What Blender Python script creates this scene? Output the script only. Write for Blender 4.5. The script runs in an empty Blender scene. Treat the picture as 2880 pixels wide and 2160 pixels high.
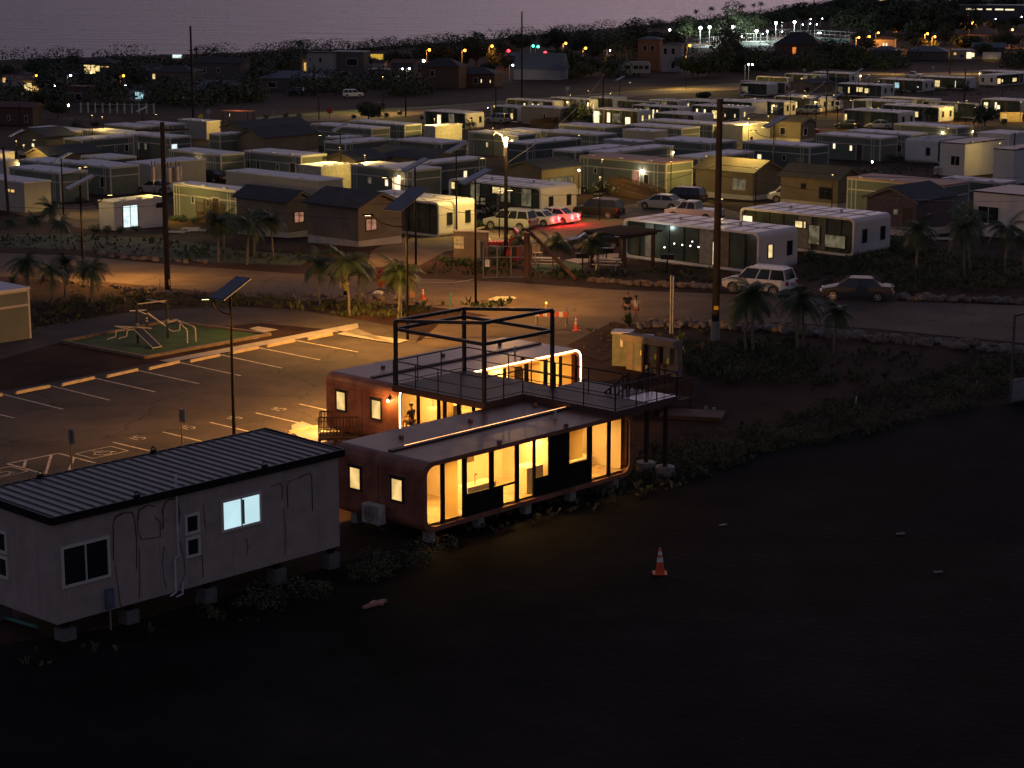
import bpy, bmesh, math, random
from mathutils import Vector, Matrix
R = math.radians
rnd = random.Random(7)
C = bpy.context.scene.collection
SC = bpy.context.scene

# ---------------------------------------------------------------- camera, world, exposure
TH = R(11.8); CZ = 21.8; FPX = 5825.0
cam = bpy.data.objects.new('camera', bpy.data.cameras.new('camera')); C.objects.link(cam)
cam.location = (0, 0, CZ); cam.rotation_euler = (R(90) - TH, 0, 0)
cam.data.sensor_width = 36; cam.data.lens = FPX / 2880 * 36
cam.data.clip_start = 0.5; cam.data.clip_end = 80000
SC.camera = cam
SC.view_settings.view_transform = 'Standard'; SC.view_settings.look = 'None'
SC.view_settings.exposure = 0.0; SC.view_settings.gamma = 1
w = bpy.data.worlds.new('World'); SC.world = w; w.use_nodes = True
nt = w.node_tree; bg = nt.nodes['Background']
sky = nt.nodes.new('ShaderNodeTexSky'); sky.sky_type = 'NISHITA'; sky.sun_disc = False
sky.sun_elevation = R(1.8); sky.sun_rotation = R(12); sky.altitude = 20; sky.air_density = 1.2; sky.dust_density = 1.6; sky.ozone_density = 2.0
hs = nt.nodes.new('ShaderNodeHueSaturation'); hs.inputs['Saturation'].default_value = .45
tint = nt.nodes.new('ShaderNodeMix'); tint.data_type = 'RGBA'; tint.blend_type = 'MULTIPLY'; tint.inputs[0].default_value = 1
nt.links.new(sky.outputs[0], hs.inputs['Color']); nt.links.new(hs.outputs[0], tint.inputs[6]); tint.inputs[7].default_value = (1.07, .98, 1.36, 1)
nt.links.new(tint.outputs[2], bg.inputs[0]); bg.inputs[1].default_value = 0.15
# after-sunset glow: a very soft, very weak sun low over the sea
sl = bpy.data.lights.new('sun', 'SUN'); sl.energy = 0.02; sl.angle = R(40); sl.color = (1, .78, .8)
so = bpy.data.objects.new('sun', sl); C.objects.link(so); so.rotation_euler = (R(-70), 0, R(-12))

# ---------------------------------------------------------------- terrain and pixel helpers
PROF = [(0, 3), (45, 1.0), (60, .4), (75, .0), (105, 0), (135, -.1), (160, -.9), (180, -2), (300, -6.2), (500, -11.2), (700, -15.2), (900, -16.2), (4000, -16.6)]
SEA = -17.4
def T(Y):
    for (a, za), (b, zb) in zip(PROF, PROF[1:]):
        if Y <= b: return za + (zb - za) * (Y - a) / (b - a)
    return PROF[-1][1]
ct, st = math.cos(TH), math.sin(TH)
def U(px, py, h=0, zabs=None):
    """photo pixel -> point at height h over the ground"""
    u = (px - 1440) / FPX; v = (py - 1080) / FPX
    dy = ct - v * st; dx = u / dy; dz = (-st - v * ct) / dy
    if zabs is not None: Y = (zabs - CZ) / dz
    else:
        lo, hi = 20, 3500
        for _ in range(50):
            m = (lo + hi) / 2
            if CZ + dz * m > T(m) + h: lo = m
            else: hi = m
        Y = lo
    return Vector((dx * Y, Y, CZ + dz * Y))
AZ = R(47.3); UX = (math.cos(AZ), math.sin(AZ)); VX = (-math.sin(AZ), math.cos(AZ))
def extent(p, d, pxt):
    u = (pxt - 1440) / FPX
    return (u * (p[1] * ct - (p[2] - CZ) * st) - p[0]) / (d[0] - u * d[1] * ct)
def scale_at(p): return FPX / (p[1] * ct - (p[2] - CZ) * st)
def G(p): return Vector((p[0], p[1], T(p[1])))
Z3 = 3.072
def R1(x, y): return (x / Z3, 60 + y / Z3)
def R2(x, y): return (720 + x / Z3, 60 + y / Z3)
def R3(x, y): return (1440 + x / Z3, y / Z3)
def R4(x, y): return (2160 + x / Z3, y / Z3)
def R5(x, y): return (x / Z3, 300 + y / Z3)
def R6(x, y): return (700 + x / Z3, 280 + y / Z3)
def R7(x, y): return (1400 + x / Z3, 200 + y / Z3)
def R8(x, y): return (2100 + x / 2.836, 180 + y / 2.836)
def A1(x, y): return (x / Z3, 600 + y / Z3)
def A2(x, y): return (700 + x / Z3, 600 + y / Z3)
def A3(x, y): return (1300 + x / Z3, 540 + y / Z3)
def A4(x, y): return (2000 + x / 2.514, 540 + y / 2.514)
def A5(x, y): return (x / 2.458, 900 + y / 2.458)
def A6(x, y): return (850 + x / 2.011, 840 + y / 2.011)
def A7(x, y): return (x / 2.212, 1180 + y / 2.212)
def A8(x, y): return (1700 + x / 1.8746, 880 + y / 1.8746)
def DD(x, y): return (x * 1.302, y * 1.302)

# ---------------------------------------------------------------- materials
MATS = {}
def mat(name, col, rough=.7, noise=.25, scale=3.0, bump=0.0, metal=0.0, col2=None, spec=.5, coat=0, bscale=None, emis=None, es=0, trans=0):
    if name in MATS: return MATS[name]
    m = bpy.data.materials.new(name); m.use_nodes = True; t = m.node_tree; b = t.nodes['Principled BSDF']
    b.inputs['Roughness'].default_value = rough; b.inputs['Metallic'].default_value = metal
    b.inputs['Specular IOR Level'].default_value = spec; b.inputs['Coat Weight'].default_value = coat
    tc = t.nodes.new('ShaderNodeTexCoord')
    n = t.nodes.new('ShaderNodeTexNoise'); n.inputs['Scale'].default_value = scale; n.inputs['Detail'].default_value = 5; n.inputs['Roughness'].default_value = .62
    t.links.new(tc.outputs['Object'], n.inputs['Vector'])
    mx = t.nodes.new('ShaderNodeMix'); mx.data_type = 'RGBA'
    c1 = tuple(max(0, c * (1 - noise)) for c in col); c2 = col2 or tuple(min(1, c * (1 + noise)) for c in col)
    mx.inputs[6].default_value = (*c1, 1); mx.inputs[7].default_value = (*c2, 1)
    rp = t.nodes.new('ShaderNodeMapRange'); rp.inputs[1].default_value = .35; rp.inputs[2].default_value = .65
    t.links.new(n.outputs[0], rp.inputs[0]); t.links.new(rp.outputs[0], mx.inputs[0]); t.links.new(mx.outputs[2], b.inputs['Base Color'])
    if bump:
        n2 = t.nodes.new('ShaderNodeTexNoise'); n2.inputs['Scale'].default_value = bscale or scale * 6; n2.inputs['Detail'].default_value = 6
        t.links.new(tc.outputs['Object'], n2.inputs['Vector'])
        bp = t.nodes.new('ShaderNodeBump'); bp.inputs['Strength'].default_value = bump; bp.inputs['Distance'].default_value = .05
        t.links.new(n2.outputs[0], bp.inputs['Height']); t.links.new(bp.outputs[0], b.inputs['Normal'])
    if emis: b.inputs['Emission Color'].default_value = (*emis, 1); b.inputs['Emission Strength'].default_value = es
    MATS[name] = m; return m
def emit(name, col, s, noise=0.0, scale=2.0):
    """surface that gives off light (lit window, lamp); noise = curtains and furniture seen through it"""
    if name in MATS: return MATS[name]
    m = bpy.data.materials.new(name); m.use_nodes = True; t = m.node_tree; b = t.nodes['Principled BSDF']
    b.inputs['Base Color'].default_value = (.02, .02, .02, 1); b.inputs['Roughness'].default_value = .2
    b.inputs['Emission Color'].default_value = (*col, 1); b.inputs['Emission Strength'].default_value = s
    if noise:
        tc = t.nodes.new('ShaderNodeTexCoord'); n = t.nodes.new('ShaderNodeTexNoise'); n.inputs['Scale'].default_value = scale; n.inputs['Detail'].default_value = 2
        t.links.new(tc.outputs['Object'], n.inputs['Vector'])
        mr = t.nodes.new('ShaderNodeMapRange'); mr.inputs[1].default_value = .38; mr.inputs[2].default_value = .6
        mr.inputs[3].default_value = s * (1 - noise); mr.inputs[4].default_value = s
        t.links.new(n.outputs[0], mr.inputs[0]); t.links.new(mr.outputs[0], b.inputs['Emission Strength'])
    MATS[name] = m; return m

# ---------------------------------------------------------------- mesh helpers
class MB:
    def __init__(s): s.v = []; s.f = []; s.m = []
    def add(s, vs, fs, m=0):
        o = len(s.v); s.v += [tuple(v) for v in vs]; s.f += [tuple(i + o for i in f) for f in fs]; s.m += [m] * len(fs)
    def box(s, x0, x1, y0, y1, z0, z1, m=0):
        s.add([(x, y, z) for x in (x0, x1) for y in (y0, y1) for z in (z0, z1)],
              [(0, 1, 3, 2), (4, 6, 7, 5), (0, 4, 5, 1), (2, 3, 7, 6), (0, 2, 6, 4), (1, 5, 7, 3)], m); return s
    def cbox(s, c, sx, sy, sz, rz=0, m=0, rx=0, ry=0):
        M = Matrix.Rotation(rz, 3, 'Z') @ Matrix.Rotation(ry, 3, 'Y') @ Matrix.Rotation(rx, 3, 'X'); c = Vector(c)
        vs = [c + M @ Vector((x, y, z)) for x in (-sx / 2, sx / 2) for y in (-sy / 2, sy / 2) for z in (-sz / 2, sz / 2)]
        s.add(vs, [(0, 1, 3, 2), (4, 6, 7, 5), (0, 4, 5, 1), (2, 3, 7, 6), (0, 2, 6, 4), (1, 5, 7, 3)], m); return s
    def tube(s, p, q, r, r2=None, n=8, m=0, cap=True):
        p = Vector(p); q = Vector(q); r2 = r if r2 is None else r2; d = (q - p).normalized()
        a = d.orthogonal().normalized(); b = d.cross(a); vs = []
        for c, rr in ((p, r), (q, r2)):
            for i in range(n):
                t = 2 * math.pi * i / n; vs.append(c + (a * math.cos(t) + b * math.sin(t)) * rr)
        fs = [(i, (i + 1) % n, n + (i + 1) % n, n + i) for i in range(n)]
        if cap: fs += [tuple(range(n))[::-1], tuple(range(n, 2 * n))]
        s.add(vs, fs, m); return s
    def path(s, pts, r, n=6, m=0, r2=None):
        for i in range(len(pts) - 1):
            a = r if r2 is None else r + (r2 - r) * i / (len(pts) - 1); b = r if r2 is None else r + (r2 - r) * (i + 1) / (len(pts) - 1)
            s.tube(pts[i], pts[i + 1], a, b, n, m)
        return s
    def prism(s, pts, off, m=0):
        n = len(pts); off = Vector(off); vs = [Vector(p) for p in pts] + [Vector(p) + off for p in pts]
        s.add(vs, [tuple(range(n))[::-1], tuple(range(n, 2 * n))] + [(i, (i + 1) % n, n + (i + 1) % n, n + i) for i in range(n)], m); return s
    def quad(s, a, b, c, d, m=0): s.add([a, b, c, d], [(0, 1, 2, 3)], m); return s
    def ball(s, c, rx, ry=None, rz=None, nu=10, nv=6, m=0, jit=0):
        ry = ry or rx; rz = rz or rx; vs = []; fs = []
        for j in range(nv + 1):
            ph = math.pi * j / nv
            for i in range(nu):
                t = 2 * math.pi * i / nu; k = 1 + rnd.uniform(-jit, jit)
                vs.append((c[0] + rx * k * math.sin(ph) * math.cos(t), c[1] + ry * k * math.sin(ph) * math.sin(t), c[2] + rz * k * math.cos(ph)))
        for j in range(nv):
            for i in range(nu): fs.append((j * nu + i, (j + 1) * nu + i, (j + 1) * nu + (i + 1) % nu, j * nu + (i + 1) % nu))
        s.add(vs, fs, m); return s
    def build(s, name, mats, parent=None, smooth=False, loc=None, norm=False):
        me = bpy.data.meshes.new(name); me.from_pydata(s.v, [], s.f)
        if not isinstance(mats, (list, tuple)): mats = [mats]
        for a in mats: me.materials.append(a)
        if len(mats) > 1: me.polygons.foreach_set('material_index', s.m)
        if smooth: me.polygons.foreach_set('use_smooth', [True] * len(s.f))
        if norm or smooth:
            bm = bmesh.new(); bm.from_mesh(me)
            if smooth: bmesh.ops.remove_doubles(bm, verts=bm.verts, dist=1e-5)
            bmesh.ops.recalc_face_normals(bm, faces=bm.faces); bm.to_mesh(me); bm.free()
        me.update(); o = bpy.data.objects.new(name, me); C.objects.link(o)
        if parent is not None: o.parent = parent
        if loc is not None: o.location = loc
        return o
def tag(o, label=None, cat=None, group=None, kind=None):
    if label: o['label'] = label
    if cat: o['category'] = cat
    if group: o['group'] = group
    if kind: o['kind'] = kind
    return o
def empty(name, loc, rz=0, label=None, cat=None, group=None):
    o = bpy.data.objects.new(name, None); C.objects.link(o); o.location = loc; o.rotation_euler = (0, 0, rz); o.empty_display_size = .3
    return tag(o, label, cat, group)
def tree_copy(o, parent=None):
    kids = list(o.children); c = o.copy(); C.objects.link(c); c.parent = parent
    for k in kids: tree_copy(k, c)
    return c
def dup(o, loc, rz=0, sc=1, label=None, group=None):
    c = tree_copy(o); c.location = loc; c.rotation_euler = (0, 0, rz); c.scale = (sc, sc, sc) if not isinstance(sc, tuple) else sc
    if label: c['label'] = label
    if group: c['group'] = group
    return c

# ---------------------------------------------------------------- ground sheets
def clip(poly, a, sign):
    out = []
    for i in range(len(poly)):
        p, q = poly[i], poly[(i + 1) % len(poly)]; ip = (p[1] - a) * sign >= 0; iq = (q[1] - a) * sign >= 0
        if ip: out.append(p)
        if ip != iq:
            t = (a - p[1]) / (q[1] - p[1]); out.append((p[0] + t * (q[0] - p[0]), a))
    return out
def sheet(name, pts, m, lift, kind='structure'):
    """flat sheet that follows the ground; pts = world xy"""
    b = MB(); ys = [y for y, _ in PROF]
    for y0, y1 in zip(ys, ys[1:]):
        q = clip(clip(pts, y0, 1), y1, -1)
        if len(q) >= 3: b.add([(x, y, T(y) + lift) for x, y in q], [tuple(range(len(q)))])
    o = b.build(name, m)
    if kind: o['kind'] = kind
    return o
def psheet(name, px, m, lift): return sheet(name, [tuple(U(*p)[:2]) for p in px], m, lift)
def line_sheet(b, p, q, wd, lift):
    d = Vector((q[0] - p[0], q[1] - p[1])).normalized(); n = Vector((-d.y, d.x)) * wd / 2
    vs = [(p[0] + n.x, p[1] + n.y), (p[0] - n.x, p[1] - n.y), (q[0] - n.x, q[1] - n.y), (q[0] + n.x, q[1] + n.y)]
    b.add([(x, y, T(y) + lift) for x, y in vs], [(0, 1, 2, 3)])

m_dirt = mat('dark_red_dirt', (.042, .020, .014), .95, .45, .12, .5, spec=.1, col2=(.070, .038, .024), bscale=1.6)
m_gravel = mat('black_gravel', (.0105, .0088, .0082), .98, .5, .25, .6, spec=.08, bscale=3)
m_asph = mat('asphalt', (.075, .060, .050), .9, .16, .35, .25, spec=.25, bscale=14)
m_road = mat('old_asphalt_road', (.125, .088, .062), .92, .18, .16, .25, spec=.25, bscale=10)
m_conc = mat('concrete', (.34, .30, .26), .85, .15, 1.2, .2)
m_grass = mat('turf_green', (.030, .075, .014), .95, .35, .8, .6, bscale=20)
m_dry = mat('dry_field', (.030, .020, .015), .95, .4, .03, .4, col2=(.052, .035, .023), spec=.1, bscale=.6)
m_paint = mat('road_paint', (.55, .48, .38), .85, .35, 3)
def worn(m, crack=.25, big=.10, dark=.55, cw=.012):
    """wear that belongs to the paving itself: broad stains and patches, thin cracks"""
    t = m.node_tree; b = t.nodes['Principled BSDF']; src = b.inputs['Base Color'].links[0].from_socket; tc = t.nodes.new('ShaderNodeTexCoord')
    n = t.nodes.new('ShaderNodeTexNoise'); n.inputs['Scale'].default_value = big; n.inputs['Detail'].default_value = 8; n.inputs['Roughness'].default_value = .7; t.links.new(tc.outputs['Object'], n.inputs['Vector'])
    r = t.nodes.new('ShaderNodeMapRange'); r.inputs[1].default_value = .38; r.inputs[2].default_value = .62; r.inputs[3].default_value = dark; r.inputs[4].default_value = 1.25; t.links.new(n.outputs[0], r.inputs[0])
    last = r.outputs[0]
    if crack:
        w_ = t.nodes.new('ShaderNodeTexNoise'); w_.inputs['Scale'].default_value = .9; w_.inputs['Detail'].default_value = 4; t.links.new(tc.outputs['Object'], w_.inputs['Vector'])
        ad = t.nodes.new('ShaderNodeVectorMath'); ad.operation = 'ADD'; t.links.new(tc.outputs['Object'], ad.inputs[0]); t.links.new(w_.outputs[1], ad.inputs[1])
        v = t.nodes.new('ShaderNodeTexVoronoi'); v.feature = 'DISTANCE_TO_EDGE'; v.inputs['Scale'].default_value = crack; t.links.new(ad.outputs[0], v.inputs['Vector'])
        c = t.nodes.new('ShaderNodeMapRange'); c.inputs[1].default_value = 0; c.inputs[2].default_value = cw; c.inputs[3].default_value = .45; c.inputs[4].default_value = 1; t.links.new(v.outputs[0], c.inputs[0])
        mu = t.nodes.new('ShaderNodeMath'); mu.operation = 'MULTIPLY'; t.links.new(last, mu.inputs[0]); t.links.new(c.outputs[0], mu.inputs[1]); last = mu.outputs[0]
    sc = t.nodes.new('ShaderNodeVectorMath'); sc.operation = 'SCALE'; t.links.new(src, sc.inputs[0]); t.links.new(last, sc.inputs['Scale']); t.links.new(sc.outputs[0], b.inputs['Base Color'])
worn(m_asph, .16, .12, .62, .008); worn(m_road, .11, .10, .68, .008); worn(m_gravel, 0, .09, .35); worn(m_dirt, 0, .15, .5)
m_sea = mat('sea_water', (.028, .042, .085), .33, .2, .01, 0)
# sea: wave bump in long ripples
t_ = m_sea.node_tree; tc_ = t_.nodes.new('ShaderNodeTexCoord'); mp_ = t_.nodes.new('ShaderNodeMapping'); mp_.inputs['Scale'].default_value = (.022, .07, 1)
n_ = t_.nodes.new('ShaderNodeTexNoise'); n_.inputs['Scale'].default_value = 1; n_.inputs['Detail'].default_value = 7; n_.inputs['Roughness'].default_value = .65
bp_ = t_.nodes.new('ShaderNodeBump'); bp_.inputs['Strength'].default_value = 1.0; bp_.inputs['Distance'].default_value = 9
t_.links.new(tc_.outputs['Object'], mp_.inputs[0]); t_.links.new(mp_.outputs[0], n_.inputs['Vector']); t_.links.new(n_.outputs[0], bp_.inputs['Height']); t_.links.new(bp_.outputs[0], t_.nodes['Principled BSDF'].inputs['Normal'])

SHORE = [(-700, 640), (-200, 715), (-60, 830), (0, 940), (94, 1150), (170, 1330), (240, 1560), (420, 2300), (700, 3900)]
g = [(-700, 12)] + SHORE + [(1600, 3900), (1600, 12)]
ys = [y for y, _ in PROF]; b = MB()
for y0, y1 in zip(ys, ys[1:]):
    q = clip(clip(g, y0 if y0 else 12, 1), y1, -1)
    if len(q) >= 3: b.add([(x, y, T(y)) for x, y in q], [tuple(range(len(q)))])
for (x0, y0), (x1, y1) in zip(SHORE, SHORE[1:]):       # beach slope below the water line
    b.quad((x0, y0, T(y0)), (x1, y1, T(y1)), (x1 - 40, y1 + 25, SEA - 2), (x0 - 40, y0 + 25, SEA - 2))
tag(b.build('ground', m_dirt), kind='structure')
MB().quad((-30000, 400, SEA), (30000, 400, SEA), (30000, 60000, SEA), (-30000, 60000, SEA)).build('sea', m_sea)['kind'] = 'structure'
# black gravel yard in the foreground
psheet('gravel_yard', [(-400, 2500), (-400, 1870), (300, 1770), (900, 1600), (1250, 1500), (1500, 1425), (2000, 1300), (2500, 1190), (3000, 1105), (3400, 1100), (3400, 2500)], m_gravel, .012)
# main road and the driveway that joins it to the parking lot
psheet('road', [DD(-80, 545), DD(150, 552), DD(400, 575), DD(640, 592), DD(860, 600), DD(1100, 610), DD(1330, 627), DD(1575, 636), DD(1800, 646), DD(2300, 664),
                DD(2300, 750), DD(2212, 742), DD(1900, 712), DD(1700, 697), DD(1480, 698), DD(1360, 712), DD(1290, 735), DD(1200, 770), DD(900, 745), DD(960, 690), DD(1060, 683), DD(960, 667), DD(860, 657), DD(640, 650), DD(420, 628), DD(230, 610), DD(-80, 595)], m_road, .02)
psheet('parking_lot', [A5(-500, 640), A5(-40, 500), A5(320, 440), A5(1000, 310), A5(1500, 225), A5(2000, 140), A5(2450, 40), A5(2900, 110), A6(640, 250), A6(760, 200), A6(1400, 330), A6(1200, 640), A6(200, 900), A7(1300, 500), A7(-100, 700), A5(-500, 1200)], m_asph, .016)
psheet('asphalt_path', [A1(-300, 1100), A1(500, 950), A1(1100, 860), A1(1900, 800), A2(400, 830), A2(1000, 930), A2(1390, 1000), A2(1360, 1100), A2(650, 1000), A2(100, 950), A1(2000, 970), A1(600, 1090), A1(-300, 1350)], m_asph, .008)
psheet('dirt_yard', [A6(1700, 640), A6(2200, 500), A8(700, 560), A8(1100, 520), A8(900, 640), A8(400, 760), A6(1900, 1000), A6(1400, 900)], m_dirt, .01)
psheet('dirt_bank', [A6(1500, 265), A6(1600, 215), A6(1760, 130), A6(1830, 150), A6(1840, 300), A6(1700, 360), A6(1580, 320)], m_dirt, .03)
psheet('turf_pad', [A5(425, 160), A5(1010, 262), A5(1860, 110), A5(1160, 20)], m_grass, .03)
# streets between the homes and the far road
psheet('neighborhood_street', [A2(1010, 470), A2(1060, 330), A2(1300, 200), A2(1480, 160), R6(2000, 1160), R7(0, 1340), R7(800, 1200), R7(1240, 1140), R7(1700, 1100), R7(2000, 1200), R7(2250, 1260), R8(520, 1080), R8(400, 1150), R7(1250, 1420), A3(900, 420), A3(500, 450), A2(1700, 330), A2(1500, 440), A2(1450, 455)], m_road, .022)
psheet('side_street', [R5(0, 900), R5(210, 870), R5(500, 850), R5(800, 840), R5(860, 900), R5(860, 1010), R5(780, 1060), R5(500, 1020), R5(200, 940)], m_road, .02)
psheet('far_road', [R2(400, 830), R2(900, 790), R2(1500, 755), R3(850, 815), R3(1300, 770), R3(1960, 735), R3(2160, 700), R4(500, 600), R4(1200, 640), R4(1900, 600), R4(2300, 570), R4(2300, 620), R4(1500, 660), R4(400, 640), R3(1960, 775), R3(1100, 830), R2(1600, 790), R2(1000, 850), R2(400, 870)], m_road, .03)
psheet('far_verge', [R2(0, 830), R2(900, 760), R2(1500, 735), R3(1000, 790), R3(1500, 750), R3(2000, 715), R3(1960, 733), R3(1300, 768), R3(850, 813), R2(1500, 753), R2(900, 788), R2(300, 835), R2(0, 850)], mat('verge_grass', (.09, .11, .03), .95, .3, .3), .035)
psheet('dry_field', [R2(-2300, 700), R2(-1000, 690), R2(0, 640), R2(1000, 640), R2(2000, 560), R3(900, 650), R3(1900, 590), R4(700, 560), R4(1600, 590), R4(1500, 610), R4(700, 590), R3(1900, 690), R3(850, 800), R2(900, 755), R2(0, 822), R2(-1400, 800), R2(-2300, 800)], m_dry, .015)
psheet('lawn', [A1(-200, 190), A1(650, 180), A1(1500, 230), A1(2150, 330), A2(600, 360), A2(450, 450), A1(1700, 420), A1(900, 330), A1(-200, 280)], mat('lawn_grass', (.035, .05, .018), .95, .4, .5, .5), .012)
psheet('small_lawn', [A3(600, 640), A3(900, 600), A3(1060, 640), A3(1020, 720), A3(880, 730), A3(640, 690)], mat('lawn_bright', (.05, .10, .02), .95, .3, .5), .015)
psheet('concrete_walk', [A3(880, 590), A3(1180, 540), A3(1370, 530), A3(1380, 560), A3(1000, 620)], m_conc, .02)

# parking bay lines, numbers, hatch
b = MB(); U2 = lambda p: tuple(U(*p)[:2])
for p, q in [((-300, 590), (100, 680)), ((5, 512), (435, 620)), ((330, 452), (760, 557)), ((635, 400), (1073, 500)), ((930, 346), (1377, 443)), ((1215, 290), (1665, 388)), ((1490, 235), (1950, 335)), ((1768, 190), (2212, 278)), ((2040, 143), (2480, 225)),
             ((780, 848), (1300, 970)), ((1125, 777), (1640, 900)), ((1450, 710), (1960, 830)), ((1768, 645), (2215, 748)), ((2070, 583), (2500, 680)), ((50, 997), (405, 925)), ((405, 925), (660, 992)), ((50, 997), (310, 1068)), ((180, 970), (165, 1020)), ((355, 937), (315, 1068)), ((510, 955), (480, 1040))]:
    line_sheet(b, U2(A5(*p)), U2(A5(*q)), .12, .024)
# stall numbers and wheelchair outlines as short strokes
def strokes(c, pts, s, rz=AZ):
    c = U(*c); M = Matrix.Rotation(rz, 2)
    for a, d in zip(pts, pts[1:]):
        if a is None or d is None: continue
        pa = M @ Vector(a) * s; pb = M @ Vector(d) * s; line_sheet(b, (c.x + pa.x, c.y + pa.y), (c.x + pb.x, c.y + pb.y), .07, .026)
five = [(.3, .5), (-.1, .5), (-.1, .05), (.25, .05), (.3, -.2), (.1, -.45), (-.15, -.4)]
one = [(-.4, .4), (-.4, -.45)]
for p in [A5(960, 818), A5(1305, 746), A5(1630, 680), A5(1935, 618)]: strokes(p, one + [None] + five, .75)
for p in [A5(705, 918), A5(0, 1060)]: strokes(p, [(-1.2, -.8), (1.2, -.8), (1.2, .8), (-1.2, .8), (-1.2, -.8), None, (-.2, .6), (-.1, 0), (.4, 0), (.6, -.5), None, (.5, -.3), (.1, -.6), (-.4, -.5), (-.6, -.1), (-.3, .2), None, (-.1, .3), (.3, .3)], .8)
for p, q in [((1750, 180), (1810, 240)), ((1850, 180), (1870, 210)), ((1960, 185), (2010, 245)), ((2060, 200), (2085, 230)), ((1760, 170), (2250, 210)), ((1500, 600), (1760, 602)), ((1760, 602), (1940, 575))]:
    line_sheet(b, U2(A2(*p)), U2(A2(*q)), .12, .03)
tag(b.build('lane_markings', m_paint), kind='structure')
# kerb strips round the lot and the turf pad
def kerb(name, pts, wd=.3, h=.12, m=m_conc):
    bb = MB()
    for p, q in zip(pts, pts[1:]):
        a = U(*p); c = U(*q); d = Vector((c.x - a.x, c.y - a.y)); L = d.length; ang = math.atan2(d.y, d.x); n = max(1, int(L / 6))
        for i in range(n):
            x = a.x + d.x * (i + .5) / n; y = a.y + d.y * (i + .5) / n
            bb.cbox((x, y, T(y) + h / 2), L / n - .02, wd, h, ang)
    return tag(bb.build(name, m), kind='structure')
kerb('turf_kerb', [A5(425, 158), A5(1005, 266), A5(1870, 108), A5(1160, 18), A5(425, 158)], .2, .16, mat('dull_kerb', (.17, .12, .085), .9))
psheet('sidewalk', [A5(1100, 288), A5(1180, 300), A5(2480, 60), A2(1350, 1100), A2(1270, 1130), A2(760, 1045), A5(2470, 90), A5(2400, 30)][:3] + [A5(2470, 28)], m_conc, .06)
psheet('sidewalk', [A5(2400, 38), A5(2460, 64), A2(760, 1052), A2(1270, 1135), A2(1380, 1105), A2(720, 1012)], m_conc, .065)
psheet('sidewalk', [A6(-60, 720), A6(0, 700), A6(240, 790), A6(250, 830), A6(100, 860), A6(-60, 760)], m_conc, .05)
psheet('concrete_slab', [A2(0, 1000), A2(80, 980), A2(255, 1008), A2(130, 1033)], m_conc, .03)
psheet('utility_cover', [A3(220, 930), A3(300, 905), A3(440, 905), A3(475, 920), A3(400, 940), A3(260, 945)], mat('pale_cover', (.5, .46, .3)), .03)
# ================================================================ building materials
m_green = mat('grey_green_siding', (.15, .165, .13), .8, .10, .6, .1)
m_green2 = mat('dark_green_siding', (.10, .115, .10), .8, .10, .6, .1)
m_trim = mat('cream_trim', (.52, .47, .40), .7, .08, 1)
m_roofw = mat('white_membrane_roof', (.62, .59, .60), .62, .10, .5, .15)
m_roofr = mat('rusty_roof', (.40, .20, .12), .7, .2, .4, .1)
m_beige = mat('beige_panel', (.42, .37, .30), .8, .08, .6, .05)
m_white = mat('white_panel', (.60, .57, .55), .7, .08, .6, .05)
m_cap = mat('white_capsule_shell', (.60, .56, .52), .45, .08, .5, .04)
m_brown = mat('brown_siding', (.20, .155, .105), .8, .12, .5, .1)
m_tan = mat('tan_siding', (.20, .155, .09), .8, .12, .5, .1)
m_olive = mat('olive_roof', (.11, .09, .06), .85, .15, .8, .3)
m_shing = mat('dark_shingle', (.042, .045, .052), .85, .2, .8, .4)
m_skirt = mat('white_skirting', (.50, .45, .38), .8, .12, 1.2, .1)
m_dframe = mat('dark_frame', (.022, .02, .02), .5, .1, 2)
m_wframe = mat('white_frame', (.62, .58, .50), .6, .05, 2)
m_gdark = mat('dark_glass', (.018, .022, .024), .12, .3, .8, spec=.6)
m_ggreen = mat('green_glass', (.055, .068, .056), .22, .45, .5, spec=.5)
m_door = mat('dark_door', (.05, .03, .022), .6, .1, 2)
m_black = mat('black_panel', (.010, .010, .011), .5, .2, 2, spec=.2)
m_blackst = mat('black_steel', (.030, .028, .030), .45, .15, 3, metal=.2)
m_galv = mat('galvanised_steel', (.33, .33, .34), .5, .15, 3, metal=.6)
m_wood = mat('brown_timber', (.085, .040, .020), .8, .3, 2, .3)
m_pole = mat('utility_pole_wood', (.026, .017, .013), .9, .3, 3, .4)
LIT = {'w': emit('window_white', (.80, .97, 1.0), 1.15, .25, 2), 'y': emit('window_warm', (1, .74, .32), 1.15, .45, 2.2), 'a': emit('window_amber', (1, .55, .16), .95, .4, 2.2),
       'p': emit('window_pink', (1, .45, .28), .42, .5, 2.5), 'c': emit('window_cream', (1, .80, .48), 1.6, .3, 2), 'd': m_gdark, 'g': m_ggreen, 'b': emit('window_cold', (.55, .9, 1), .8, .5, 2),
       'dim': emit('window_dim', (.9, .75, .45), .16, .6, 1.5), 'o': emit('window_orange', (1, .30, .05), .9, .3, 2)}
m_lampw = emit('lamp_cold', (.85, .95, 1), 22); m_lampy = emit('lamp_warm', (1, .62, .25), 40); m_lampo = emit('lamp_orange', (1, .30, .02), 10)
m_lampr = emit('lamp_red', (1, .02, .03), 12); m_lampg = emit('lamp_green', (.05, 1, .6), 12)
YEL = (1.0, .68, .17); ROAD = (1.0, .47, .09); WARM = (1.0, .48, .14); ORA = (1.0, .36, .05); COLD = (.82, .93, 1.0)

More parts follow.
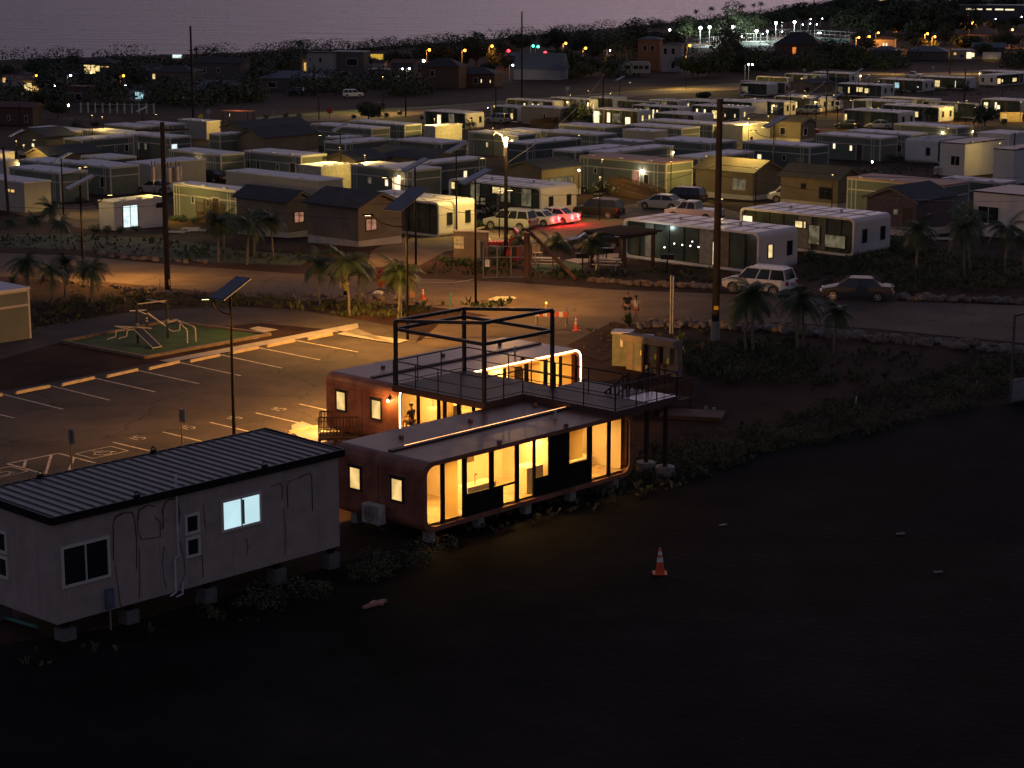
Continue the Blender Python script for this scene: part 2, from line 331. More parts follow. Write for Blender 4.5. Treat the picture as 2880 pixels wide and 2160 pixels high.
def P(face, s, z, out): return (s, -out, z) if face == 'R' else (-out, s, z)
def fbox(b, face, s0, s1, z0, z1, o0, o1, m=0):
    if face == 'R': b.box(s0, s1, -o1, -o0, z0, z1, m)
    else: b.box(-o1, -o0, s0, s1, z0, z1, m)
def win(root, face, s0, s1, z0, z1, lit='d', fm=None, split=0, fw=.07, name='window', out=0.0):
    b = MB(); fm = fm or m_wframe
    for a in ((s0, s0 + fw, z0, z1), (s1 - fw, s1, z0, z1), (s0 + fw, s1 - fw, z0, z0 + fw), (s0 + fw, s1 - fw, z1 - fw, z1)): fbox(b, face, *a, out - .02, out + .06)
    for k in range(split):
        c = s0 + (s1 - s0) * (k + 1) / (split + 1); fbox(b, face, c - .025, c + .025, z0 + fw, z1 - fw, out - .02, out + .05)
    o = b.build(name, fm, root)
    p = MB(); fbox(p, face, s0 + fw, s1 - fw, z0 + fw, z1 - fw, out + .003, out + .02); p.build('pane', LIT[lit], o)
    return o
def point(root, loc, e, col, r=.12, spot=None):
    l = bpy.data.lights.new('lamp_light', 'SPOT' if spot else 'POINT'); l.energy = e; l.color = col; l.shadow_soft_size = r
    o = bpy.data.objects.new('lamp_light', l); C.objects.link(o); o.parent = root; o.location = loc
    if spot: l.spot_size = R(spot); l.spot_blend = .6
    return o
def porch(root, face, s, z, e=14, col=(1, .72, .42)):
    b = MB(); fbox(b, face, s - .06, s + .06, z, z + .18, 0, .08); o = b.build('porch_light', m_dframe, root)
    MB().ball(P(face, s, z - .06, .1), .08, nu=8, nv=6).build('bulb', m_lampy, o)
    point(root, P(face, s, z - .25, .3), e, col)
def vents(root, LL, LR, H, n=3):
    for i in range(n):
        t = (i + .6) / n; b = MB()
        if LL > LR: b.cbox((.25, LL * t, H + .06), .3, .45, .12)
        else: b.cbox((LR * t, .25, H + .06), .45, .3, .12)
        b.build('roof_vent', m_roofw, root)

def start(spec, h):
    x, y = spec['c']; p = U(x, y, h); LL = max(.6, extent(p, VX, spec['l'])); LR = max(.6, extent(p, UX, spec['r']))
    LL = min(LL, spec.get('ml', 14)); LR = min(LR, spec.get('mr', 14)); LL = spec.get('LL', LL); LR = spec.get('LR', LR)
    base = p.z - h
    root = empty(spec['name'], (p.x, p.y, base), AZ, spec['label'], spec['cat'], spec.get('group'))
    return root, LL, LR

def box_home(s):
    """flat-roofed modular home: siding, banded trim, membrane roof"""
    H = s.get('h', 3.0); s.setdefault('name', 'modular_home'); s.setdefault('cat', 'modular home'); s.setdefault('group', 'flat-roofed modular homes in the settlement')
    root, LL, LR = start(s, H); wm = s.get('wm', m_green)
    MB().box(0, LR, 0, LL, -.9, H - .12).build('wall', wm, root)
    MB().box(-.06, LR + .06, -.06, LL + .06, H - .12, H).build('roof', s.get('rm', m_roofw), root)
    tr = MB(); tm = s.get('tm', m_trim)
    if s.get('trim', 1):
        zb = H * .64
        for f, L in (('L', LL), ('R', LR)):
            fbox(tr, f, 0, L, zb, zb + .12, 0, .02); fbox(tr, f, 0, L, H - .24, H - .12, 0, .025)
            fbox(tr, f, 0, .13, -.3, H - .24, .002, .03); fbox(tr, f, L - .13, L, -.3, H - .24, .002, .03)
            if L > 5:
                for q in (.09, .13, .90, .945): fbox(tr, f, L * q, L * q + .09, -.3, H - .24, .003, .022)
        tr.build('trim', tm, root)
    vents(root, LL, LR, H)
    for wv in s.get('w', []):
        f, t0, t1, z0, z1, lit = wv[:6]; L = LL if f == 'L' else LR
        win(root, f, L * t0, L * t1, z0, z1, lit, *(wv[6:] or (tm,)))
    for dv in s.get('d', []):
        f, t, lit = dv; L = LL if f == 'L' else LR
        b = MB(); fbox(b, f, L * t, L * t + .9, 0, 2.05, .003, .03); dd = b.build('door', m_door if lit == 'd' else LIT[lit], root)
        b = MB(); fbox(b, f, L * t - .1, L * t, 0, 2.15, 0, .05); fbox(b, f, L * t + .9, L * t + 1, 0, 2.15, 0, .05); fbox(b, f, L * t, L * t + .9, 2.05, 2.15, 0, .05); b.build('door_frame', tm, dd)
    for pv in s.get('porch', []):
        L = LL if pv[0] == 'L' else LR; porch(root, pv[0], L * pv[1], 2.25, *pv[2:])
    return root, LL, LR

def gable_home(s):
    """pitched-roof cottage; ridge 'L' runs left-away, ridge 'R' runs right-away. Spec corner is the wall top at the near corner"""
    H = s.get('h', 2.7); rise = s.get('rise', 1.0); s.setdefault('name', 'gable_cottage'); s.setdefault('cat', 'cottage'); s.setdefault('group', 'pitched-roof cottages in the settlement')
    root, LL, LR = start(s, H); wm = s.get('wm', m_brown); rg = s['ridge']
    b = MB(); b.box(0, LR, 0, LL, .45, H)
    if rg == 'L':
        b.prism([(0, 0, H), (LR, 0, H), (LR / 2, 0, H + rise)], (0, LL, 0))
    else: b.prism([(0, 0, H), (0, LL, H), (0, LL / 2, H + rise)], (LR, 0, 0))
    b.build('wall', wm, root)
    MB().box(.02, LR - .02, .02, LL - .02, -.9, .45).build('skirting', s.get('sm', m_skirt), root)
    ov = .3; th = .10; W = LR if rg == 'L' else LL; Lg = LL if rg == 'L' else LR
    k = rise / (W / 2); b = MB()
    for sgn in (0, 1):
        pr = []
        for (q, zz) in ((-ov, H - k * ov + .03), (W / 2, H + rise + .03), (W / 2, H + rise + .03 + th), (-ov, H - k * ov + .03 + th)):
            qq = W - q if sgn else q; pr.append((qq, -ov, zz) if rg == 'L' else (-ov, qq, zz))
        b.prism(pr, (0, Lg + 2 * ov, 0) if rg == 'L' else (Lg + 2 * ov, 0, 0))
    b.build('roof', s.get('rm', m_shing), root)
    b = MB()   # rake trim on the gable end
    for sgn in (0, 1):
        q0, q1 = (-ov, W / 2) if not sgn else (W / 2, W + ov); z0, z1 = (H - k * ov - .12, H + rise - .12) if not sgn else (H + rise - .12, H - k * ov - .12)
        if rg == 'L': b.prism([(q0, -ov - .02, z0), (q1, -ov - .02, z1), (q1, -ov - .02, z1 + .16), (q0, -ov - .02, z0 + .16)], (0, .04, 0))
        else: b.prism([(-ov - .02, q0, z0), (-ov - .02, q1, z1), (-ov - .02, q1, z1 + .16), (-ov - .02, q0, z0 + .16)], (.04, 0, 0))
    b.build('rake_board', s.get('tm', m_brown), root)
    for wv in s.get('w', []):
        f, t0, t1, z0, z1, lit = wv[:6]; L = LL if f == 'L' else LR
        win(root, f, L * t0, L * t1, z0, z1, lit, *(wv[6:] or (m_dframe, 1)))
    for dv in s.get('d', []):
        f, t, lit = dv; L = LL if f == 'L' else LR
        b = MB(); fbox(b, f, L * t, L * t + .9, .4, 2.35, .003, .04); b.build('door', m_door if lit == 'd' else LIT[lit], root)
    for pv in s.get('porch', []):
        L = LL if pv[0] == 'L' else LR; porch(root, pv[0], L * pv[1], 2.4, *pv[2:])
    return root, LL, LR

def rrect(L, H, r, z0=0, n=5):
    pts = []
    for cx, cz, a0 in ((L - r, z0 + r, -90), (L - r, z0 + H - r, 0), (r, z0 + H - r, 90), (r, z0 + r, 180)):
        for i in range(n + 1):
            a = R(a0 + 90 * i / n); pts.append((cx + r * math.cos(a), cz + r * math.sin(a)))
    return pts
def shell(L, W, H, r, z0, glz, th=.16, rec=.28):
    """hollow rounded tube, open at the glazed side, closed at the back"""
    fn = (lambda s, t, z: (s, t, z)) if glz == 'R' else (lambda s, t, z: (t, s, z))
    o = rrect(L, H, r, z0); i = [(th + (x) * (L - 2 * th) / L, z0 + th + (z - z0) * (H - 2 * th) / H) for x, z in o]; n = len(o); b = MB()
    vs = [fn(x, 0, z) for x, z in o] + [fn(x, 0, z) for x, z in i] + [fn(x, rec, z) for x, z in i] + [fn(x, W, z) for x, z in o]
    fs = []
    for k in range(n):
        j = (k + 1) % n
        fs += [(k, j, n + j, n + k), (n + k, n + j, 2 * n + j, 2 * n + k), (k, 3 * n + k, 3 * n + j, j)]
    fs.append(tuple(range(3 * n, 4 * n)))
    b.add(vs, fs); return b, fn, i
CURT = [mat('curtain_grey', (.20, .19, .16), .9), mat('curtain_olive', (.13, .13, .09), .9), mat('curtain_brown', (.15, .10, .07), .9)]
def capsule_home(s):
    """white rounded-corner module: glazed long side inside a rounded frame, two windows in the end wall"""
    H = s.get('h', 2.75); s.setdefault('name', 'capsule_home'); s.setdefault('cat', 'capsule home'); s.setdefault('group', 'white rounded capsule homes in the settlement')
    root, LL, LR = start(s, H); glz = s.get('glz', 'L'); L, W = (LL, LR) if glz == 'L' else (LR, LL)
    LL, LR = (L, W) if glz == 'L' else (W, L)
    b, fn, inn = shell(L, W, H, .38, .25, glz); H2 = H + .25
    b.v = [(x, y, z - .25) for x, y, z in b.v]
    b.build('shell', s.get('wm', m_cap), root, norm=True)
    MB().box(.3, LR - .3, .3, LL - .3, -.9, .05).build('plinth', m_conc, root)
    gl = MB(); vs = [fn(x, .26, z - .25) for x, z in inn]; gl.add(vs, [tuple(range(len(vs)))]); gl.build('glazing', LIT[s.get('g', 'g')], root)
    mu = MB(); nn = max(3, int(L / 1.25)); f = glz
    for k in range(1, nn):
        a = L * k / nn; fbox(mu, f, a - .03, a + .03, .18, H - .16, -.25, -.19)
    fbox(mu, f, .12, L - .12, H - .17, H - .13, -.26, -.18)
    mu.build('mullion', m_dframe, root)
    for k in range(nn):
        q = rnd.random(); a, c = L * k / nn + .05, L * (k + 1) / nn - .05
        if a < .35 or c > L - .35: continue
        if q < .30: cu = MB(); fbox(cu, f, a, a + (c - a) * rnd.choice((.35, .6, 1)), .22, H - .22, -.235, -.222); cu.build('curtain', rnd.choice(CURT), root)
        elif q < .42: cu = MB(); fbox(cu, f, a, c, .22 + rnd.uniform(0, 1), H - .3, -.235, -.222); cu.build('window_pane', LIT['dim'], root)
    for wv in s.get('w', []):
        t0, t1, z0, z1, lit = wv; win(root, f, L * t0, L * t1, z0, z1, lit, m_dframe, 0, .04, 'window', -.20)
    e = 'R' if glz == 'L' else 'L'
    for (q, lit) in zip((.22, .72), s.get('e', 'dd')):
        if lit != '-': win(root, e, W * q, W * q + .62, .95, 2.0, lit, m_dframe, 0, .06)
    rf = MB()
    for k in range(1, 8):
        a = L * k / 8
        if glz == 'L': rf.box(.1, W - .1, a - .02, a + .02, H - .01, H + .03)
        else: rf.box(a - .02, a + .02, .1, W - .1, H - .01, H + .03)
    if glz == 'L': rf.box(W / 2 - .03, W / 2 + .03, .4, L - .4, H - .005, H + .035)
    else: rf.box(.4, L - .4, W / 2 - .03, W / 2 + .03, H - .005, H + .035)
    rf.cbox(fn(L * .3, W * .6, H + .1), .15, .15, .2); rf.cbox(fn(L * .7, W * .45, H + .1), .15, .15, .2)
    rf.build('roof_seam', mat('roof_seam_grey', (.33, .30, .29), .7), root)
    for pv in s.get('porch', []):
        LQ = LL if pv[0] == 'L' else LR; porch(root, pv[0], LQ * pv[1], 2.0, *pv[2:])
    return root, LL, LR
KIND = {'B': box_home, 'G': gable_home, 'C': capsule_home}
HOME = {}
def S(k, RR, c, l, r, label, **kw):
    s = dict(kw); s['c'] = RR(*c); s['l'] = RR(l, 0)[0]; s['r'] = RR(r, 0)[0]; s['label'] = label
    HOME[label] = KIND[k](s); return HOME[label]
# white side window strips that read as many thin lit verticals
def strips(ts, lit='c', z0=.5, z1=2.1, wd=.045): return [(t, t + wd, z0, z1, lit) for t in ts]

# ================================================================ the settlement: left third
GB = dict(wm=m_beige, trim=0, name='flat_roof_cabin', cat='cabin', group='plain beige flat-roofed cabins', tm=m_beige)
S('B', R5, (515, 570), 80, 755, 'grey-green modular home with dark porch rail, nearest in the left modular row', w=[('L', .64, .70, 1.05, 1.85, 'd'), ('L', .40, .46, .95, 1.75, 'd')], d=[('L', .30, 'd')])
S('B', R5, (950, 520), 545, 1200, 'grey-green modular home with one tall dark window, left of the white transformer pole', w=[('L', .10, .22, .7, 1.9, 'd'), ('L', .42, .48, 1.1, 1.7, 'd')])
S('B', R5, (500, 492), 165, 640, 'modular home whose white roof shows behind the porch-railed home at the left', LR=3.6)
S('B', R5, (925, 447), 700, 1215, 'dark-walled modular home with pale roof right behind the tall-window home', wm=m_green2, LR=4)
x_, LLc, LRc = S('B', R5, (982, 822), 852, 1415, 'small white cabin with glowing roof and lit glass double door beside the transformer pole', h=2.5, wm=m_white, trim=0, tm=m_dframe, name='small_cabin', cat='cabin', group='small cabins', rm=mat('pale_yellow_roof', (.68, .66, .6)), w=[('R', .16, .47, .1, 2.1, 'w', m_dframe, 1), ('R', .84, .97, 1.55, 2.0, 'd', m_dframe, 1)])
S('B', R5, (2040, 722), 1497, 2205, 'modular home with yellow-lit long side, door ramp and two small windows', h=3.0, w=[('L', .66, .71, 1.3, 2.0, 'd'), ('L', .42, .47, 1.2, 1.9, 'd')], d=[('L', .27, 'd')])
S('B', R5, (206, 655), -220, 232, 'beige cabin cut by the left edge with two small lit windows', h=2.9, LR=3, **GB | dict(w=[('L', .18, .27, 1.75, 2.15, 'a'), ('L', .27, .36, 1.75, 2.15, 'a')]))
S('B', R5, (1290, 495), 1252, 1775, 'beige cabin with long blank wall behind the transformer pole', h=2.7, LL=4, **GB)
S('B', R5, (1906, 413), 1458, 2112, 'modular home with warm porch light behind the blank beige cabin', w=[], porch=[('L', .42, 30)], d=[('L', .44, 'd')])
S('B', R6, (450, 486), -40, 670, 'modular home with bright yellow-green end wall in the middle left', w=[('L', .90, .98, .9, 1.9, 'd'), ('L', .72, .78, .6, 2, 'd'), ('L', .38, .44, 1.1, 1.8, 'd')], d=[('L', .10, 'd')])
S('B', R5, (708, 284), 577, 1150, 'long dark modular home with four dark windows, end corner towards the camera', wm=m_green2, w=[('R', .1, .17, .9, 1.8, 'd'), ('R', .27, .34, .7, 1.8, 'd'), ('R', .62, .67, 1.1, 1.8, 'd'), ('R', .82, .9, .9, 1.9, 'd')], LL=4)
S('B', R5, (1470, 265), 1160, 1650, 'modular home with open lit doorway and people-sized white shapes inside', wm=m_green2, rm=m_roofw, w=[('L', .85, .92, 1, 1.9, 'dim'), ('L', .65, .72, 1, 1.9, 'dim')], d=[('R', .05, 'w')])
S('B', R5, (1150, 240), 714, 1400, 'modular home whose yellow-lit roof shows behind the four-window dark home', LR=4)
S('B', R5, (1190, 175), 905, 1336, 'modular home with pale roof in the far left row, left of the taller one', LR=4)
S('B', R5, (1450, 155), 1174, 1602, 'modular home with banded end wall left of the wedge-roofed beige cabin', h=3.2)
S('B', R5, (1782, 128), 1535, 1902, 'beige wedge-roofed cabin with bright right wall near the far left road', h=2.8, **GB)
S('B', R5, (1900, 238), 1806, 2135, 'low modular home with pale roof behind the lit doorway', LR=4)
S('B', R5, (640, 212), 250, 712, 'modular home whose flat roof ends in a yellow lit strip behind the left dark gables', LR=3.8)
S('G', R5, (400, 262), -60, 650, 'long dark gabled cottage with small lit windows at the upper left', ridge='R', rise=.9, w=[('L', .62, .66, 1.2, 1.9, 'c'), ('L', .40, .50, 1.1, 1.7, 'c')], LL=7, wm=m_brown)
S('G', R5, (420, 425), 210, 860, 'dark gabled cottage with low pitched roof behind the left modular homes', ridge='R', rise=.8, LL=4.5, wm=m_brown)
S('B', R5, (-40, 400), -300, 125, 'white home with brightly lit yellow end at the left edge', h=3, wm=m_white, LL=4)
S('B', R5, (45, 470), -100, 165, 'low white annex with glowing wall at the left edge', h=2.6, wm=m_white, LL=3, trim=0, porch=[('R', .98, 40, YEL)])
# ------------------------------ middle
S('G', R6, (330, 885), -70, 552, 'brown cottage with pink curtained window and white skirting, left of its twin', ridge='L', h=3.0, rise=.75, w=[('R', .24, .64, 1.15, 2.1, 'p', m_dframe, 1)], LL=6.5)
S('G', R6, (943, 935), 548, 1318, 'brown cottage with warm curtained window beside the lit drive entrance', ridge='L', h=3.1, rise=.95, w=[('R', .16, .42, 1.15, 2.15, 'p', m_dframe, 1)], LL=6.0)
capw, _, _ = S('C', R6, (1640, 893), 900, 1955, 'long white capsule home with yellow-lit end wall behind the twin brown cottages', e='dd', h=2.9, w=[])
S('B', R6, (1420, 608), 880, 1660, 'grey-green modular home with bright porch light by the tan lamp post', w=[('L', .66, .72, 1.1, 1.8, 'dim'), ('L', .39, .45, 1.0, 1.8, 'c'), ('L', .30, .33, .2, 2, 'c')], d=[('L', .20, 'c')], porch=[('L', .22, 40)])
S('B', R6, (1450, 560), 1300, 2048, 'dark modular home with one glowing square window on its right wall', wm=m_green2, w=[('R', .66, .72, 1.0, 1.8, 'c'), ('R', .84, .9, 1, 1.8, 'd')])
S('B', R6, (622, 578), 560, 890, 'small cabin with glowing cream wall between two modular homes', h=2.8, wm=mat('cream_wall', (.48, .45, .34)), trim=0, name='flat_roof_cabin', cat='cabin', group='plain beige flat-roofed cabins', LL=3.5)
S('B', R6, (605, 700), -200, 812, 'flat-roofed cabin with a black garage opening behind the brown cottages', h=2.8, wm=m_beige, trim=0, w=[('R', .02, .62, -.1, 2.0, 'd', m_dframe, 2)], name='flat_roof_cabin', cat='cabin', group='plain beige flat-roofed cabins')
S('C', R7, (370, 1008), -425, 681, 'white capsule home with lit clerestory panes left of the parked white wagon', e='dd', h=2.9, w=[(.94, .985, 1.9, 2.6, 'y'), (.985, .99, 1.9, 2.6, 'y'), (.44, .53, 1.9, 2.55, 'y'), (.36, .44, 1.9, 2.55, 'y'), (.60, .66, .7, 1.4, 'dim')])
S('B', R6, (835, 375), 640, 1255, 'dark modular home with long pale roof left of the two square lit windows', wm=m_green2, LL=4)
S('B', R6, (1665, 375), 1262, 1880, 'dark modular home with two square lit windows in the middle row', wm=m_green2, w=[('L', .85, .92, .9, 1.7, 'y', m_dframe), ('L', .68, .74, 1.2, 1.7, 'y', m_dframe)])
S('G', R6, (930, 530), 690, 1180, 'dark-roofed cottage with a yellow rake board between modular homes', ridge='R', rise=.8, LL=5, tm=m_tan)
S('G', R6, (1560, 520), 1060, 1900, 'wide black-roofed cottage in front of the two square lit windows', ridge='L', rise=.9, LR=5)
S('B', R6, (1060, 250), 456, 1218, 'long modular home with one tiny lit window in the far middle row', w=[('L', .68, .71, .8, 1.5, 'c')], LL=13)
S('B', R6, (1345, 218), 870, 1492, 'modular home with yellow-green lit end wall next to the bright cabin', w=[('R', .22, .5, .1, 1.2, 'd')], LL=12)
S('B', R6, (1610, 228), 1508, 1842, 'bright cream cabin with plain walls and small bushes before it', h=3.0, wm=mat('cream_wall', (.48, .45, .34)), trim=0, name='flat_roof_cabin', cat='cabin', group='plain beige flat-roofed cabins')
S('C', R6, (1872, 118), 1512, 2014, 'far white capsule home with warm lit end beside the palm bushes', e='dd', w=[(.60, .70, .3, 2.2, 'c')], LR=4.5)
S('C', R7, (478, 262), 75, 567, 'far white capsule home with small lamps along its side, behind the plain dark cabin', e='y-', w=strips((.3, .42, .6)) + [(.1, .17, .8, 1.5, 'y')])
S('B', R6, (790, 330), 665, 1050, 'pale-roofed modular home seen only by its roof behind a street lamp', LR=4)
S('G', R6, (130, 330), -220, 600, 'large black-roofed cottage in the middle left behind the yellow-lit home', ridge='R', rise=1.0, LL=5.5)
S('G', R6, (-40, 250), -420, 510, 'dark cottage with pale ridge line behind the large black roof', ridge='R', rise=.8, LL=5)
S('B', R7, (535, 320), 205, 640, 'plain taupe cabin with one white-framed window near the far tree', h=3.0, wm=mat('taupe_wall', (.24, .20, .17)), trim=0, w=[('L', .36, .43, .9, 1.9, 'd', m_wframe, 0)], name='flat_roof_cabin', cat='cabin', group='plain beige flat-roofed cabins')
S('B', R7, (920, 484), 530, 1083, 'modular home with banded end behind the palm and planter garden')
S('B', R7, (1590, 493), 1108, 1747, 'modular home with olive-lit end wall left of the brighter one')
S('B', R7, (1858, 460), 1240, 2008, 'modular home with the brightest yellow-green end wall right of centre', ml=13)
S('B', R7, (2118, 467), 2010, 2355, 'cream cabin with lit wall behind the tallest black pole', h=3.0, wm=mat('cream_wall', (.48, .45, .34)), trim=0, LL=5, name='flat_roof_cabin', cat='cabin', group='plain beige flat-roofed cabins', w=[('R', .28, .36, .6, 1.2, 'd', m_dframe, 0)])
S('B', R7, (372, 527), 25, 430, 'modular home with glowing pale roof corner left of centre', LR=4)
S('B', R7, (860, 550), 374, 1025, 'modular home with long grey roof in the centre row')
S('B', R7, (176, 553), -252, 325, 'modular home with lit porch, timber deck and one small window near the bright street lamp', w=[('L', .60, .64, 1.0, 1.7, 'y')], porch=[('L', .12, 30)], d=[('L', .18, 'c')])
S('B', R7, (255, 624), 80, 722, 'dark modular home whose banded side faces the bright street lamp', wm=m_green2, w=[('R', .32, .37, .7, 1.5, 'd')])
S('B', R7, (670, 692), 475, 1140, 'dark modular home with pale roof behind the black-roofed yellow cottage', wm=m_green2)
S('B', R7, (1345, 520), 1080, 1468, 'beige stepped cabin with flat roof in the centre rows', h=2.9, **GB)
S('B', R7, (1230, 612), 915, 1350, 'lower beige annex in front of the stepped cabin', h=2.6, **GB)
S('B', R7, (1840, 620), 1356, 2062, 'modular home with long grey roof left of the tallest black pole')
S('B', R7, (960, 703), 900, 1518, 'modular home showing a banded end behind the rust-roofed home', LL=3, porch=[('R', .99, 12)])
rusty, _, _ = S('B', R7, (1455, 792), 708, 1685, 'rust-roofed modular home with white porch light, ramp and lit green end wall', h=3.2, rm=m_roofr, w=[('L', .79, .83, 1.3, 2.0, 'd'), ('L', .19, .25, .7, 1.8, 'd'), ('L', .09, .17, .1, .5, 'dim')], d=[('L', .30, 'p')], porch=[('L', .27, 60, (1, .85, .65))])
S('B', R7, (1740, 747), 1530, 2212, 'dark modular home behind the two olive-roofed cottages', wm=m_green2)
S('G', R7, (380, 850), 82, 722, 'yellow cottage with black roof and strip window beside the flower bushes', ridge='R', h=2.9, rise=.7, wm=m_tan, tm=m_tan, w=[('R', .18, .80, .9, 1.9, 'dim', m_dframe, 3)])
S('G', R7, (2205, 880), 1712, 2450, 'olive-roofed cottage with curtained dark window behind the dark parked wagon', ridge='L', h=2.8, rise=1.0, wm=m_tan, rm=m_olive, w=[('L', .12, .34, .95, 2.1, 'dim', m_wframe, 1)])
S('G', R8, (730, 925), 272, 905, 'olive-roofed cottage with open black window between the lamp and banded home', ridge='L', h=2.8, rise=1.0, wm=m_tan, rm=m_olive, w=[('L', .10, .32, .8, 2.0, 'd', m_dframe, 1), ('L', .55, .64, 1.6, 2.2, 'd', m_dframe, 0)])
# ------------------------------ right third
S('B', R8, (1577, 966), 803, 1778, 'large modular home with rust-tinted roof and cream bands behind the dark gabled shed', h=3.3, rm=m_roofr)
S('G', R8, (1357, 1092), 960, 1640, 'dark gabled cottage with black door and small white notice', ridge='R', h=3.0, rise=.95, wm=mat('dark_brown_siding', (.12, .09, .085), .8), d=[('L', .08, 'd')], w=[('L', .36, .45, 1.7, 2.15, 'w0' if 0 else 'dim', m_wframe, 0)])
modw, _, _ = S('B', R8, (1745, 634), 1545, 2055, 'white cabin with black flat roof, sliding window and lit right wall', h=3.9, wm=m_white, trim=0, rm=m_black, name='flat_roof_cabin', cat='cabin', group='white cabins with black roofs', w=[('L', .18, .56, 1.2, 2.4, 'd', m_wframe, 1)])
S('C', R8, (1525, 610), 1268, 1700, 'white rounded capsule joined to the black-roofed white cabin', glz='R', h=3.0, e='d-', wm=m_white, LR=8)
S('B', R8, (2135, 682), 1975, 2600, 'white cabin with black roof and condenser at the right edge', h=3.9, wm=m_white, trim=0, rm=m_black, name='flat_roof_cabin', cat='cabin', group='white cabins with black roofs', mr=10)
S('B', R8, (2300, 1050), 1812, 2600, 'white cabin with ribbed black roof and wide dark window at the right edge', h=3.6, wm=m_white, trim=0, rm=m_black, name='flat_roof_cabin', cat='cabin', group='white cabins with black roofs', w=[('L', .56, .92, .9, 2.4, 'd', m_wframe, 1)], mr=6)
S('B', R8, (2040, 945), 1560, 2150, 'pale-roofed home with a low strip of yellow light right of the rust-tinted roof', wm=m_green2, w=[('R', .1, .4, 1.9, 2.3, 'y')], mr=4)
S('B', R8, (2100, 560), 1840, 2400, 'white flat-roofed home behind the black-roofed white cabins', wm=m_white, trim=0, h=3, mr=6)
S('B', R8, (1068, 590), 553, 1205, 'modular home with two slim lit windows and a white chair outside', h=3.1, w=[('L', .68, .73, 1.2, 2, 'c'), ('L', .42, .47, 1.1, 1.9, 'c')], d=[('L', .27, 'd')])
S('B', R8, (1310, 564), 790, 1442, 'modular home with white-framed dark window behind the two-slim-window home', w=[('L', .0, .0, 0, 0, 'd')][:0] + [('L', .12, .2, .5, 1.6, 'd')])
S('B', R8, (505, 657), -35, 655, 'modular home with one square and one slim lit window left of the olive roofs', wm=m_green2, h=3.0, w=[('L', .70, .77, .9, 1.6, 'c'), ('L', .86, .89, .9, 1.6, 'c'), ('L', .34, .40, 1, 1.7, 'd'), ('L', .10, .19, 1.1, 1.4, 'd')])
S('B', R8, (1680, 506), 1178, 1805, 'modular home with bright porch lamps under a long pale roof on the right', w=[('L', .40, .44, .5, 1.3, 'c')], porch=[('L', .22, 30, (1, .85, .5)), ('R', .98, 10)])
S('G', R8, (432, 466), -20, 548, 'brown cottage with pale rake and white-framed windows beside the red box', ridge='L', rise=.6, h=3.0, wm=m_brown, tm=m_skirt, rm=m_olive, w=[('L', .26, .36, .9, 2.1, 'd', m_wframe, 0), ('R', .2, .45, .9, 2.1, 'd', m_wframe, 0)])
